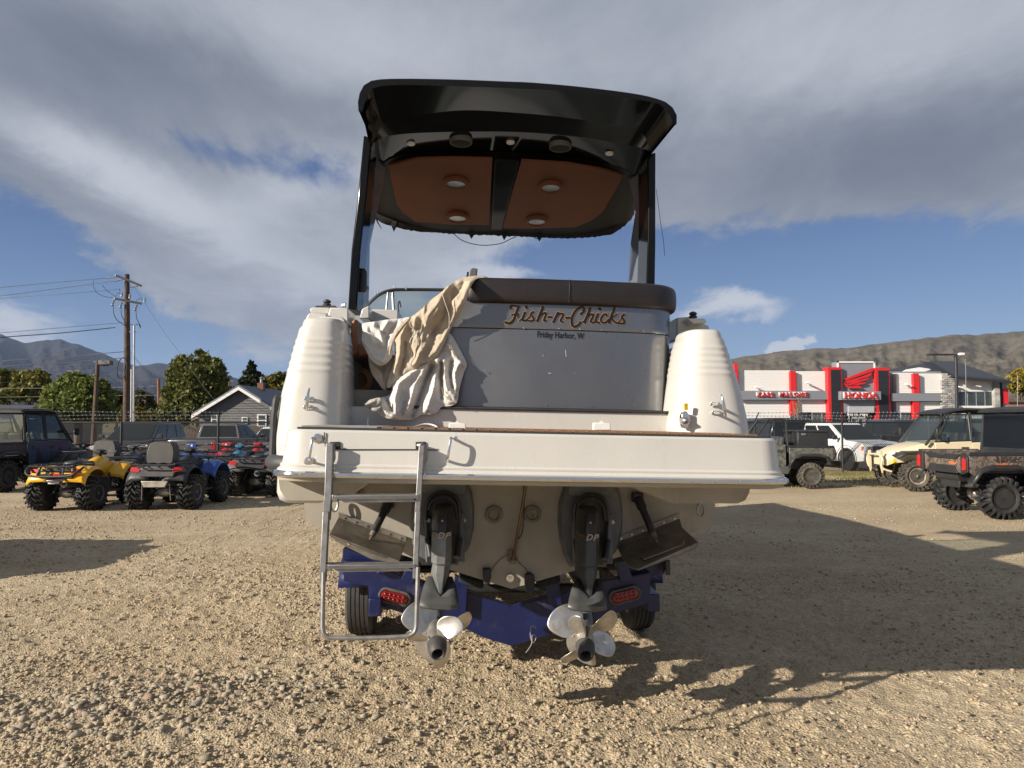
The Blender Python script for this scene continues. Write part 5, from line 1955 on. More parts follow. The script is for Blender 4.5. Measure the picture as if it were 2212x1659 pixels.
Z1 = lambda cx, cy: (cx * .2929, 540 + cy * .2929)      # left-hand enlarged view
Z4 = lambda cx, cy: (1512 + cx * .3164, 702 + cy * .3164)  # right-hand enlarged view
left = [(-900, 760), (-500, 735), (-200, 745), (-60, 718)] + [Z1(*p) for p in ((0, 627), (60, 655), (170, 685), (300, 672), (430, 658), (520, 685), (640, 725), (760, 770), (900, 830), (1000, 860), (1080, 846), (1170, 835), (1280, 850), (1400, 880), (1560, 915), (1700, 936), (1830, 965))] + [(640, 838), (760, 850), (900, 862), (1100, 870), (1300, 880)]
hills('blue_hills', left, 6500, 2600, ((.028, .029, .030), (.044, .042, .040), (.016, .019, .018), (.068, .062, .056)), 4, .8)  # slope colours made dark to stand in for cloud shade
right = [(900, 872), (1150, 850), (1350, 815), (1500, 790)] + [Z4(*p) for p in ((225, 230), (400, 205), (480, 190), (700, 165), (850, 155), (1000, 160), (1130, 143), (1270, 125), (1500, 95), (1680, 75), (1800, 63), (1900, 72), (2000, 60), (2212, 40))] + [(2350, 700), (2700, 720), (3200, 760)]
hills('brown_hills', right, 2400, 900, ((.11, .098, .072), (.165, .143, .11), (.07, .07, .048), (.22, .19, .15)), 14, .6)


# ================================================================ trees
def leaf_mat(name, cols):
    if name in MATS: return MATS[name]
    m = bpy.data.materials.new(name)
    m.use_nodes = True
    nt = m.node_tree
    E.nt = nt
    b = nt.nodes['Principled BSDF']
    b.inputs['Roughness'].default_value = .6
    b.inputs['Specular IOR Level'].default_value = .25
    g = nt.nodes.new('ShaderNodeNewGeometry')
    rnd = E(g.outputs['Random Per Island'])
    tc = nt.nodes.new('ShaderNodeTexCoord')
    n = tex_noise(tc.outputs['Object'], .9, 4, .6)
    c = mixc(smooth(n * .75 + rnd * .3, .32, .68), cols[0], cols[1])
    c = mixc(smooth(rnd, .85, .93) * .8, c, cols[2])
    nt.links.new(c, b.inputs['Base Color'])
    tr = nt.nodes.new('ShaderNodeBsdfTranslucent')
    nt.links.new(c, tr.inputs[0])
    mx = nt.nodes.new('ShaderNodeMixShader')
    mx.inputs[0].default_value = .25
    nt.links.new(b.outputs[0], mx.inputs[1])
    nt.links.new(tr.outputs[0], mx.inputs[2])
    nt.links.new(mx.outputs[0], nt.nodes['Material Output'].inputs[0])
    MATS[name] = m
    return m


bark = mat('bark', (.10, .075, .055), .9, var=.3, scale=8)


def foliage(lobes, n, size, seed, shell=.55):
    """leaf-sized two-triangle faces gathered in clumps through the crown's volume"""
    r = np.random.default_rng(seed)
    vol = np.array([a * b * c for (_, (a, b, c)) in lobes])
    pts = []
    for (c, s_), k in zip(lobes, (n * vol / vol.sum()).astype(int)):
        nc = max(6, k // 26)
        d = r.normal(size=(nc, 3))
        d /= np.linalg.norm(d, axis=1)[:, None]
        rad_ = (shell + (1.06 - shell) * r.random(nc) ** .7)
        cl = d * rad_[:, None]
        idx = r.integers(0, nc, k)
        p = cl[idx] + r.normal(size=(k, 3)) * (.10 + .07 * r.random((k, 1)))
        pts.append(np.array(c) + p * np.array(s_))
    P = np.concatenate(pts)
    n = len(P)
    s_ = size * (.6 + .8 * r.random(n))
    a = r.normal(size=(n, 3))
    a /= np.linalg.norm(a, axis=1)[:, None]
    b = np.cross(a, r.normal(size=(n, 3)))
    b /= np.linalg.norm(b, axis=1)[:, None]
    V = np.stack([P - a * s_[:, None], P + b * (s_ * .55)[:, None], P + a * s_[:, None], P - b * (s_ * .55)[:, None]], 1).reshape(-1, 3)
    me = bpy.data.meshes.new('crown')
    me.vertices.add(n * 4)
    me.vertices.foreach_set('co', V.ravel())
    me.loops.add(n * 4)
    me.loops.foreach_set('vertex_index', np.arange(n * 4, dtype=np.int32))
    me.polygons.add(n)
    me.polygons.foreach_set('loop_start', np.arange(0, n * 4, 4, dtype=np.int32))
    me.update()
    return me


def tree(name, label, group, base, height, lobes, n, size, leaves, seed, trunk_r=.2, trunk_h=.5, cat='tree'):
    """lobes in metres relative to the base"""
    t = empty(name, base, 0, label, cat, group)
    r = random.Random(seed)
    top = height * trunk_h
    MB().tube([(0, 0, -.1), (.03 * height * .2, 0, top * .5), (0, .02 * height, top), (.01 * height, 0, height * .85)], [trunk_r, trunk_r * .8, trunk_r * .6, trunk_r * .12], 8).build('trunk', bark, t)
    for i, (c, s_) in enumerate(lobes[:7]):
        a = Vector((0, 0, top * (.55 + .4 * r.random())))
        MB().tube([a, a.lerp(Vector(c), .5) + Vector((0, 0, -.05 * height * .3)), Vector(c)], [trunk_r * .45, trunk_r * .3, trunk_r * .08], 6).build('limb', bark, t)
    me = foliage(lobes, n, size, seed)
    me.materials.append(leaves)
    o = bpy.data.objects.new('crown', me)
    COL.objects.link(o)
    o.parent = t
    return t


def ptree(name, label, group, D, cx, ybase, ell, n, size, leaves, seed, **k):
    """ell: list of (px, py, rx, ry) crown lobes in picture points, at distance D"""
    base = at(cx, ybase, D)
    base.z = 0
    L = []
    r = random.Random(seed)
    mm = D / FPX
    top = 0
    for (px, py, rx, ry) in ell:
        c = at(px, py, D) - base
        c.y += r.uniform(-.35, .35) * rx * mm
        L.append((tuple(c), (rx * mm, max(rx, ry) * mm * .8, ry * mm)))
        top = max(top, c.z + ry * mm)
    return tree(name, label, group, base, top, L, n, size, leaves, seed, **k)


lg = leaf_mat('green_leaves', ((.035, .055, .014), (.095, .125, .032), (.20, .19, .045)))
lgb = leaf_mat('bright_green_leaves', ((.075, .11, .025), (.19, .23, .055), (.30, .27, .07)))
lol = leaf_mat('olive_leaves', ((.065, .082, .022), (.17, .18, .05), (.24, .20, .06)))
ly = leaf_mat('yellow_leaves', ((.12, .11, .02), (.30, .24, .035), (.42, .30, .04)))
ldk = leaf_mat('conifer_needles', ((.015, .026, .013), (.040, .055, .024), (.06, .07, .03)))
lgy = leaf_mat('grey_brown_leaves', ((.06, .06, .03), (.12, .11, .05), (.16, .11, .05)))
lrd = leaf_mat('red_leaves', ((.10, .03, .02), (.20, .06, .035), (.2, .1, .05)))
e = lambda *L: [(*Z1(a, b), c * .2929, d * .2929) for a, b, c, d in L]
ptree('broadleaf_tree', 'yellow-green tree at the far left edge of the photo', None, 95, 18, 915, e((40, 980, 60, 90), (-60, 990, 70, 90), (100, 950, 55, 65), (20, 1060, 90, 60)), 9000, .30, leaf_mat('yellow_green_leaves', ((.08, .09, .02), (.21, .20, .04), (.3, .24, .04))), 1)
ptree('broadleaf_tree', 'yellow-green tree with split top, left of the round green tree', None, 90, 62, 915, e((150, 990, 60, 80), (240, 970, 90, 75), (300, 960, 45, 60), (200, 1050, 110, 60), (290, 1050, 60, 60)), 10000, .28, MATS['yellow_green_leaves'], 2)
ptree('broadleaf_tree', 'broad round green tree behind the leaning street lamp', None, 55, 170, 925, e((560, 1000, 110, 80), (450, 1060, 110, 80), (680, 1030, 120, 85), (420, 1140, 100, 70), (600, 1120, 190, 90), (760, 1110, 80, 80), (520, 1190, 180, 60), (740, 1200, 120, 60)), 30000, .15, lgb, 3, trunk_r=.3)
ptree('broadleaf_tree', 'tall ragged green tree left of the grey gabled house', None, 52, 425, 925, e((1480, 820, 65, 70), (1390, 850, 90, 60), (1560, 860, 80, 60), (1340, 930, 90, 80), (1480, 950, 150, 90), (1620, 960, 60, 70), (1270, 1030, 80, 60), (1450, 1070, 180, 80), (1630, 1060, 80, 60), (1280, 1110, 80, 60), (1480, 1160, 150, 60), (1600, 1000, 60, 60)), 34000, .15, lol, 4, trunk_r=.32)
ptree('conifer', 'dark pointed conifer behind the grey house chimney', None, 80, 542, 905, e((1853, 835, 12, 26), (1855, 870, 30, 30), (1850, 900, 48, 30), (1858, 935, 62, 30), (1850, 970, 78, 30), (1855, 1005, 86, 30), (1850, 1040, 90, 30)), 12000, .24, ldk, 5, trunk_r=.3, trunk_h=.9)
ptree('broadleaf_tree', 'olive-yellow tree behind the right side of the grey house', None, 85, 592, 905, e((1930, 1010, 60, 35), (2010, 975, 60, 45), (2060, 950, 50, 45), (1990, 1040, 100, 40)), 9000, .25, leaf_mat('olive_yellow_leaves', ((.08, .085, .02), (.18, .17, .035), (.24, .2, .04))), 6)
ptree('shrub', 'grey-green shrub right of the thick utility pole', None, 70, 305, 925, e((1050, 1120, 70, 70), (980, 1150, 50, 60), (1100, 1180, 60, 50)), 6000, .2, lgy, 7, cat='shrub')
ptree('shrub', 'dark shrub just left of the thick utility pole', None, 66, 250, 925, e((860, 1120, 60, 70), (820, 1190, 60, 60), (900, 1190, 60, 50)), 6000, .2, lgy, 8, cat='shrub')
ptree('shrub', 'yellow shrub at the foot of the steel riser pipes', None, 48, 300, 930, e((1010, 1215, 50, 50), (1050, 1240, 40, 40), (905, 1235, 20, 50)), 5000, .12, leaf_mat('yellow_shrub_leaves', ((.12, .11, .02), (.28, .22, .03), (.3, .2, .04))), 9, cat='shrub')
ptree('shrub', 'low green shrub beside the rusty short pole', None, 50, 330, 930, e((1130, 1230, 60, 45), (1250, 1210, 80, 60), (1340, 1230, 80, 50)), 7000, .14, lol, 10, cat='shrub')
ptree('shrub', 'small red-leaved shrub far behind the rusty short pole', None, 120, 338, 912, e((1150, 1150, 35, 18), (1190, 1160, 25, 14)), 1500, .25, lrd, 12, cat='shrub')
ptree('broadleaf_tree', 'yellow autumn tree at the right edge behind the showroom', None, 130, 2205, 905, [(*Z4(2160, 400), 22, 18), (*Z4(2190, 370), 20, 18), (*Z4(2230, 360), 24, 20), (*Z4(2140, 430), 14, 10), (*Z4(2260, 420), 24, 18)], 9000, .32, ly, 13)
# low hedge masses far off, that nobody could count
r_ = np.random.default_rng(44)
hl = []
for i in range(60):
    x = -120 + i * 3.2
    hl.append(((x, 100 + r_.random() * 20, 1.3), (2.8, 2.5, 2.2 + r_.random() * 1.8)))
hm = foliage(hl, 26000, .3, 45, .3)
hm.materials.append(lol)
ho = bpy.data.objects.new('distant_hedgerow', hm)
COL.objects.link(ho)
ho['kind'] = 'stuff'
# bare sapling before the showroom
sap = empty('bare_sapling', at(1722, 912, 60).xy.to_3d(), 0, 'bare young tree with a few tan leaves before the showroom wall', 'tree')
r = random.Random(4)
twg = mat('pale_twig', (.28, .21, .15), .9, var=.2)
bz = sap.location
MB().tube([(0, 0, 0), (.02, 0, 1.5), (0, 0, 2.6)], [.05, .035, .02], 6).build('trunk', twg, sap)
tw = MB()
for i in range(16):
    z = 1.0 + r.random() * 1.6
    a = r.uniform(0, 2 * pi)
    L = r.uniform(.5, 1.1)
    p0 = Vector((0, 0, z))
    p1 = p0 + Vector((cos(a) * L * .35, sin(a) * L * .35, L * .6))
    p2 = p1 + Vector((cos(a) * L * .25, sin(a) * L * .25, L * 1.0))
    MB().tube([p0, p1, p2], [.018, .012, .004], 4).build('twig', twg, sap)
lm_ = foliage([((0, 0, 2.4), (1.0, .9, 1.5))], 260, .06, 9, .3)
lm_.materials.append(leaf_mat('tan_leaves', ((.25, .15, .07), (.4, .26, .12), (.3, .2, .1))))
lo_ = bpy.data.objects.new('leaves', lm_)
COL.objects.link(lo_)
lo_.parent = sap
lo_['kind'] = 'stuff'


# ================================================================ showroom
def showroom():
    D = 70.0
    B0 = Vector((at(1790, 910, D).x, D, 0))
    W = lambda cx, cy, d=D: at(*Z4(cx, cy), d) - B0
    mpx = D / FPX
    whitew = mat('white_metal_siding', (.76, .75, .72), .6, var=.03)
    greyw = mat('grey_metal_panel', (.235, .245, .27), .5, metal=.2, var=.06)
    redm = mat('red_panel', (.58, .018, .022), .45, var=.05)
    blackp = mat('black_panel', (.018, .020, .026), .45, var=.15)
    stone = mat('ledge_stone', (.33, .32, .30), .9, var=.35, scale=1.6, bump=.8, bscale=3, bdist=.05)
    gls = mat('showroom_glass', (.035, .045, .045), .06, metal=.0, spec=.8, var=.4, scale=.8)
    frm = mat('window_frame_grey', (.42, .43, .44), .5)
    bld = empty('showroom', B0, 0, 'white red and grey motorcycle showroom with a red wing emblem beyond the fence', 'building')

    def rect(nm, x0, y0, x1, y1, m, d0=D, th=.3, parent=None, bev=0, lab=None):
        p0, p1 = W(x0, y0, d0), W(x1, y1, d0)
        return MB().box(((p0.x + p1.x) / 2, p0.y + th / 2, (p0.z + p1.z) / 2), (abs(p1.x - p0.x), th, abs(p0.z - p1.z))).build(nm, m, parent or bld, bevel=bev, label=lab)
    zg = 702 + .3164 * 0
    low = (952 - 702) / .3164 * 1.0      # ground line in this view
    rect('main_wall', 150, 318, 1660, low, greyw, D + .6, 14)

    def siding(x0, y0, x1, y1, d0=D):
        p0, p1 = W(x0, y0, d0), W(x1, y1, d0)
        n = max(3, int(abs(p0.z - p1.z) / .15))
        rows = []
        for i in range(n):
            za = p0.z + (p1.z - p0.z) * i / n
            zb = p0.z + (p1.z - p0.z) * (i + .8) / n
            for z, dy in ((za, 0), (zb, 0), (zb, .03), (p0.z + (p1.z - p0.z) * (i + 1) / n, .03)):
                rows.append([Vector((p0.x, p0.y + dy, z)), Vector((p1.x, p0.y + dy, z))])
        MB().grid(rows).build('siding', whitew, bld, smooth=False)
        MB().box(((p0.x + p1.x) / 2, p0.y + .35, (p0.z + p1.z) / 2), (abs(p1.x - p0.x), .6, abs(p0.z - p1.z))).build('wall_core', whitew, bld)
    for r in ((262, 310, 617, 450), (658, 316, 875, 450), (262, 514, 617, 640), (658, 512, 875, 597), (1340, 328, 1457, 466), (1500, 332, 1650, 466), (1340, 525, 1440, 603), (1500, 525, 1650, 606), (150, 290, 235, 450), (150, 512, 262, 640)):
        siding(*r)
    rect('sign_band', 262, 450, 873, 511, greyw, D - .5, .9, bev=.03)
    rect('sign_band', 1305, 467, 1660, 521, greyw, D - .5, .9, bev=.03)
    for x0, x1, y0, y1 in ((617, 658, 316, 449), (617, 658, 512, 613), (1457, 1500, 332, 466), (1457, 1500, 522, 640), (236, 262, 265, 450)):
        rect('red_pilaster', x0, y0, x1, y1, redm, D - .4, .7)
    # twin entrance towers
    for x0, x1, y0 in ((873, 977, 288), (1197, 1305, 293)):
        t = rect('entrance_tower', x0, y0, x1, low, redm, D - .7, 1.2)
        rect('tower_panel', x0 + 21, y0 + 18, x1 - 8, low, blackp, D - .76, .05, t)
        for k in range(9):
            yy = y0 + 18 + k * 42
            rect('panel_joint', x0 + 21, yy, x1 - 8, yy + 1.5, mat('joint', (.006, .006, .007)), D - .768, .01, t)
    rect('emblem_wall', 942, 250, 1196, 470, greyw, D - .3, 1.4)
    for r in ((940, 248, 1198, 258), (940, 248, 950, 292), (1188, 248, 1198, 298)):
        rect('white_border', *r, whitew, D - .38, .2)
    rect('entrance_header', 975, 500, 1200, 600, greyw, D - .6, 1.2)
    rect('entrance_soffit', 1015, 555, 1190, 598, mat('pale_grey_panel', (.38, .39, .41), .5), D - .8, .2)
    rect('sign_box', 962, 453, 1238, 512, greyw, D - 1.3, .8, bev=.02)
    # emblem: five feathers of a wing, standing off the wall
    em = lambda cx, cy: at(1674 + .1709 * cx, 767 + .1709 * cy, D - .65) - B0
    for f in (((885, 300), (1250, 155), (1247, 200), (1212, 215), (905, 322)), ((893, 332), (1100, 272), (1226, 226), (1214, 256), (1172, 280), (1090, 300), (925, 362)), ((935, 366), (1010, 325), (1192, 289), (1170, 315), (1100, 332), (1020, 362), (950, 384)), ((962, 390), (1062, 350), (1152, 344), (1130, 366), (1062, 377)), ((885, 345), (925, 388), (958, 398), (1062, 384), (1112, 420), (930, 420), (898, 385))):
        MB().prism([em(*p) for p in f], (0, .18, 0)).build('wing_feather', redm, bld, bevel=.015, label=None)
    wl = mat('white_sign_edge', (.75, .75, .74), .5)

    def sign(nm, txt, x0, x1, yc, size, dd, bold, sp=1.0):
        a, b = W(x0, yc, dd), W(x1, yc, dd)
        c = (a + b) / 2
        text_obj(nm + '_edge', txt, size * 1.03, wl, bld, plane_mtx(c + Vector((-.15, .07, .04)), (1, 0, 0), (0, 0, 1)), extrude=.06, width=(b - a).length, bold=bold + .006, spacing=sp)
        text_obj(nm, txt, size, redm, bld, plane_mtx(c, (1, 0, 0), (0, 0, 1)), extrude=.06, width=(b - a).length, bold=bold, spacing=sp)
    sign('sign_lettering', 'HONDA', 988, 1214, 484, .78, D - 1.38, .012)
    sign('sign_lettering', 'KARL  MALONE', 397, 735, 477, .60, D - .62, .006, 1.35)
    # ground-floor glazing
    for x0, x1 in ((768, 834), (836, 874), (985, 1020), (1132, 1186), (1308, 1370), (1374, 1440), (1506, 1558), (1562, 1650)):
        w = rect('window', x0, 598, x1, low, gls, D - .05, .1)
        rect('window_frame', x0 - 2, 598, x0 + 2, low, frm, D - .12, .1, w)
        rect('window_frame', x0, 596, x1, 600, frm, D - .12, .1, w)
        rect('window_frame', x0, 628, x1, 630, frm, D - .12, .1, w)
    for x0, x1 in ((1036, 1076), (1080, 1120)):
        d_ = rect('glass_door', x0, 632, x1, low, gls, D - .6, .1)
        for r in ((x0, 630, x0 + 6, low), (x1 - 6, 630, x1, low), (x0, 630, x1, 638)):
            rect('door_frame', *r, frm, D - .68, .1, d_)
    tr = rect('transom_window', 1022, 600, 1128, 628, gls, D - .6, .1)
    for r in ((1018, 598, 1024, low), (1126, 598, 1132, low), (1018, 596, 1132, 601)):
        rect('door_frame', *r, frm, D - .7, .12, tr)
    c = (W(1045, 611, D - .64) + W(1104, 611, D - .64)) / 2
    text_obj('address_lettering', '545 N. Main', .34, wl, bld, plane_mtx(c, (1, 0, 0), (0, 0, 1)), extrude=.01, width=2.0, bold=.01)
    # flood lights on the walls
    for x, y in ((745, 399), (1422, 409), (1893, 417), (1776, 427), (395, 428)):
        a = W(x, y, D - .5)
        MB().box(a, (.55, .5, .14), Matrix.Rotation(.3, 3, 'Y')).build('wall_light', whitew, bld, bevel=.03)
    # shallow white gable
    g = [W(x, y, D + 3) for x, y in ((1362, 330), (1420, 302), (1500, 289), (1560, 298), (1650, 327), (1650, 345), (1362, 345))]
    MB().prism(g, (0, .3, 0)).build('white_gable', whitew, bld, smooth=False)
    # stone-clad corner block with hipped metal roof
    rect('stone_pier', 1652, 330, 1705, low, stone, D - .3, 6)
    rect('stone_pier', 1705, 345, 1757, low, stone, D - .6, 6)
    rect('stone_pier', 2010, 372, 2060, low, stone, D - .6, 1)
    for r in range(0, 22):
        for c_ in range(4):
            x0 = 1653 + c_ * 26 + (13 if r % 2 else 0)
            y0 = 348 + r * 13
            if x0 + 24 < 1757:
                rr = random.Random(r * 7 + c_)
                rect('stone', x0, y0, x0 + 22 + rr.random() * 3, y0 + 10 + rr.random() * 2, mat('ledge_stone_%d' % rr.randint(0, 3), [(.42, .41, .38), (.3, .29, .28), (.36, .34, .3), (.25, .25, .26)][rr.randint(0, 3)], .9, var=.25, scale=3), D - .66 - rr.random() * .06, .3)
    siding(1757, 366, 2010, 456, D - .2)
    siding(1757, 552, 2010, 640, D - .2)
    rect('window_bay', 1762, 452, 2008, 558, frm, D - .1, .2)
    for k in range(4):
        rect('window', 1769 + k * 59.5, 459, 1769 + k * 59.5 + 54, 550, gls, D - .14, .1)
    rect('corner_wall', 1757, 366, 2110, low, greyw, D + .3, 9)
    rect('end_wall', 2062, 385, 2110, low, greyw, D - .2, .4)
    po = rect('poster', 2066, 435, 2108, 540, redm, D - .3, .1)
    for k, t_ in enumerate(('COME', 'SEE', 'US')):
        pass
    roofm = mat('dark_standing_seam', (.040, .043, .052), .42, metal=.35, var=.1)
    E0, E1 = W(1700, 332, D - 1.2), W(2138, 388, D - 1.2)
    bk = D + 12
    A_, B_ = W(1605, 247, D + 6), W(1700, 253, D + 6)
    eL, eR = W(1430, 300, D + 10), E1
    fl = W(1745, 352, D - 1.2)
    fr = W(2130, 384, D - 1.2)
    bl, br = Vector((fl.x - 9, fl.y + 13, fl.z)), Vector((fr.x + .5, fr.y + 13, fr.z))
    apex = W(1612, 247, D + 5)
    apex2 = Vector((apex.x + 2, apex.y, apex.z))
    # hipped roof over the corner block
    MB().add([fl, fr, br, bl, apex, apex2], [(0, 1, 5, 4), (1, 2, 5), (2, 3, 4, 5), (3, 0, 4), (3, 2, 1, 0)]).build('hipped_roof', roofm, bld, smooth=False)
    for k in range(22):
        t = (k + .5) / 22
        a = fl.lerp(fr, t)
        tt = (apex if t < .05 else apex2)
        b = a.lerp(Vector((a.x, apex.y, apex.z)), 1.0)
        # seam runs straight up the slope until it meets a hip
        up = Vector((0, apex.y - fl.y, apex.z - fl.z))
        lim = 1 - (a.x - apex2.x) / (fr.x - apex2.x) if a.x > apex2.x else 1.0
        MB().cyl(a + Vector((0, 0, .02)), a + up * max(.03, lim) + Vector((0, 0, .02)), .035, .035, 4).build('roof_seam', roofm, bld)
    MB().box((fl + fr) / 2 + Vector((0, 0, -.12)), ((fr - fl).length, .25, .22), Matrix.Rotation(atan2(-(fr.z - fl.z), fr.x - fl.x), 3, 'Y')).build('gutter', roofm, bld)


showroom()
bb = empty('brown_building', at(2212, 905, 110).xy.to_3d(), 0, 'plain brown building at the right edge behind the showroom', 'building')
MB().box((4, 4, 2.5), (13, 8, 4.6)).build('wall', mat('brown_stucco', (.24, .15, .11), .9, var=.1), bb)
MB().box((4, 4, 4.95), (13.8, 8.8, .3)).build('roof', mat('brown_roof', (.10, .07, .055), .8), bb, bevel=.05)


def parking_lamp():
    D = 45
    B0 = at(2067, 905, D).xy.to_3d()
    t = empty('parking_lamp', B0, 0, 'tall black lamp pole in front of the showroom corner', 'street lamp')
    top = at(*Z4(1747, 197), D) - B0
    MB().tube([(0, 0, 0), (0, 0, 1), top], [.13, .11, .09], 12).build('pole', mat('dark_pole', (.025, .026, .028), .5), t)
    MB().box(top + Vector((-1.0, 0, -.05)), (1.6, .35, .09)).build('lamp_head', MATS['dark_pole'], t, bevel=.02)
    MB().box(top + Vector((.35, 0, -.02)), (.3, .3, .16)).build('lamp_head', whitepl, t, bevel=.03)


parking_lamp()


# ================================================================ grey gabled house and its neighbours
def gable_house(nm, label, D, apx, apy, eavex, eavey, depth, wall, roof, windows, chim=True, right=None):
    a = at(apx, apy, D)
    e = at(eavex, eavey, D)
    hw = a.x - e.x
    t = empty(nm, (a.x, D, 0), 0, label, 'house')
    ez, az = e.z, a.z
    front = [Vector((-hw, 0, 0)), Vector((hw, 0, 0)), Vector((hw, 0, ez)), Vector((0, 0, az)), Vector((-hw, 0, ez))]
    MB().prism([p + Vector((0, .05, 0)) for p in front], (0, depth, 0)).build('wall', wall, t, smooth=False)
    n = int(az / .16)
    for i in range(n):
        z = i * .16
        w = hw if z < ez else hw * (az - z - .1) / (az - ez)
        if w > .15:
            MB().add([(-w, 0, z), (w, 0, z), (w, .045, z + .16), (-w, .045, z + .16), (-w, .05, z), (w, .05, z)], [(0, 1, 2, 3), (4, 5, 1, 0)]).build('clapboard', wall, t, smooth=False)
    ov = .35
    sl = (az - ez) / hw
    for s_ in (-1, 1):
        pts = [Vector((0, -ov, az + .06)), Vector((s_ * (hw + ov), -ov, ez - ov * sl + .06)), Vector((s_ * (hw + ov), depth + ov, ez - ov * sl + .06)), Vector((0, depth + ov, az + .06))]
        MB().prism(pts, (0, 0, .12)).build('roof', roof, t, smooth=False)
        a0, a1 = Vector((0, -ov - .03, az + .06)), Vector((s_ * (hw + ov), -ov - .03, ez - ov * sl + .06))
        MB().prism([a0, a1, a1 + Vector((0, 0, -.2)), a0 + Vector((0, 0, -.2))], (0, .03, 0)).build('rake_board', whitepl, t, smooth=False)
    if chim:
        c = at(apx + 3, apy, D)
        MB().box((.25, 3.0, az + .0), (.42, .42, .95)).build('chimney', mat('brick_red', (.17, .08, .06), .9, var=.3), t, bevel=.02)
        MB().cyl((.25, 3.0, az + .4), (.25, 3.0, az + .8), .1, .1, 10).build('chimney_flue', steel_pale, t)
        MB().lathe([(.001, 0), (.2, 0), (.001, .12)], (.25, 3.0, az + .8), (0, 0, 1), 10).build('flue_cap', steel_pale, t)
    gl_ = mat('house_window_glass', (.04, .05, .055), .08, spec=.8)
    for (x0, y0, x1, y1) in windows:
        p, q = at(x0, y0, D) - t.location, at(x1, y1, D) - t.location
        w, h = q.x - p.x, p.z - q.z
        cx, cz = (p.x + q.x) / 2, (p.z + q.z) / 2
        f = MB().box((cx, -.02, cz), (w, .08, h)).build('window', whitepl, t, bevel=.01)
        for k in (.25, -.25):
            MB().box((cx, -.065, cz + k * h * .92), (w * .68, .02, h * .38)).build('pane', gl_, f, smooth=False)
    return t


greyside = mat('grey_clapboard', (.12, .118, .118), .7, var=.08)
H1 = gable_house('gabled_house', 'grey clapboard house with white rakes and small brick chimney behind the pickup', 45, 520, 838, 431, 892, 9, greyside, mat('blue_grey_shingle', (.15, .165, .20), .8, var=.15, scale=3), [(457, 896, 470, 916), (523, 901, 535, 916), (556, 895, 576, 921)])
sl_ = H1.location
p = at(413, 906, 45) - sl_
MB().prism([p, at(432, 897, 45) - sl_, at(432, 901, 45) - sl_, p + Vector((0, 0, -.1))], (0, 3, 0)).build('lean_to_roof', mat('weathered_wood', (.22, .16, .11), .9, var=.3), H1, smooth=False)
h2 = empty('low_house', at(20, 910, 60).xy.to_3d(), 0, 'low house with dark shingled roof behind the black utility vehicle at left', 'house')
q0, q1 = at(-60, 872, 60) - h2.location, at(95, 896, 60) - h2.location
MB().add([(q0.x - 8, 0, 2.5), (q1.x, 0, 2.5), (q1.x - 1.5, 5, q0.z + .0), (q0.x - 8, 5, q0.z + .0), (q1.x - 1.5, 10, 2.5), (q0.x - 8, 10, 2.5)], [(0, 1, 2, 3), (3, 2, 4, 5), (1, 4, 2)]).build('roof', mat('dark_shingle', (.055, .055, .06), .85, var=.2), h2, smooth=False)
MB().box(((q0.x + q1.x) / 2 - 4, 5, 1.25), (q1.x - q0.x + 7, 9, 2.5)).build('wall', mat('tan_wall', (.3, .26, .2), .9), h2)
MB().box((q1.x - 2.6, 5, q0.z + .2), (.8, .8, .9)).build('chimney', mat('brick_red', (.17, .08, .06)), h2)


# ================================================================ poles and wires
creo = mat('creosoted_wood', (.085, .055, .038), .9, var=.3, scale=5, bump=.4, bscale=25)
galv = mat('galvanised_steel', (.42, .43, .44), .4, metal=.7, var=.1)


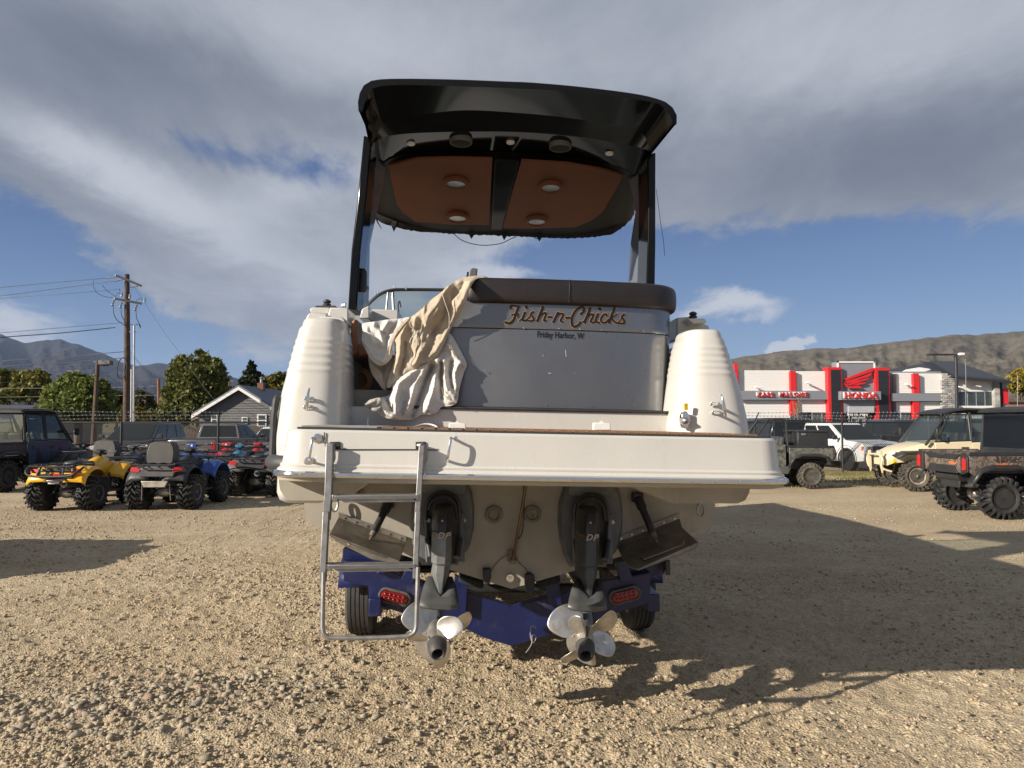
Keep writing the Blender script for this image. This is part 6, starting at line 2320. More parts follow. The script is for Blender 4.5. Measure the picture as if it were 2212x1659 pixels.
def pole_set():
    D = 41
    B0 = at(274, 905, D).xy.to_3d()
    t = empty('utility_pole', B0, 0, 'thick brown utility pole with two steel cross-arms and hanging cut-outs', 'utility pole')
    P = lambda cx, cy, d=0: at(*Z1(cx, cy), D + d) - B0
    MB().tube([Vector((0, 0, 0)), P(938, 800), P(937, 180)], [.19, .17, .13], 14).build('post', creo, t)
    for a, b in (((865, 190), (1058, 270)), ((858, 362), (1058, 400))):
        d = P(*b, .6) - P(*a, -.6)
        MB().cyl(P(*a, -.6) + Vector((0, -.2, 0)), P(*b, .6) + Vector((0, -.2, 0)), .07, .07, 4).build('cross_arm', galv, t)
    for x, y in ((835, 385), (893, 400), (1003, 420)):
        c = MB().lathe([(.03, -.25), (.07, -.2), (.04, -.12), (.08, -.05), (.04, .02), (.08, .08), (.03, .16)], P(x, y, -.4), (.35, 0, 1), 10).build('cut_out', galv, t)
        MB().tube(catmull([P(x, y + 20, -.4), P(x + 4, y + 80, -.4), P(x + 28, y + 130, -.3), P(930 if x < 930 else 1038, 565, -.2)], 6), .022, 5).build('jumper', rubber, c)
    for x, y in ((897, 335), (957, 350), (1066, 375)):
        MB().lathe([(.02, 0), (.07, .02), (.05, .08), (.08, .12), (.05, .18), (.07, .22), (.03, .28)], P(x, y + 10, -.3), (0, 0, 1), 10).build('insulator', galv, t)
    for a, b in (((793, 208), (862, 196)), ((850, 230), (912, 215)), ((962, 275), (1020, 266))):
        MB().tube([P(*a, -.3), P(*b, -.2)], [.05, .03], 6).build('dead_end_clamp', galv, t)
    for pts in (((690, 225), (688, 265), (720, 320), (780, 345), (830, 350)), ((752, 255), (790, 300), (840, 335), (850, 345)), ((850, 345), (870, 320), (893, 325)), ((882, 285), (885, 320)), ((1005, 375), (1025, 360), (1060, 365))):
        MB().tube(catmull([P(*p, -.3) for p in pts], 5), .014, 4).build('jumper', rubber, t)
    # steel riser pipes with conduit heads, and a coil of cable
    for x, y0 in ((990, 555), (971, 880)):
        MB().tube([P(x, y0, -.3), P(x - 4, 1290, -.3)], .055, 8).build('riser_pipe', galv, t)
    MB().tube(catmull([P(955, 552, -.2), P(975, 550, -.3), (P(988, 570, -.3)), P(1000, 550, -.3), P(1025, 552, -.3), P(1037, 575, -.3)], 5), .022, 5).build('weather_head', rubber, t)
    MB().tube([P(955, 604, -.2), P(1015, 604, -.3)], .03, 5).build('bracket', galv, t)
    MB().tube([P(900 + 36 * sin(a) + 10 * cos(a), 872 - 78 * cos(a), -.35) for a in np.linspace(0, 2 * pi, 30, endpoint=False)], .03, 5, closed=True).build('cable_coil', rubber, t)
    # wires
    cable = mat('bright_cable', (.50, .50, .50), .4, metal=.4)
    bcable = mat('dark_cable', (.05, .05, .055), .6)
    def wire(pts, r_, m, lab, grp='wires strung to the thick utility pole'):
        o = MB().tube(catmull([at(*Z1(*p[:2]), p[2]) for p in pts], 8), r_, 4).build('overhead_wire', m, None)
        tag(o, lab, 'wire', grp)
    wire([(-500, 330, 30), (0, 277, 34), (790, 207, 40.6)], .013, cable, 'topmost bright wire running left from the upper cross-arm')
    wire([(-500, 405, 30), (0, 340, 34), (850, 230, 40.6)], .013, cable, 'second bright wire from the top, left of the upper cross-arm')
    wire([(-500, 395, 32), (0, 358, 36), (500, 322, 38), (882, 290, 41)], .011, cable, 'third wire from the top, left of the thick utility pole')
    wire([(-500, 660, 30), (0, 612, 34), (915, 535, 40.8)], .013, cable, 'pale wire just above the twisted cable, left of the thick pole')
    wire([(-500, 690, 30), (0, 645, 34), (450, 612, 38), (850, 572, 40.8)], .022, bcable, 'twisted service cable below the pale wire, left of the thick pole')
    wire([(-500, 860, 30), (0, 818, 34), (500, 785, 38), (835, 757, 40), (925, 750, 40.8)], .022, cable, 'thick grey cable crossing the hillside above the street lamp')
    wire([(-500, 890, 30), (0, 858, 34), (500, 830, 38), (825, 803, 40), (925, 797, 40.8)], .022, cable, 'thick grey cable crossing the hillside at the street lamp head')
    wire([(-300, 880, 50), (0, 878, 60), (300, 870, 60), (900, 815, 41)], .012, bcable, 'thin dark wire slanting behind the street lamp')
    wire([(995, 275, 41), (1075, 400, 42), (1200, 590, 43), (1340, 780, 45), (1480, 980, 47), (1600, 1130, 48)], .012, cable, 'long guy wire slanting down to the right of the thick pole')
    wire([(955, 745, 41), (1010, 810, 46), (1140, 998, 58), (1240, 1110, 62)], .012, cable, 'wire slanting from the thick pole to the rusty short pole', None)
    wire([(980, 790, 41), (1190, 985, 60), (1330, 1100, 70)], .010, bcable, 'dark wire slanting down between the thick pole and rusty short pole')
    wire([(-300, 1018, 60), (0, 1020, 60), (500, 1018, 60), (900, 1012, 60), (1180, 1002, 60)], .014, cable, 'level pale wire crossing in front of the round green tree')
    wire([(-300, 1090, 60), (0, 1085, 60), (500, 1080, 60), (1000, 1072, 60), (1500, 1072, 60)], .012, cable, 'lowest level wire crossing in front of the round green tree')
    wire([(-300, 960, 60), (0, 972, 60), (300, 1000, 60), (560, 1020, 60), (1160, 1003, 60)], .011, bcable, 'sagging dark wire before the yellow-green trees')
    # leaning street lamp
    D2 = 38
    B1 = at(*Z1(690, 1290), D2).xy.to_3d()
    s_ = empty('street_lamp', B1, 0, 'leaning brown street lamp with boxy grey head left of the thick pole', 'street lamp')
    Q = lambda cx, cy: at(*Z1(cx, cy), D2) - B1
    MB().tube([Vector((0, 0, 0)), Q(722, 815)], [.14, .10], 10).build('post', creo, s_)
    MB().box((Q(780, 832)), (.66, .34, .24)).build('lamp_head', mat('grey_lamp', (.11, .11, .11), .6), s_, bevel=.04)
    MB().tube([Q(745, 850), Q(790, 853), Q(815, 845), Q(826, 815)], .03, 6).build('lamp_rim', rubber, s_)
    MB().tube([Q(688, 827), Q(720, 825)], .025, 5).build('bracket', galv, s_)
    # thinner poles
    for (x0, y0, x1, y1, D3, r_, m, lab, arm) in ((545, 893, 562, 1340, 55, .12, mat('grey_wood', (.16, .14, .12), .9), 'thin grey utility pole with small transformer before the round green tree', (497, 572, 895)), (1170, 950, 1181, 1275, 58, .15, mat('rusty_wood', (.24, .12, .06), .9), 'short rusty-brown pole midway between the thick pole and the tall tree', None), (1692, 968, 1690, 1060, 75, .14, mat('rusty_wood', (.24, .12, .06)), 'far brown pole just left of the grey house chimney', (1660, 1725, 968)), (1256, 970, 1256, 1150, 75, .09, mat('grey_wood', (.16, .14, .12)), 'thin far pole at the left edge of the tall tree', (1215, 1262, 984))):
        bx = at(*Z1(x1, y1), D3).xy.to_3d()
        u = empty('utility_pole', bx, 0, lab, 'utility pole')
        MB().tube([(0, 0, 0), at(*Z1(x0, y0), D3) - bx], [r_, r_ * .8], 8).build('post', m, u)
        if arm:
            MB().cyl(at(*Z1(arm[0], arm[2]), D3) - bx, at(*Z1(arm[1], arm[2]), D3) - bx, .06, .06, 4).build('cross_arm', galv, u)
        if x0 == 545:
            MB().cyl(at(*Z1(541, 975), D3) - bx + Vector((0, -.3, -.3)), at(*Z1(541, 975), D3) - bx + Vector((0, -.3, .6)), .25, .25, 12).build('transformer', mat('grey_lamp', (.11, .11, .11)), u)


pole_set()


# ================================================================ chain-link fences
def chain_fence(p0, p1, label, spacing, first, barb=True, seed=0):
    p0, p1 = Vector(p0), Vector(p1)
    H = 1.86
    d = (p1 - p0)
    L = d.length
    d.normalize()
    ang = atan2(d.y, d.x)
    t = empty('chain_link_fence', p0, ang, label, 'fence')
    black = mat('black_fence_paint', (.018, .02, .022), .5)
    wirem = mat('black_fence_wire', (.03, .032, .035), .45, metal=.3)
    MB().cyl((0, 0, H), (L, 0, H), .026, .026, 8).build('top_rail', black, t)
    x = first
    arm_pts = []
    while x < L:
        MB().cyl((x, 0, -.1), (x, 0, H + .02), .036, .036, 10).build('post', black, t)
        MB().cyl((x, 0, H + .02), (x + .10, -.18, H + .36), .022, .02, 6).build('barb_arm', black, t)
        x += spacing
    # woven wire: straight zigzags crossing, real wires
    s_ = .075
    n = int((L + H) / s_)
    m = MB()
    for k in range(n):
        for sg in (1, -1):
            x0 = k * s_ - (H if sg > 0 else 0)
            a = [x0, 0.04]
            b = [x0 + H, H] if sg > 0 else None
            if sg < 0:
                a, b = [x0, H - .02], [x0 + H, 0.04 - .02]
            # clip to [0, L]
            (xa, za), (xb, zb) = a, b
            if xb < 0 or xa > L: continue
            if xa < 0:
                za += (zb - za) * (0 - xa) / (xb - xa); xa = 0
            if xb > L:
                zb = za + (zb - za) * (L - xa) / (xb - xa); xb = L
            if xb - xa < .01: continue
            r_ = .0042
            y = .006 * sg
            dx, dz = xb - xa, zb - za
            l = sqrt(dx * dx + dz * dz)
            nx, nz = -dz / l * r_, dx / l * r_
            m.add([(xa + nx, y, za + nz), (xa - nx, y, za - nz), (xa, y + r_, za), (xb + nx, y, zb + nz), (xb - nx, y, zb - nz), (xb, y + r_, zb)], [(0, 1, 4, 3), (1, 2, 5, 4), (2, 0, 3, 5)])
    m.build('wire_mesh', wirem, t, smooth=False, kind='stuff', fixn=False)
    if barb:
        for i, (dy, dz) in enumerate(((-.05, .12), (-.11, .23), (-.17, .35))):
            r = random.Random(seed + i)
            b = MB()
            b.tube([(xx, dy, H + dz + .012 * sin(xx * 2 + i)) for xx in np.arange(0, L, .5)], .0045, 3)
            o = b.build('barbed_wire', galv, t)
            bb_ = MB()
            xx = .1
            while xx < L:
                bb_.box((xx, dy, H + dz + .012 * sin(xx * 2 + i)), (.008, .045, .045), Matrix.Rotation(r.random() * 3, 3, 'X'))
                xx += .14
            bb_.build('barbs', galv, o, smooth=False, kind='stuff', fixn=False)
    return t


chain_fence((-20.5, 23.6, 0), (-4.5, 24.4, 0), 'black chain-link fence with barbed wire behind the quad bikes on the left', 3.2, 1.0 + (20.5 - 13.15) % 3.2 - 1.0)
chain_fence((4.5, 25.6, 0), (26, 26.2, 0), 'black chain-link fence with barbed wire before the white car on the right', 3.2, (at(1816, 900, 25.9).x - 4.5) % 3.2)


def board_fence():
    D = 36
    a, b = at(330, 905, D), at(620, 905, D)
    t = empty('board_fence', (a.x, D, 0), 0, 'low weathered board fence behind the parked pickups on the left', 'fence')
    m = mat('weathered_board', (.10, .078, .06), .9, var=.3, scale=6)
    me = MB().box((0, 0, .85), (.135, .02, 1.7)).mesh('board')
    me.materials.append(m)
    n = int((b.x - a.x) / .15)
    r = random.Random(2)
    for i in range(n):
        o = bpy.data.objects.new('board', me)
        COL.objects.link(o)
        o.parent = t
        o.location = (i * .15, r.uniform(-.01, .01), 0)
        o.scale = (1, 1, r.uniform(.93, 1.0))
    for z in (.4, 1.35):
        MB().box(((b.x - a.x) / 2, .04, z), (b.x - a.x, .04, .09)).build('rail', m, t)


board_fence()


# ================================================================ grass along the right-hand fence
def grass():
    r = np.random.default_rng(12)
    n = 26000
    x = 4.5 + 18 * r.random(n)
    y = 25.6 - 5.2 * r.random(n) ** 1.7
    k = (fbm(x * .5, y * .9, 3, 8) > .44) | (y > 25.0) | (r.random(n) < .12)
    x, y = x[k], y[k]
    # a few tufts under the vehicles on the left
    x2 = -12 + 8 * r.random(5000)
    y2 = 20.5 + 3.2 * r.random(5000)
    x, y = np.concatenate([x, x2]), np.concatenate([y, y2])
    n = len(x)
    h = .03 + .06 * r.random(n) + .10 * (r.random(n) < .04) * r.random(n) + np.where(y > 25.0, .07 * r.random(n), 0)
    a = r.random(n) * 2 * pi
    w = .006 + .006 * r.random(n)
    lean = (r.random((n, 2)) - .5) * h[:, None] * 1.2
    z = ground_height(x, y)
    V = np.zeros((n, 3, 3))
    V[:, 0] = np.stack([x - np.cos(a) * w, y - np.sin(a) * w, z], -1)
    V[:, 1] = np.stack([x + np.cos(a) * w, y + np.sin(a) * w, z], -1)
    V[:, 2] = np.stack([x + lean[:, 0], y + lean[:, 1], z + h], -1)
    me = bpy.data.meshes.new('grass')
    me.vertices.add(n * 3)
    me.vertices.foreach_set('co', V.ravel())
    me.loops.add(n * 3)
    me.loops.foreach_set('vertex_index', np.arange(n * 3, dtype=np.int32))
    me.polygons.add(n)
    me.polygons.foreach_set('loop_start', np.arange(0, n * 3, 3, dtype=np.int32))
    me.update()
    me.materials.append(leaf_mat('dry_grass', ((.14, .15, .045), (.27, .24, .09), (.42, .33, .17))))
    o = bpy.data.objects.new('grass', me)
    COL.objects.link(o)
    o['kind'] = 'stuff'


grass()

# ================================================================ vehicles
tyre_blk = mat('atv_tyre', (.022, .022, .022), .72, var=.25, scale=12, dirt=(.12, .10, .075), dirt_amt=.22, dirt_scale=6)
tyre_mud = mat('muddy_tyre', (.06, .055, .046), .85, var=.25, scale=8, dirt=(.20, .165, .12), dirt_amt=.45, dirt_scale=5)
plast_blk = mat('black_plastic', (.022, .023, .025), .5, var=.15, scale=10, dirt=(.10, .09, .075), dirt_amt=.12)
plast_gry = mat('grey_plastic', (.085, .085, .088), .5, var=.12, dirt=(.16, .15, .13), dirt_amt=.15)
redlamp = mat('red_tail_lens', (.42, .015, .015), .2, var=.1, coat=.4)
clearlamp = mat('clear_lens', (.55, .56, .56), .12, var=.1, coat=.5)
amber = mat('amber_lens', (.7, .18, .02), .25)
carglass = glass('tinted_car_glass', (.05, .06, .06), .8)
cabglass = glass('clear_cab_glass', (.62, .70, .68), .07)
platem = mat('licence_plate', (.62, .62, .60), .5, var=.15, scale=30)


def lug_wheel(R, W, rim_r, style, tm, rm, spokes=6, lugs=18):
    """knobbly tyre (axis along Y, outer face at +Y) with a rim as its child"""
    m = MB()
    c = (0, 0, 0)
    h = .055 * R / .32
    b = R - h
    prof = [(rim_r, -W / 2 + .03), (rim_r * 1.12, -W / 2), (b * .82, -W / 2 - .012), (b * .95, -W / 2 + .012), (b, -W * .30), (b, W * .30), (b * .95, W / 2 - .012), (b * .82, W / 2 + .012), (rim_r * 1.12, W / 2), (rim_r, W / 2 - .03)]
    m.lathe(prof, c, (0, 1, 0), 30)
    for i in range(lugs):
        for side in (-1, 1):
            a = 2 * pi * (i + (.5 if side > 0 else 0)) / lugs
            for (y0, y1, da) in ((.02, .26, .10), (.24, .47, -.02)) if style == 'v' else ((.0, .22, .0), (.26, .48, .14)):
                ya, yb = side * y0 * W, side * y1 * W
                a0, a1 = a - da, a + (.16 if style == 'v' else .02)
                vs = []
                for (yy, aa) in ((ya, a0), (yb, a1)):
                    hw = .085 * (18 / lugs)
                    drop = .0 if abs(yy) < W * .42 else .02
                    for rr in (b - .01, R - drop):
                        for s_ in (-1, 1):
                            t = aa + s_ * hw * .62
                            vs.append((cos(t) * rr, yy, sin(t) * rr))
                m.add(vs, [(0, 1, 3, 2), (4, 6, 7, 5), (2, 3, 7, 6), (0, 2, 6, 4), (1, 5, 7, 3)])
            # shoulder lug over the sidewall
            t = a + .12
            vs = []
            for rr, yy in ((R - .005, .46), (b * .84, .545)):
                for s_ in (-1, 1):
                    vs.append((cos(t + s_ * .05) * rr, side * yy * W, sin(t + s_ * .05) * rr))
            for rr, yy in ((R - .03, .40), (b * .80, .47)):
                for s_ in (-1, 1):
                    vs.append((cos(t + s_ * .05) * rr, side * yy * W, sin(t + s_ * .05) * rr))
            m.add(vs, [(0, 1, 3, 2), (0, 2, 6, 4), (1, 5, 7, 3), (2, 3, 7, 6), (0, 4, 5, 1)])
    w = m.build('wheel', tm, None, ang=40)
    r = MB()
    y = W / 2 - .035
    r.lathe([(rim_r, y), (rim_r * .98, y + .022), (rim_r * .90, y + .018), (rim_r * .86, y - .03), (rim_r * .84, -y)], c, (0, 1, 0), 26)
    r.lathe([(.001, y - .03), (rim_r * .25, y - .03), (rim_r * .3, y - .05), (rim_r * .86, y - .075), (rim_r * .86, y - .09), (.001, y - .09)], c, (0, 1, 0), 26)
    for i in range(spokes):
        a = 2 * pi * i / spokes
        d, s_ = Vector((cos(a), 0, sin(a))), Vector((-sin(a), 0, cos(a)))
        p0, p1 = d * rim_r * .16, d * rim_r * .92
        vs = []
        for p, w_, yy in ((p0, .030, y - .012), (p1, .042, y + .008)):
            w_ *= rim_r / .15
            vs += [p + s_ * w_ + Vector((0, yy, 0)), p - s_ * w_ + Vector((0, yy, 0)), p - s_ * w_ + Vector((0, yy - .06, 0)), p + s_ * w_ + Vector((0, yy - .06, 0))]
        r.add(vs, [(0, 1, 5, 4), (1, 2, 6, 5), (3, 0, 4, 7)])
    r.lathe([(.03, y - .05), (.036, y - .005), (.024, y + .006), (.001, y + .006)], c, (0, 1, 0), 12)
    r.build('rim', rm, w, ang=35)
    w.parent = None
    return w


def place_wheels(proto, parent, spots):
    """spots: (x, y, z, side); the outer face looks away from the middle"""
    first = True
    for (x, y, z, s_) in spots:
        w = proto if first and proto.parent is None and not proto.get('used') else copy_tree(proto)
        proto['used'] = 1
        if w is not proto and 'used' in w: del w['used']
        first = False
        w.parent = parent
        w.location = (x, y, z)
        w.rotation_euler = (0, RNG.random() * 6.28, 0) if s_ > 0 else (0, RNG.random() * 6.28, pi)
    return


def finish_proto(p):
    if 'used' in p: del p['used']


def arc_shell(c, r, y0, y1, a0, a1, n=10, flare=0.0, squ=1.0, dz=0.0):
    """sheet bent round an axle line: rows from a0 to a1 degrees (0 = forward, 90 = up)"""
    rows = []
    for i in range(n + 1):
        a = rad(a0 + (a1 - a0) * i / n)
        k = 1 + .06 * sin((i / n) * pi)
        p = Vector((c[0] + cos(a) * r * k, 0, c[1] + sin(a) * r * k * squ))
        rows.append([Vector((p.x, y0, p.z + dz)), Vector((p.x, y0 + (y1 - y0) * .25, p.z + dz * .6 + .012)), Vector((p.x, y0 + (y1 - y0) * .8, p.z)), Vector((p.x, y1, p.z - flare))])
    return rows


def atv(loc, rz, body, label, group=None, scale=1.1, seat=None, accent=None, backrest=False, rack=True, rimm=None, tm=None, plate=False, style='v', tail=(1, 1), pod=None, winch=False, yellow_face=False, rfend=None, hp=None):
    t = empty('quad_bike', loc, rz, label, 'quad bike', group, scale=scale)
    tm = tm or tyre_blk
    rimm = rimm or mat('grey_rim', (.22, .21, .20), .45, metal=.5, var=.2)
    R, W = .325, .31
    rear = lug_wheel(R, W, .155, style, tm, rimm)
    place_wheels(rear, t, [(-.62, .46, R, 1), (-.62, -.46, R, -1)])
    finish_proto(rear)
    fr = lug_wheel(.315, .25, .155, style, tm, rimm)
    place_wheels(fr, t, [(.64, .46, .305, 1), (.64, -.46, .305, -1)])
    finish_proto(fr)
    pod = pod or body
    # chassis, engine and underside clutter
    MB().box((0, 0, .42), (1.05, .34, .26)).build('engine', mat('engine_grey', (.07, .068, .065), .55, metal=.4, var=.4, scale=16), t, bevel=.03)
    MB().box((0, 0, .275), (1.35, .40, .03)).build('skid_plate', plast_blk, t, bevel=.01)
    d = MB().lathe([(.03, -.14), (.07, -.12), (.10, -.04), (.10, .04), (.07, .12), (.03, .14)], (-.62, 0, .33), (0, 1, 0), 14).build('rear_differential', mat('dull_alloy', (.30, .29, .27), .4, metal=.7, var=.3), t)
    for s_ in (-1, 1):
        MB().cyl((-.62, s_ * .1, .33), (-.62, s_ * .36, .315), .022, .022, 8).build('axle_shaft', plast_blk, t)
        for x0, x1 in ((-.40, -.58), (-.80, -.66)):
            MB().tube([(x0, s_ * .12, .36), (x1, s_ * .36, .27)], .018, 6).build('suspension_arm', plast_blk, t)
        MB().tube([(.45, s_ * .12, .36), (.62, s_ * .36, .27)], .018, 6).tube([(.80, s_ * .12, .36), (.66, s_ * .36, .27)], .018, 6).build('suspension_arm', plast_blk, t)
        sp = MB().tube([(-.55 + .0 * k, s_ * (.20 - .05 * k / 12) + .028 * cos(k * 1.7), .40 + .028 * k / 1.4 * 1 + 0) if True else 0 for k in range(14)], .008, 5)
        MB().cyl((-.60, s_ * .28, .32), (-.52, s_ * .17, .66), .026, .026, 8).build('shock_absorber', mat('shock_dark', (.05, .05, .055), .4, metal=.3), t)
    MB().cyl((-.95, -.14, .52), (-.40, -.14, .50), .065, .075, 12).build('muffler', mat('dull_alloy', (.3, .29, .27)), t)
    MB().cyl((-.98, -.14, .52), (-.93, -.14, .52), .025, .03, 10).build('exhaust_tip', plast_blk, t)
    # rear mudguards with flared lips
    for s_ in (-1, 1):
        m = MB().grid(arc_shell((-.60, .46), .38, s_ * .14, s_ * .54, 165, 30, 12, .05, .88))
        m.build('rear_fender', rfend or body, t, solid=.014, ang=50)
        m = MB().grid(arc_shell((.64, .42), .40, s_ * .16, s_ * .54, 160, 20, 12, .05, .95))
        m.build('front_fender', body, t, solid=.014, ang=50)
        MB().prism([(-.30, s_ * .22, .34), (.32, s_ * .22, .34), (.30, s_ * .50, .33), (-.25, s_ * .52, .33)], (0, 0, -.03)).build('footwell', plast_blk, t, bevel=.01)
        MB().prism([(-.28, s_ * .50, .34), (-.22, s_ * .50, .68), (-.16, s_ * .50, .68), (-.16, s_ * .50, .34)], (0, s_ * .03, 0)).build('mud_guard', plast_blk, t, bevel=.008)
    # tail section between the mudguards
    MB().loft([[Vector((-.98, y, z)) for y, z in ((-.30, .62), (.30, .62), (.34, .74), (.20, .80), (-.20, .80), (-.34, .74))], [Vector((-.45, y, z)) for y, z in ((-.28, .60), (.28, .60), (.34, .78), (.2, .84), (-.2, .84), (-.34, .78))]]).build('tail_cowl', accent or plast_blk, t, bevel=.012)
    if yellow_face:
        for y0, y1 in ((-.30, -.14), (-.08, .10), (.17, .26)):
            MB().prism([(-.985, y0, .70), (-.985, y1, .70), (-.93, y1 + .01, .795), (-.93, y0 + .01, .795)], (-.012, 0, 0)).build('tail_panel', body, t, bevel=.004)
        MB().prism([(-.99, -.11, .65), (-.99, .10, .65), (-.98, .10, .71), (-.98, -.11, .71)], (-.02, 0, 0)).build('centre_lamp', redlamp, t, bevel=.006)
        MB().tube(catmull([(-.97, -.17, .60), (-1.06, -.10, .59), (-1.06, .10, .59), (-.97, .17, .60)], 4), .022, 8).build('tow_bumper', steel, t)
    if plate:
        MB().box((-1.02, .0, .555), (.012, .20, .06)).build('licence_plate', platem, t)
    for s_, k in ((-1, tail[0]), (1, tail[1])):
        if k:
            q = [(-.965, s_ * .30, .70), (-.965, s_ * .46, .72), (-.93, s_ * .46, .79), (-.95, s_ * .34, .79), (-.965, s_ * .28, .75)]
            MB().prism(q, (-.025, 0, 0)).build('tail_light', redlamp, t, bevel=.006)
    # seat and tank
    seat = seat or plast_blk
    rings = []
    for x, hw, z0, z1 in ((-.62, .15, .80, .90), (-.50, .17, .78, .93), (-.2, .15, .72, .90), (.02, .11, .70, .88), (.14, .09, .70, .90)):
        rings.append([Vector((x, y * hw, z)) for y, z in ((-1, z0), (-1.05, (z0 + z1) / 2), (-.8, z1 - .01), (0, z1), (.8, z1 - .01), (1.05, (z0 + z1) / 2), (1, z0))])
    MB().loft(rings).build('seat', seat, t, sub=1)
    rings = []
    for x, hw, z0, z1 in ((-.05, .14, .55, .84), (.12, .17, .52, .92), (.30, .17, .52, .97), (.46, .20, .55, .95), (.62, .24, .58, .88), (.92, .22, .55, .80), (1.02, .14, .52, .66)):
        rings.append([Vector((x, y * hw, z)) for y, z in ((-1, z0), (-1.1, z0 * .4 + z1 * .6), (-.6, z1 - .015), (0, z1), (.6, z1 - .015), (1.1, z0 * .4 + z1 * .6), (1, z0))])
    MB().loft(rings).build('body_cowl', pod, t, sub=1)
    # steering
    MB().cyl((.42, 0, .9), (.30, 0, 1.06), .025, .025, 8).build('steering_stem', plast_blk, t)
    bar = MB().tube(catmull([(.20, -.40, 1.05), (.24, -.24, 1.06), (.31, -.08, 1.02), (.31, .08, 1.02), (.24, .24, 1.06), (.20, .40, 1.05)], 5), .013, 8).build('handlebar', plast_blk, t)
    for s_ in (-1, 1):
        MB().cyl((.19, s_ * .43, 1.048), (.235, s_ * .28, 1.06), .019, .017, 10).build('grip', rubber, bar)
        MB().tube([(.28, s_ * .24, 1.07), (.32, s_ * .36, 1.065)], .006, 5).build('lever', steel_pale, bar)
    pm = MB().loft([[Vector((.24, y, z)) for y, z in ((-.07, 1.02), (.07, 1.02), (.085, 1.08), (0, 1.10), (-.085, 1.08))], [Vector((.42, y, z)) for y, z in ((-.10, .98), (.10, .98), (.12, 1.07), (0, 1.10), (-.12, 1.07))]]).build('headlight_pod', hp or pod, t, bevel=.012)
    MB().lathe([(.001, .0), (.034, .0), (.03, .010), (.001, .013)], (.42, 0, 1.035), (1, 0, 0), 14).build('headlight', clearlamp, pm)
    # tube racks
    if rack:
        for x0, x1, z, nm in ((-1.06, -.52, .86, 'rear_rack'), (.48, 1.02, .90, 'front_rack')):
            r = MB().tube(catmull([(x0, -.40, z), (x1, -.42, z), (x1, .42, z), (x0, .40, z), (x0 - .04, .3, z - .02), (x0 - .04, -.3, z - .02)], 3, True), .014, 7, closed=True).build(nm, plast_blk, t)
            for k in range(4):
                y = -.27 + .18 * k
                MB().tube([(x0 - .03, y, z), (x1, y, z)], .011, 6).build('rack_bar', plast_blk, r)
            for y in (-.24, .24):
                MB().tube([(x0 + .12, y, z), (x0 + .2, y, z - .12)], .012, 6).tube([(x1, y, z), (x1 - .04, y, z - .14)], .012, 6).build('rack_stay', plast_blk, r)
    if yellow_face:
        MB().tube(catmull([(-.96, -.50, .82), (-1.10, -.46, .74), (-1.14, -.3, .67), (-1.14, .3, .67), (-1.10, .46, .74), (-.96, .50, .82)], 5), .02, 8).build('rear_bumper_bar', plast_blk, t)
        for y in (-.2, .2):
            MB().tube([(-1.04, y, .87), (-1.14, y * 1.15, .67)], .018, 7).build('rear_bumper_bar', plast_blk, t)
    if backrest:
        b = MB().loft([[Vector((-.86 + .02 * z, y, .84 + z)) for y in (-.20, .20)] + [Vector((-.60, y, .84 + z)) for y in (.20, -.20)] for z in (0,)] + [[Vector((-.86 + .10 * z, -w, .84 + z)), Vector((-.86 + .10 * z, w, .84 + z)), Vector((-.62 + .12 * z, w * .95, .84 + z)), Vector((-.62 + .12 * z, -w * .95, .84 + z))] for z, w in ((.04, .245), (.20, .255), (.30, .235), (.38, .19), (.40, .12))])
        b.build('backrest', mat('grey_seat_vinyl', (.055, .052, .048), .6, var=.15, dirt=(.12, .11, .09), dirt_amt=.2), t, bevel=.03, ang=50)
        MB().prism([(-1.02, -.24, .55), (-1.02, .24, .55), (-1.02, .19, .44), (-1.02, -.19, .44)], (-.02, 0, 0)).build('receiver_plate', mat('bare_metal_plate', (.34, .31, .27), .5, metal=.5, var=.3), t, bevel=.008)
        for s_ in (-1, 1):
            MB().cyl((-.98, s_ * .24, .5), (-.95, s_ * .26, .2), .009, .009, 6).build('support_rod', steel_pale, t)
    if winch:
        MB().tube(catmull([(1.0, -.25, .45), (1.14, -.22, .50), (1.14, .22, .50), (1.0, .25, .45)], 4), .018, 7).build('front_bumper', plast_blk, t)
    return t


gy = lambda px, D: (px - 1106) / FPX * D
yellow = mat('yellow_bodywork', (.74, .40, .012), .3, var=.04, coat=.4, dirt=(.35, .22, .08), dirt_amt=.08)
bluep = mat('blue_bodywork', (.015, .06, .30), .3, var=.06, coat=.4)
tealp = mat('teal_bodywork', (.04, .17, .28), .35, var=.08, coat=.2)
redp = mat('red_bodywork', (.42, .018, .022), .35, var=.06, coat=.3)
greyp = mat('dark_grey_bodywork', (.06, .062, .066), .4, var=.1, coat=.2)
G = 'quad bikes parked along the fence'
atv((gy(151, 15.2), 15.95, 0), rad(89), yellow, 'bright yellow quad bike with black racks, nearest on the left', G, scale=1.15, yellow_face=True, plate=True, hp=plast_blk)
atv((gy(361, 15.4), 16.15, 0), rad(90), bluep, 'blue quad bike with tall black passenger backrest beside the yellow one', G, scale=1.18, backrest=True, accent=plast_gry, pod=plast_blk, style='v', rfend=plast_blk, hp=plast_blk)
atv((gy(487, 18.7), 19.4, 0), rad(92), tealp, 'teal-blue older quad bike behind the one with the backrest', G, scale=1.15, seat=rubber, tm=tyre_mud, pod=tealp)
atv((gy(556, 18.2), 18.9, 0), rad(90), plast_gry, 'dark dusty quad bike with red tail lamp, nearest the boat', G, scale=1.15, tm=tyre_mud, accent=rubber)
atv((gy(545, 21.0), 21.2, 0), rad(93), redp, 'red quad bike close to the fence, nearest the boat', G, scale=1.15, accent=redp, winch=True)
atv((gy(500, 21.8), 21.9, 0), rad(-88), redp, 'red quad bike facing out, left of the other red one', G, scale=1.15, pod=redp)
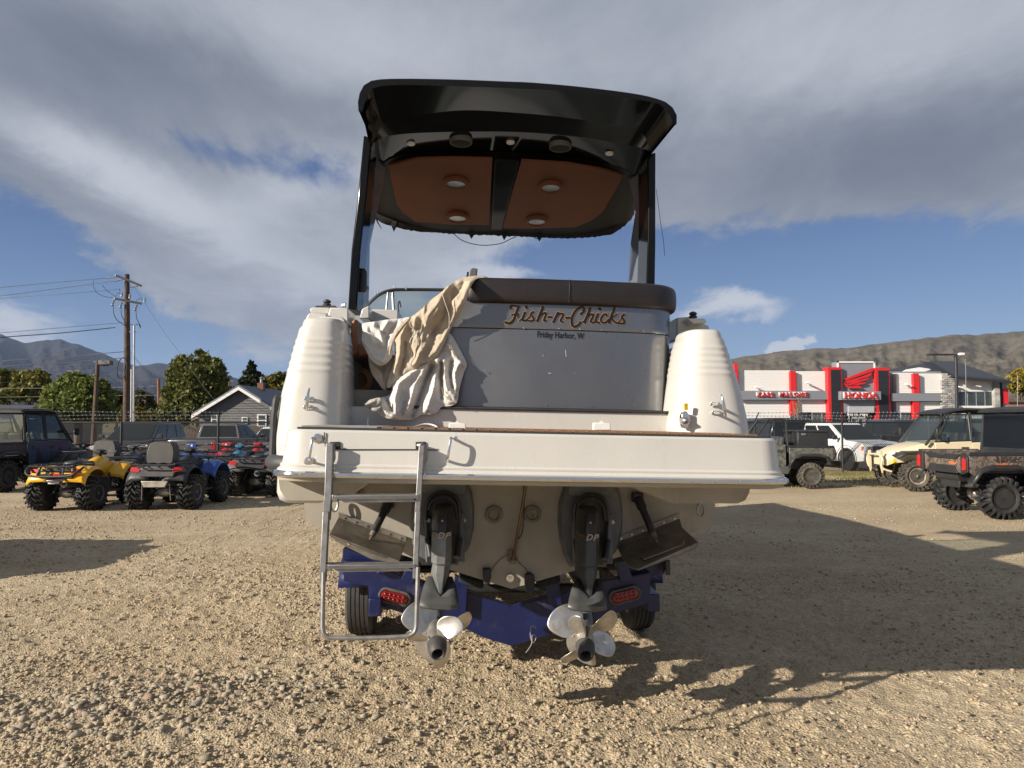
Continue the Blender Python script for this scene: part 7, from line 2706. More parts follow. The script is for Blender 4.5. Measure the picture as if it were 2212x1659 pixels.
atv((gy(255, 18.4), 18.8, 0), rad(90), greyp, 'charcoal quad bike behind the yellow one with small padded box', G, scale=1.15, backrest=True, accent=plast_blk)
atv((gy(330, 20.6), 20.8, 0), rad(-90), greyp, 'black quad bike facing the camera behind the charcoal one', G, scale=1.15, pod=plast_blk)
atv((gy(420, 20.9), 21.3, 0), rad(-91), bluep, 'blue quad bike facing the camera behind the tall backrest', G, scale=1.15, pod=bluep)
atv((gy(195, 21.2), 21.4, 0), rad(-90), plast_blk, 'black quad bike facing the camera right of the utility vehicle', G, scale=1.15)


def utv(loc, rz, label, group, body, bed, crew=True, scale=1.0, wheels=None, roof=None, glassy=True, camo=None, open_top=False, lettering=None, facing_badge=None, door=None, bumper=None):
    """side-by-side utility vehicle: +x is its front"""
    t = empty('utility_vehicle', loc, rz, label, 'utility vehicle', group, scale=scale)
    L = 3.7 if crew else 3.0
    xf, xr = L / 2 - .55, -L / 2 + .55
    R, W, rim_r, wt, wr, st = wheels
    wh = lug_wheel(R, W, rim_r, st, wt, wr, 8, 20)
    yy = .64
    place_wheels(wh, t, [(xr, yy, R, 1), (xr, -yy, R, -1), (xf, yy, R, 1), (xf, -yy, R, -1)])
    finish_proto(wh)
    frame = plast_blk
    roof = roof or plast_blk
    door = door or body
    cabr = xr + .62           # rear of the cab
    cabf = xf - .45
    # floor and sill
    MB().box(((cabr + cabf) / 2, 0, .48), (cabf - cabr + .2, 1.30, .16)).build('floor_pan', frame, t, bevel=.03)
    for s_ in (-1, 1):
        MB().prism([(cabr, s_ * .66, .40), (cabf + .05, s_ * .66, .40), (cabf + .15, s_ * .70, .62), (cabr - .1, s_ * .70, .62)], (0, s_ * .07, 0)).build('rocker_panel', plast_gry, t, bevel=.015)
    # cargo bed with its sides, tailgate
    bx0, bx1 = -L / 2 - .05, cabr - .04
    bed_z0, bed_z1 = .82, 1.18
    for s_ in (-1, 1):
        pts = [(bx0, bed_z0 + .02), (xr - .50, bed_z0 - .06), (xr - .36, bed_z0 + .06), (xr + .36, bed_z0 + .06), (xr + .52, bed_z0 - .10), (bx1, bed_z0 - .10), (bx1, bed_z1), (bx0, bed_z1)]
        MB().prism([Vector((x, s_ * .70, z)) for x, z in pts], (0, s_ * .05, 0)).build('bed_side', bed, t, bevel=.012)
        MB().prism([Vector((x, s_ * .745, z)) for x, z in ((bx0 - .01, bed_z1 - .05), (bx1 + .01, bed_z1 - .05), (bx1 + .01, bed_z1 + .015), (bx0 - .01, bed_z1 + .015))], (0, s_ * .02, 0)).build('bed_rail', frame, t, bevel=.006)
        # angular fender flare
        fl = [(xr - .60, .66), (xr - .42, .90), (xr - .2, .97), (xr + .25, .97), (xr + .46, .88), (xr + .62, .62)]
        rows = [[Vector((x, s_ * .66, z)), Vector((x, s_ * .80, z - .01)), Vector((x, s_ * .83, z - .07))] for x, z in fl]
        MB().grid(rows).build('fender_flare', frame, t, solid=.02)
        fl = [(xf - .58, .60), (xf - .44, .86), (xf - .22, .97), (xf + .24, .95), (xf + .48, .84)]
        rows = [[Vector((x, s_ * .50, z + .02)), Vector((x, s_ * .76, z)), Vector((x, s_ * .80, z - .06))] for x, z in fl]
        MB().grid(rows).build('fender_flare', frame, t, solid=.02)
    MB().box(((bx0 + bx1) / 2, 0, bed_z0 + .02), (bx1 - bx0, 1.4, .05)).build('bed_floor', frame, t)
    MB().box((bx1 - .02, 0, (bed_z0 + bed_z1) / 2), (.05, 1.4, bed_z1 - bed_z0)).build('bed_front', frame, t)
    tg = MB().box((bx0 + .02, 0, (bed_z0 + bed_z1) / 2 - .02), (.05, 1.16, bed_z1 - bed_z0 - .02)).build('tailgate', frame if camo is None else bed, t, bevel=.012)
    MB().prism([(bx0 - .012, -.56, bed_z1 - .03), (bx0 - .012, .56, bed_z1 - .03), (bx0 - .012, .40, bed_z1 - .12), (bx0 - .012, -.40, bed_z1 - .12)], (-.02, 0, 0)).build('tailgate_trim', frame, tg, bevel=.005)
    MB().prism([(bx0 - .012, -.46, bed_z0 - .02), (bx0 - .012, .46, bed_z0 - .02), (bx0 - .012, .36, bed_z0 + .12), (bx0 - .012, -.36, bed_z0 + .12)], (-.025, 0, 0)).build('tailgate_trim', frame, tg, bevel=.005)
    MB().box((bx0 - .03, 0, bed_z1 - .05), (.03, .22, .04)).build('tailgate_handle', rubber, tg, bevel=.005)
    for s_ in (-1, 1):
        hs = MB().prism([(bx0 - .005, s_ * .56, bed_z0 - .04), (bx0 - .005, s_ * .755, bed_z0 + .02), (bx0 - .005, s_ * .755, bed_z1 - .08), (bx0 - .005, s_ * .66, bed_z1), (bx0 - .005, s_ * .56, bed_z1 - .02)], (-.04, 0, 0)).build('lamp_housing', frame, t, bevel=.01)
        MB().prism([(bx0 - .046, s_ * .63, bed_z0 + .04), (bx0 - .046, s_ * .735, bed_z0 + .06), (bx0 - .046, s_ * .735, bed_z1 - .12), (bx0 - .046, s_ * .67, bed_z1 - .08), (bx0 - .046, s_ * .63, bed_z1 - .12)], (-.02, 0, 0)).build('tail_light', redlamp, hs, bevel=.006)
    # engine bay, muffler, differential, arms and springs seen from behind
    MB().box((xr + .05, 0, .66), (.8, .8, .26)).build('engine', mat('engine_grey', (.07, .068, .065)), t, bevel=.03)
    MB().cyl((-L / 2 + .10, -.35, .74), (-L / 2 + .10, .35, .74), .10, .10, 14).build('muffler', plast_blk, t)
    MB().prism([(-L / 2 + .10, -.26, .52), (-L / 2 + .10, .26, .52), (-L / 2 + .10, .30, .72), (-L / 2 + .10, -.30, .72)], (-.04, 0, 0)).build('rear_guard', frame, t, bevel=.02)
    MB().lathe([(.04, -.16), (.10, -.12), (.14, -.03), (.14, .03), (.10, .12), (.04, .16)], (xr, 0, R + .02), (0, 1, 0), 16).build('differential', mat('dull_alloy', (.3, .29, .27)), t)
    for s_ in (-1, 1):
        for x in (xr, xf):
            MB().cyl((x, s_ * .12, R + .02), (x, s_ * .52, R), .028, .028, 8).build('axle_shaft', frame, t)
            MB().tube([(x + .22, s_ * .2, R - .02), (x, s_ * .55, R - .10)], .024, 6).tube([(x - .22, s_ * .2, R - .02), (x, s_ * .55, R - .10)], .024, 6).build('suspension_arm', frame, t)
            sp = [(x - .1 * 0 + .045 * cos(k * .9), s_ * (.50 - .17 * k / 42) + .045 * sin(k * .9), R + .02 + .46 * k / 42) for k in range(43)]
            MB().tube(sp, .010, 5).build('coil_spring', steel_pale if x == xf else frame, t)
            MB().cyl((x, s_ * .50, R), (x, s_ * .33, R + .5), .024, .024, 8).build('shock_absorber', steel_pale, t)
    # bonnet and nose
    secs = []
    for x, hw, z0, z1 in ((cabf - .02, .70, .62, 1.20), (cabf + .25, .66, .66, 1.17), (xf + .15, .60, .70, 1.08), (xf + .42, .50, .66, .96), (xf + .54, .42, .60, .84)):
        secs.append([Vector((x, y * hw, z)) for y, z in ((-.9, z0), (-1, (z0 + z1) / 2), (-.86, z1 - .03), (-.4, z1), (.4, z1), (.86, z1 - .03), (1, (z0 + z1) / 2), (.9, z0))])
    MB().loft(secs).build('bonnet', body, t, ang=25, bevel=.012)
    for s_ in (-1, 1):
        MB().prism([(xf + .44, s_ * .30, .86), (xf + .40, s_ * .50, .88), (xf + .36, s_ * .50, .96), (xf + .42, s_ * .32, .94)], (.04, 0, 0)).build('headlight', clearlamp, t, bevel=.006)
    MB().tube(catmull([(xf + .45, -.42, .46), (xf + .66, -.38, .56), (xf + .68, -.36, .84), (xf + .66, .36, .84), (xf + .66, .38, .56), (xf + .45, .42, .46)], 4), .025, 8).build('front_bumper', bumper or frame, t)
    if bumper:
        MB().prism([(xf + .64, .30, .42), (xf + .70, .30, .70), (xf + .68, .30, .96), (xf + .63, .30, .96), (xf + .62, .30, .5)], (0, .06, 0)).build('bumper_upright', bumper, t)
        MB().prism([(xf + .64, -.30, .42), (xf + .70, -.30, .70), (xf + .68, -.30, .96), (xf + .63, -.30, .96), (xf + .62, -.30, .5)], (0, -.06, 0)).build('bumper_upright', bumper, t)
        MB().prism([(xf + .46, .45, .66), (xf + .44, .45, .78), (xf + .34, .45, .80), (xf + .36, .45, .70)], (0, .04, 0)).build('tow_hook', mat('yellow_hook', (.8, .55, .01), .4), t, bevel=.008)
    # cage
    zr = 1.93
    for s_ in (-1, 1):
        y0, y1 = s_ * .70, s_ * .60
        P_ = [(cabf + .22, y0, 1.12), (cabf - .34, y1, zr - .05), (cabf - .55, y1, zr), (cabr + .1, y1, zr), (cabr, y1, zr - .06), (cabr - .02, y0, 1.0)]
        MB().tube(P_, .03, 8).build('cage_tube', frame, t)
        if crew:
            xm = (cabr + cabf) / 2 - .1
            MB().tube([(xm, y0, .9), (xm, y1, zr)], .028, 8).build('cage_tube', frame, t)
    for x in (cabf - .36, cabr + .03):
        MB().tube([(x, -.6, zr - .03), (x, .6, zr - .03)], .028, 8).build('cage_tube', frame, t)
    if not open_top:
        secs = []
        for x, z, hw in ((cabf - .22, zr - .03, .62), (cabf - .5, zr + .04, .68), ((cabf + cabr) / 2, zr + .07, .70), (cabr, zr + .05, .69), (cabr - .10, zr + .01, .66)):
            secs.append([Vector((x, -hw, z - .03)), Vector((x, -hw * .9, z + .02)), Vector((x, 0, z + .035)), Vector((x, hw * .9, z + .02)), Vector((x, hw, z - .03)), Vector((x, 0, z - .03))])
        MB().loft(secs).build('roof', roof, t, ang=30)
    # doors with window frames
    xs = [cabf - .02, (cabr + cabf) / 2 - .1, cabr + .02] if crew else [cabf - .02, cabr + .02]
    for s_ in (-1, 1):
        for i in range(len(xs) - 1):
            a, b = xs[i], xs[i + 1]
            dpts = [(a, .56), (a + .05, 1.18), (b + .03, 1.22), (b + .03, .60), (b + .2, .52), (a - .18, .50)]
            d = MB().prism([Vector((x, s_ * .71, z)) for x, z in dpts], (0, s_ * .045, 0)).build('door', door, t, bevel=.015)
            MB().prism([Vector((x, s_ * .757, z)) for x, z in ((a - .12, .62), (a - .30, 1.02), (b + .26, .70), (b + .16, .60))], (0, s_ * .01, 0)).build('door_inset', frame, d, smooth=False)
            MB().prism([Vector((x, s_ * .757, z)) for x, z in ((b + .12, 1.0), (b + .30, 1.0), (b + .28, 1.08), (b + .12, 1.08))], (0, s_ * .012, 0)).build('door_handle', rubber, d, bevel=.004)
            if glassy:
                top_a = a - .34 if i == 0 else a
                win = [(a + .02, 1.20), (top_a - .02, zr - .07), (b + .05, zr - .07), (b + .05, 1.24)]
                def wy(z): return s_ * (.72 - .10 * (z - 1.2) / .7)
                g = MB().add([Vector((x, wy(z), z)) for x, z in win], [(0, 1, 2, 3)]).build('side_window', cabglass, t, smooth=False, fixn=False)
                pts = [Vector((x, wy(z) + s_ * .008, z)) for x, z in win]
                MB().tube(pts + [pts[0]], .022, 6).build('window_frame', frame, g)
    if glassy:
        MB().add([Vector((cabr - .03, y, z)) for y, z in ((-.62, 1.22), (.62, 1.22), (.56, zr - .06), (-.56, zr - .06))], [(0, 1, 2, 3)]).build('rear_window', cabglass, t, smooth=False, fixn=False)
        MB().add([(cabf + .2, -.66, 1.16), (cabf + .2, .66, 1.16), (cabf - .34, .56, zr - .05), (cabf - .34, -.56, zr - .05)], [(0, 1, 2, 3)]).build('windscreen', cabglass, t, smooth=False, fixn=False)
        MB().prism([(cabr - .04, -.68, .98), (cabr - .04, .68, .98), (cabr - .04, .66, 1.24), (cabr - .04, -.66, 1.24)], (-.02, 0, 0)).build('cab_back', frame, t)
    # seats, wheel
    for x in ([cabr + .35, (cabr + cabf) / 2 + .2] if crew else [cabr + .35]):
        MB().box((x, 0, .80), (.5, 1.2, .16)).build('seat', rubber, t, bevel=.04)
        for y in (-.38, 0, .38):
            MB().box((x - .24, y, 1.13), (.14, .34, .6), Matrix.Rotation(-.18, 3, 'Y')).build('seat_back', rubber, t, bevel=.05)
    MB().tube([(cabf - .42 + .06 * sin(a), .36 + .17 * cos(a), 1.22 + .16 * sin(a)) for a in np.linspace(0, 2 * pi, 18, endpoint=False)], .014, 6, closed=True).build('steering_wheel', rubber, t)
    for s_ in (-1, 1):
        MB().tube([(cabf + .0, s_ * .70, 1.35), (cabf + .06, s_ * .86, 1.38)], .012, 5).build('mirror_arm', frame, t)
        MB().box((cabf + .07, s_ * .92, 1.42), (.05, .13, .20)).build('mirror', frame, t, bevel=.02)
    return t


def camo_mat(name, a, b, c):
    if name in MATS: return MATS[name]
    m = bpy.data.materials.new(name)
    m.use_nodes = True
    nt = m.node_tree
    E.nt = nt
    bs = nt.nodes['Principled BSDF']
    bs.inputs['Roughness'].default_value = .45
    tc = nt.nodes.new('ShaderNodeTexCoord')
    V = tc.outputs['Object']
    n1, n2 = tex_noise(V, 9, 6, .75, .8), tex_noise(V, 24, 5, .8, .5)
    cc = mixc(smooth(n1, .46, .52), a, b)
    cc = mixc(smooth(n2, .54, .58), cc, c)
    nt.links.new(cc, bs.inputs['Base Color'])
    MATS[name] = m
    return m


camo_b = camo_mat('brown_camouflage', (.085, .062, .048), (.185, .145, .12), (.028, .026, .018))
camo_g = camo_mat('grey_green_camouflage', (.07, .075, .06), (.15, .15, .125), (.03, .032, .026))
blackrim = mat('black_rim', (.015, .015, .016), .25, var=.1, coat=.5)
sandrim = mat('sand_rim', (.42, .36, .26), .45, metal=.2, var=.1)
sand = mat('sand_bodywork', (.62, .53, .36), .38, var=.03, coat=.25)
GU = 'utility vehicles parked in the gravel lot'
u1 = utv((gy(2222, 14.6) , 14.62, 0), rad(1), 'black utility vehicle with brown camouflage bed, nearest on the right', GU, plast_blk, camo_b, True, 1.09, (.38, .27, .20, tyre_blk, blackrim, 'v'), camo=camo_b)
u1.location = (gy(2101, 14.6) + 1.30 * 1.09, 14.62, 0)
text_obj('bed_lettering', 'RIDGECREW', .13, mat('dark_letter', (.03, .03, .03), .5), u1, plane_mtx((-1.05, -.756, 1.06), (1, 0, 0), (0, 0, 1)), extrude=.002, width=.75, spacing=1.3, bold=.002)
text_obj('bed_badge', '1000-4', .075, mat('orange_letter', (.75, .16, .02), .5), u1, plane_mtx((-1.30, -.756, .965), (1, 0, 0), (0, 0, 1)), extrude=.002, width=.30, shear=.3, bold=.003)
text_obj('tailgate_badge', '1000-4', .06, mat('orange_letter', (.75, .16, .02)), u1, plane_mtx((-1.905, -.28, .98), (0, -1, 0), (0, 0, 1)), extrude=.002, width=.20, shear=.3, bold=.003)
u2 = utv((gy(1978, 19.3) + 1.30 * 1.12, 19.95, 0), rad(176), 'sand-coloured utility vehicle with muddy tyres facing left on the right side', GU, sand, plast_blk, True, 1.12, (.375, .27, .20, tyre_mud, sandrim, 'h'), bumper=sand)
MB().tube([(0, .5, 2.0), (0, .55, 2.9), (.02, .58, 3.2)], .006, 4).build('whip_aerial', steel_pale, u2)
MB().tube([(-1.2, .5, 2.0), (-1.2, .55, 2.8)], .006, 4).build('whip_aerial', steel_pale, u2)
u3 = utv((gy(1745, 20.4) - .95 * 1.02, 20.9, 0), rad(174), 'camouflage utility vehicle with open cage and black cargo box behind the swim platform', GU, camo_g, camo_g, False, 1.02, (.36, .26, .18, tyre_mud, tyre_mud, 'h'), glassy=False, open_top=True, door=camo_g)
bx = MB().box((-1.02, 0, 1.34), (.82, 1.38, .46)).build('box', plast_blk, None, bevel=.03)
cb = empty('cargo_box', u3.location, u3.rotation_euler.z, 'black cargo box on the bed of the camouflage utility vehicle', 'cargo box', None, 1.02)
bx.parent = cb
MB().box((-1.02, 0, 1.585), (.86, 1.42, .05)).build('lid', plast_blk, cb, bevel=.012)
MB().box((-.78, .70, 1.5), (.12, .03, .05)).build('latch', steel_pale, cb, bevel=.006)
u4 = utv((gy(28, 19.3) , 19.35 + 1.30, 0), rad(88), 'black crew utility vehicle with blue-grey doors at the left edge', GU, plast_blk, mat('black_metal_bed', (.03, .032, .036), .35, coat=.3), True, 1.12, (.385, .27, .19, tyre_blk, blackrim, 'v'), door=mat('blue_grey_door', (.03, .05, .105), .45, coat=.1))
u4.location = (gy(20, 19.1) - .64 * 1.12, 19.1 + 1.30 * 1.12, 0)
text_obj('bed_lettering', 'RIDGE', .14, mat('grey_letter', (.10, .10, .10), .5), u4, plane_mtx((-1.35, -.757, 1.08), (1, 0, 0), (0, 0, 1)), extrude=.002, width=.5, spacing=1.2, bold=.003)


# ---------------------------------------------------------------- road vehicles
def car(kind, name, loc, rz, label, paint, lower=None, scale=1.0, cat='car', group=None, detail=True, rack=False, glassm=None, plate=None):
    t = empty(name, loc, rz, label, cat, group, scale=scale)
    gm = glassm or carglass
    lower = lower or paint
    spec = {
        'suv': dict(L=4.5, W=1.80, wb=2.65, R=.37, hood=1.10, belt=1.12, roof=1.78, bonnet=1.05, ws=.75, cabr=-2.20, top=(.25, -2.0), bed=False),
        'pickup': dict(L=5.6, W=1.92, wb=3.6, R=.40, hood=1.16, belt=1.20, roof=1.84, bonnet=1.2, ws=.80, cabr=-.55, top=(.45, -.45), bed=True),
        'cap': dict(L=5.6, W=1.92, wb=3.6, R=.40, hood=1.16, belt=1.20, roof=1.86, bonnet=1.2, ws=.8, cabr=-2.7, top=(.45, -2.62), bed=False),
    }[kind]
    L, W, R = spec['L'], spec['W'], spec['R']
    xf, xr = L / 2, -L / 2
    wf, wr = spec['wb'] / 2 + .05, -spec['wb'] / 2 + (.05 if kind == 'suv' else .15)
    hood, belt, roof = spec['hood'], spec['belt'], spec['roof']
    cf = xf - spec['bonnet']        # base of the windscreen
    # body side profile with wheel arches
    def arch(cx, r=R + .07):
        return [(cx + cos(a) * r, R + .03 + sin(a) * r) for a in np.linspace(pi * .02, pi * .98, 9)]
    z0 = .34
    prof = [(xf - .03, z0 + .05), (xf, .62), (xf - .03, hood - .18), (xf - .14, hood - .05), (cf, hood + .02)]
    if spec['bed']:
        prof += [(spec['cabr'], belt + .0), (xr + .02, belt + .0), (xr, .55), (xr + .05, z0 + .05)]
    else:
        prof += [(spec['cabr'] + .05, belt), (xr + .03, belt - .02), (xr, .60), (xr + .05, z0 + .05)]
    lowpts = [(wr - R - .07, z0)] + list(reversed(arch(wr))) + [(wr + R + .08, z0), (wf - R - .08, z0)] + list(reversed(arch(wf))) + [(wf + R + .07, z0)]
    prof = prof + lowpts
    m = MB()
    for s_ in (1,):
        a = [Vector((x, -W / 2 + .03 * (z > .9), z)) for x, z in prof]
        b = [Vector((x, W / 2 - .03 * (z > .9), z)) for x, z in prof]
        n = len(a)
        m.add(a + b, [tuple(reversed(range(n))), tuple(range(n, 2 * n))] + [(i, (i + 1) % n, (i + 1) % n + n, i + n) for i in range(n)])
    m.build('body', paint, t, bevel=.035, ang=30)
    if lower is not paint:
        for s_ in (-1, 1):
            MB().box((0, s_ * (W / 2 + .005), .50), ((wf - wr) - 2 * R - .2, .04, .34)).build('sill_cladding', lower, t, bevel=.015)
            for wx in (wf, wr):
                rows = [[Vector((wx + cos(a) * r_, s_ * (W / 2 - .02), R + .03 + sin(a) * r_)), Vector((wx + cos(a) * r_, s_ * (W / 2 + .045), R + .03 + sin(a) * r_))] for a in np.linspace(-.1, pi + .1, 13) for r_ in (R + .07,)]
                MB().grid(rows + [[Vector((wx + cos(a) * (R + .17), s_ * (W / 2 + .03), R + .03 + sin(a) * (R + .17))), Vector((wx + cos(a) * (R + .17), s_ * (W / 2 - .02), R + .03 + sin(a) * (R + .17)))] for a in np.linspace(pi + .1, -.1, 13)]).build('arch_flare', lower, t, ang=60)
    # greenhouse
    tf, tr = spec['top']
    hw0, hw1 = W / 2 - .05, W / 2 - .22
    cabr = spec['cabr']
    low = [Vector((cf + .05, -hw0, belt - .03)), Vector((cf + .05, hw0, belt - .03)), Vector((cabr, hw0, belt - .03)), Vector((cabr, -hw0, belt - .03))]
    tz = roof - .06
    top = [Vector((tf, -hw1, tz)), Vector((tf, hw1, tz)), Vector((tr, hw1, tz)), Vector((tr, -hw1, tz))]
    rt = [Vector((tf - .12, -hw1 + .1, roof)), Vector((tf - .12, hw1 - .1, roof)), Vector((tr + .10, hw1 - .1, roof)), Vector((tr + .10, -hw1 + .1, roof))]
    MB().loft([low, top, rt]).build('cabin', paint, t, bevel=.03)

    def pane(nm, quad, off=.012):
        a, b, c_, d = [Vector(q) for q in quad]
        nn = (b - a).cross(d - a).normalized()
        ctr = (a + b + c_ + d) / 4
        if nn.dot(ctr - Vector(((cf + cabr) / 2, 0, 1.4))) < 0: nn = -nn
        MB().prism([p + nn * off for p in (a, b, c_, d)], nn * .006).build(nm, gm, t, smooth=False)
    lerp = lambda a, b, k: a + (b - a) * k
    pane('windscreen', [lerp(lerp(low[0], low[1], .04), lerp(top[0], top[1], .04), .06), lerp(lerp(low[0], low[1], .96), lerp(top[0], top[1], .96), .06), lerp(lerp(low[0], low[1], .96), lerp(top[0], top[1], .96), .93), lerp(lerp(low[0], low[1], .04), lerp(top[0], top[1], .04), .93)])
    pane('rear_window', [lerp(lerp(low[3], low[2], .07), lerp(top[3], top[2], .07), .16), lerp(lerp(low[3], low[2], .93), lerp(top[3], top[2], .93), .16), lerp(lerp(low[3], low[2], .93), lerp(top[3], top[2], .93), .9), lerp(lerp(low[3], low[2], .07), lerp(top[3], top[2], .07), .9)])
    splits = {'suv': ((.07, .36), (.39, .66), (.70, .95)), 'pickup': ((.10, .56), (.60, .94)), 'cap': ((.06, .28), (.30, .50), (.55, .96))}[kind]
    for i0, i1 in ((0, 3), (1, 2)):
        for a, b in splits:
            L0, T0 = lerp(low[i0], low[i1], a), lerp(top[i0], top[i1], a)
            L1, T1 = lerp(low[i0], low[i1], b), lerp(top[i0], top[i1], b)
            pane('side_window', [lerp(L0, T0, .1), lerp(L1, T1, .1), lerp(L1, T1, .9), lerp(L0, T0, .9)])
    # wheels
    tw = MB()
    prof_t = [(R * .60, -.11), (R * .9, -.125), (R, -.10), (R, .10), (R * .9, .125), (R * .60, .11)]
    w = MB().lathe(prof_t, (0, 0, 0), (0, 1, 0), 28).build('wheel', tyre_blk, None)
    rm = MB().lathe([(R * .6, .10), (R * .56, .115), (R * .5, .06), (R * .2, .07), (.001, .08)], (0, 0, 0), (0, 1, 0), 24)
    for i in range(6):
        a = 2 * pi * i / 6
        rm.box((cos(a) * R * .34, .085, sin(a) * R * .34), (R * .42, .03, .06), Matrix.Rotation(-a, 3, 'Y'))
    rm.build('rim', mat('dark_alloy', (.07, .07, .072), .4, metal=.4), w)
    place_wheels(w, t, [(wf, W / 2 - .12, R, 1), (wf, -W / 2 + .12, R, -1), (wr, W / 2 - .12, R, 1), (wr, -W / 2 + .12, R, -1)])
    finish_proto(w)
    MB().box((0, 0, .5), (L * .8, W * .7, .3)).build('chassis', plast_blk, t)
    # face: grille, lamps, bumper
    gr = MB().box((xf + .0, 0, hood - .27), (.05, W * .52, .20)).build('grille', plast_blk, t, bevel=.015)
    for k in range(3):
        MB().box((xf + .03, 0, hood - .33 + k * .06), (.015, W * .5, .014)).build('grille_bar', steel_pale if kind != 'suv' else plast_gry, gr)
    for s_ in (-1, 1):
        MB().box((xf - .02, s_ * W * .37, hood - .26), (.08, W * .18, .17)).build('headlight', clearlamp, t, bevel=.03)
        MB().box((xf - .08, s_ * W * .475, hood - .26), (.10, .06, .15)).build('indicator', amber, t, bevel=.015)
        MB().box((xr + .0, s_ * (W / 2 - .11), belt - .30), (.06, .17, .42)).build('tail_light', redlamp, t, bevel=.02)
        MB().tube([(cf - .25, s_ * (W / 2 - .06), belt + .03), (cf - .22, s_ * (W / 2 + .1), belt + .06)], .02, 6).build('mirror_arm', plast_blk, t)
        MB().box((cf - .24, s_ * (W / 2 + .16), belt + .10), (.10, .20, .16)).build('mirror', plast_blk, t, bevel=.03)
        for dx in ((.0, -1.0) if kind != 'pickup' else (.0,)):
            MB().box((cf - 1.05 + dx, s_ * (W / 2 - .02), belt - .16), (.16, .03, .035)).build('door_handle', plast_blk, t, bevel=.01)
        for dx in (.22, -.98) if kind != 'pickup' else (-.05, -1.15):
            MB().box((cf - .3 + dx - (.0 if dx > 0 else .1), s_ * (W / 2 - .012), .82), (.008, .03, .62)).build('door_gap', mat('shadow_gap', (.02, .019, .018)), t, smooth=False)
    MB().box((xf + .03, 0, .52), (.16, W * .96, .26)).build('front_bumper', lower if lower is not paint else plast_gry, t, bevel=.05)
    MB().box((xr - .03, 0, .55), (.14, W * .92, .20)).build('rear_bumper', steel if kind != 'suv' else lower, t, bevel=.04)
    if spec['bed']:
        MB().box(((cabr + xr) / 2, 0, belt + .005), (cabr - xr - .12, W - .2, .02)).build('bed_cover', plast_blk, t, bevel=.005)
        MB().box((xr - .012, 0, belt - .10), (.02, .26, .07)).build('tailgate_handle', plast_blk, t, bevel=.01)
        MB().box((xr - .006, 0, .83), (.015, W * .82, .012)).build('tailgate_gap', mat('shadow_gap', (.02, .019, .018)), t)
    if rack:
        r = MB().tube([(tf - .1, -hw1 + .05, roof + .10), (tr + .2, -hw1 + .05, roof + .10), (tr + .2, hw1 - .05, roof + .10), (tf - .1, hw1 - .05, roof + .10)], .022, 7, closed=True).build('roof_rack', plast_blk, t)
        for k in range(5):
            x = lerp(tf - .1, tr + .2, k / 4)
            MB().tube([(x, -hw1 + .05, roof + .09), (x, hw1 - .05, roof + .09)], .016, 6).build('rack_bar', plast_blk, r)
        for x in (tf - .2, tr + .4):
            for s_ in (-1, 1):
                MB().cyl((x, s_ * (hw1 - .08), roof - .02), (x, s_ * (hw1 - .05), roof + .1), .02, .02, 6).build('rack_foot', plast_blk, r)
    if plate:
        p_ = MB().box((xf + .115, 0, .62), (.012, .32, .16)).build('licence_plate', platem, t, bevel=.004)
        text_obj('plate_number', plate, .12, mat('plate_digit', (.06, .06, .2), .5), p_, plane_mtx((xf + .122, 0, .61), (0, 1, 0), (0, 0, 1)), extrude=.001, width=.28, bold=.002)
        MB().box((xf + .09, .5, .48), (.05, .14, .06)).build('fog_lamp', clearlamp, t, bevel=.012)
    return t


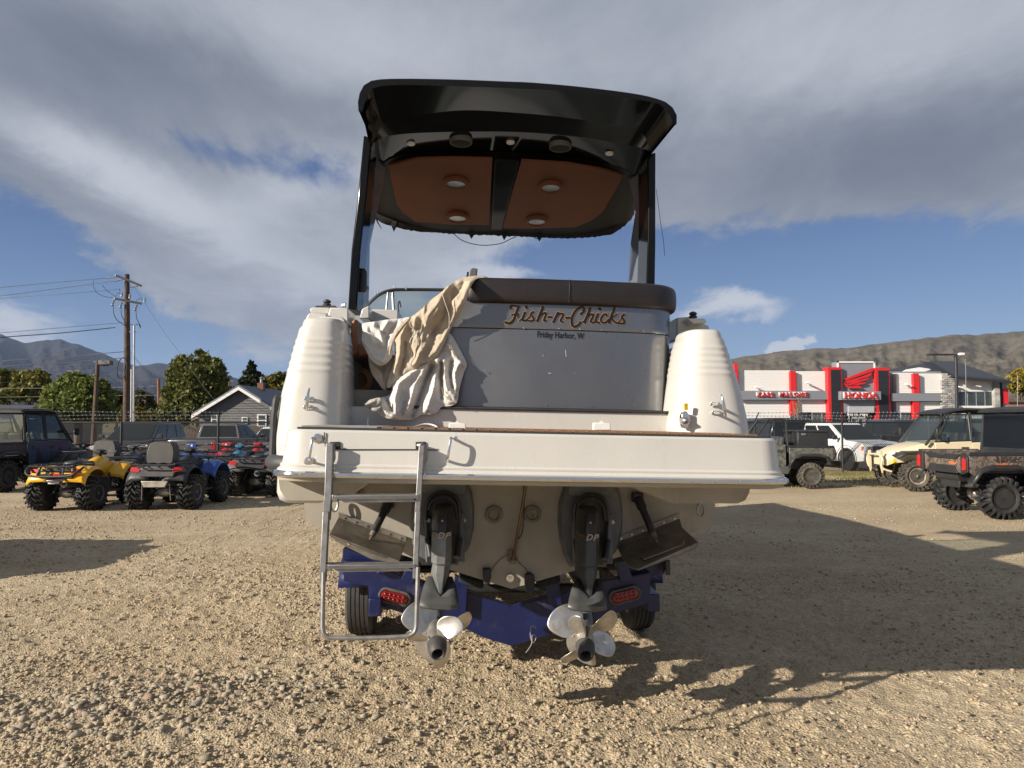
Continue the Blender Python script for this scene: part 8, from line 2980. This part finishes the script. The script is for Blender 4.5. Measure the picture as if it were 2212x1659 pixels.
whitep = mat('white_car_paint', (.80, .80, .79), .25, var=.02, coat=.5)
silverp = mat('grey_car_paint', (.16, .16, .165), .32, metal=.5, var=.04, coat=.4)
charp = mat('charcoal_car_paint', (.05, .052, .058), .25, metal=.3, var=.05, coat=.5)
blackc = mat('black_car_paint', (.012, .013, .015), .2, var=.05, coat=.6)
cladd = mat('grey_cladding', (.10, .105, .12), .5, var=.05)
GC = 'road vehicles parked beyond the fence'
car('suv', 'parked_car', (gy(1868, 27.0) , 29.0, 0), rad(-76), 'white off-road car with roof rack and grey lower body behind the right fence', whitep, cladd, 1.04, group=GC, rack=True, plate='1P38666')
car('cap', 'parked_pickup', (gy(1662, 32.0) + .2, 33.0, 0), rad(92), 'black pickup with dark bed cap left of the white car', blackc, None, 1.10, 'pickup truck', GC)
car('suv', 'parked_car', (gy(1972, 33.0), 33.5, 0), rad(-88), 'black parked car right of and behind the white car', blackc, None, 1.12, group=GC)
car('suv', 'parked_car', (gy(2090, 31.0), 32.5, 0), rad(-90), 'dark blue-black parked car behind the sand-coloured utility vehicle', mat('navy_car_paint', (.015, .02, .04), .25, coat=.5), None, 1.08, group=GC)
car('suv', 'parked_car', (gy(258, 27.5), 29.3, 0), rad(-86), 'charcoal parked car facing the camera behind the left fence', charp, None, 1.06, group=GC)
car('pickup', 'parked_pickup', (gy(445, 27.0) - .3, 29.5, 0), rad(88), 'grey pickup seen from its tailgate behind the left fence', silverp, None, 1.0, 'pickup truck', GC)
car('suv', 'parked_car', (gy(566, 31.0), 33.0, 0), rad(-90), 'pale parked car between the grey pickup and the boat', whitep, None, .92, group=GC)
car('suv', 'parked_car', (gy(606, 26.5), 28.4, 0), rad(-70), 'red parked car half hidden by the boat behind the left fence', redp, None, .98, group=GC)
car('suv', 'parked_car', (-9.65, 8.9, 0), 0, 'unseen grey stand-in car added beyond the left edge to cast the gravel shadow', silverp, None, 1.0, group=None)  # added out of view, only as caster of the left gravel shadow


# ================================================================ haze
hz = MB().box((0, 1500, 480), (21000, 19000, 966)).build('haze', bpy.data.materials.new('haze_air'), None, smooth=False)
hz['kind'] = 'stuff'
hm_ = hz.data.materials[0]
hm_.use_nodes = True
hm_.node_tree.nodes.clear()
ho_ = hm_.node_tree.nodes.new('ShaderNodeOutputMaterial')
hv_ = hm_.node_tree.nodes.new('ShaderNodeVolumePrincipled')
hv_.inputs['Color'].default_value = (.50, .66, 1.0, 1)
hv_.inputs['Density'].default_value = 3.8e-5
hv_.inputs['Anisotropy'].default_value = .0
hm_.node_tree.links.new(hv_.outputs[0], ho_.inputs['Volume'])
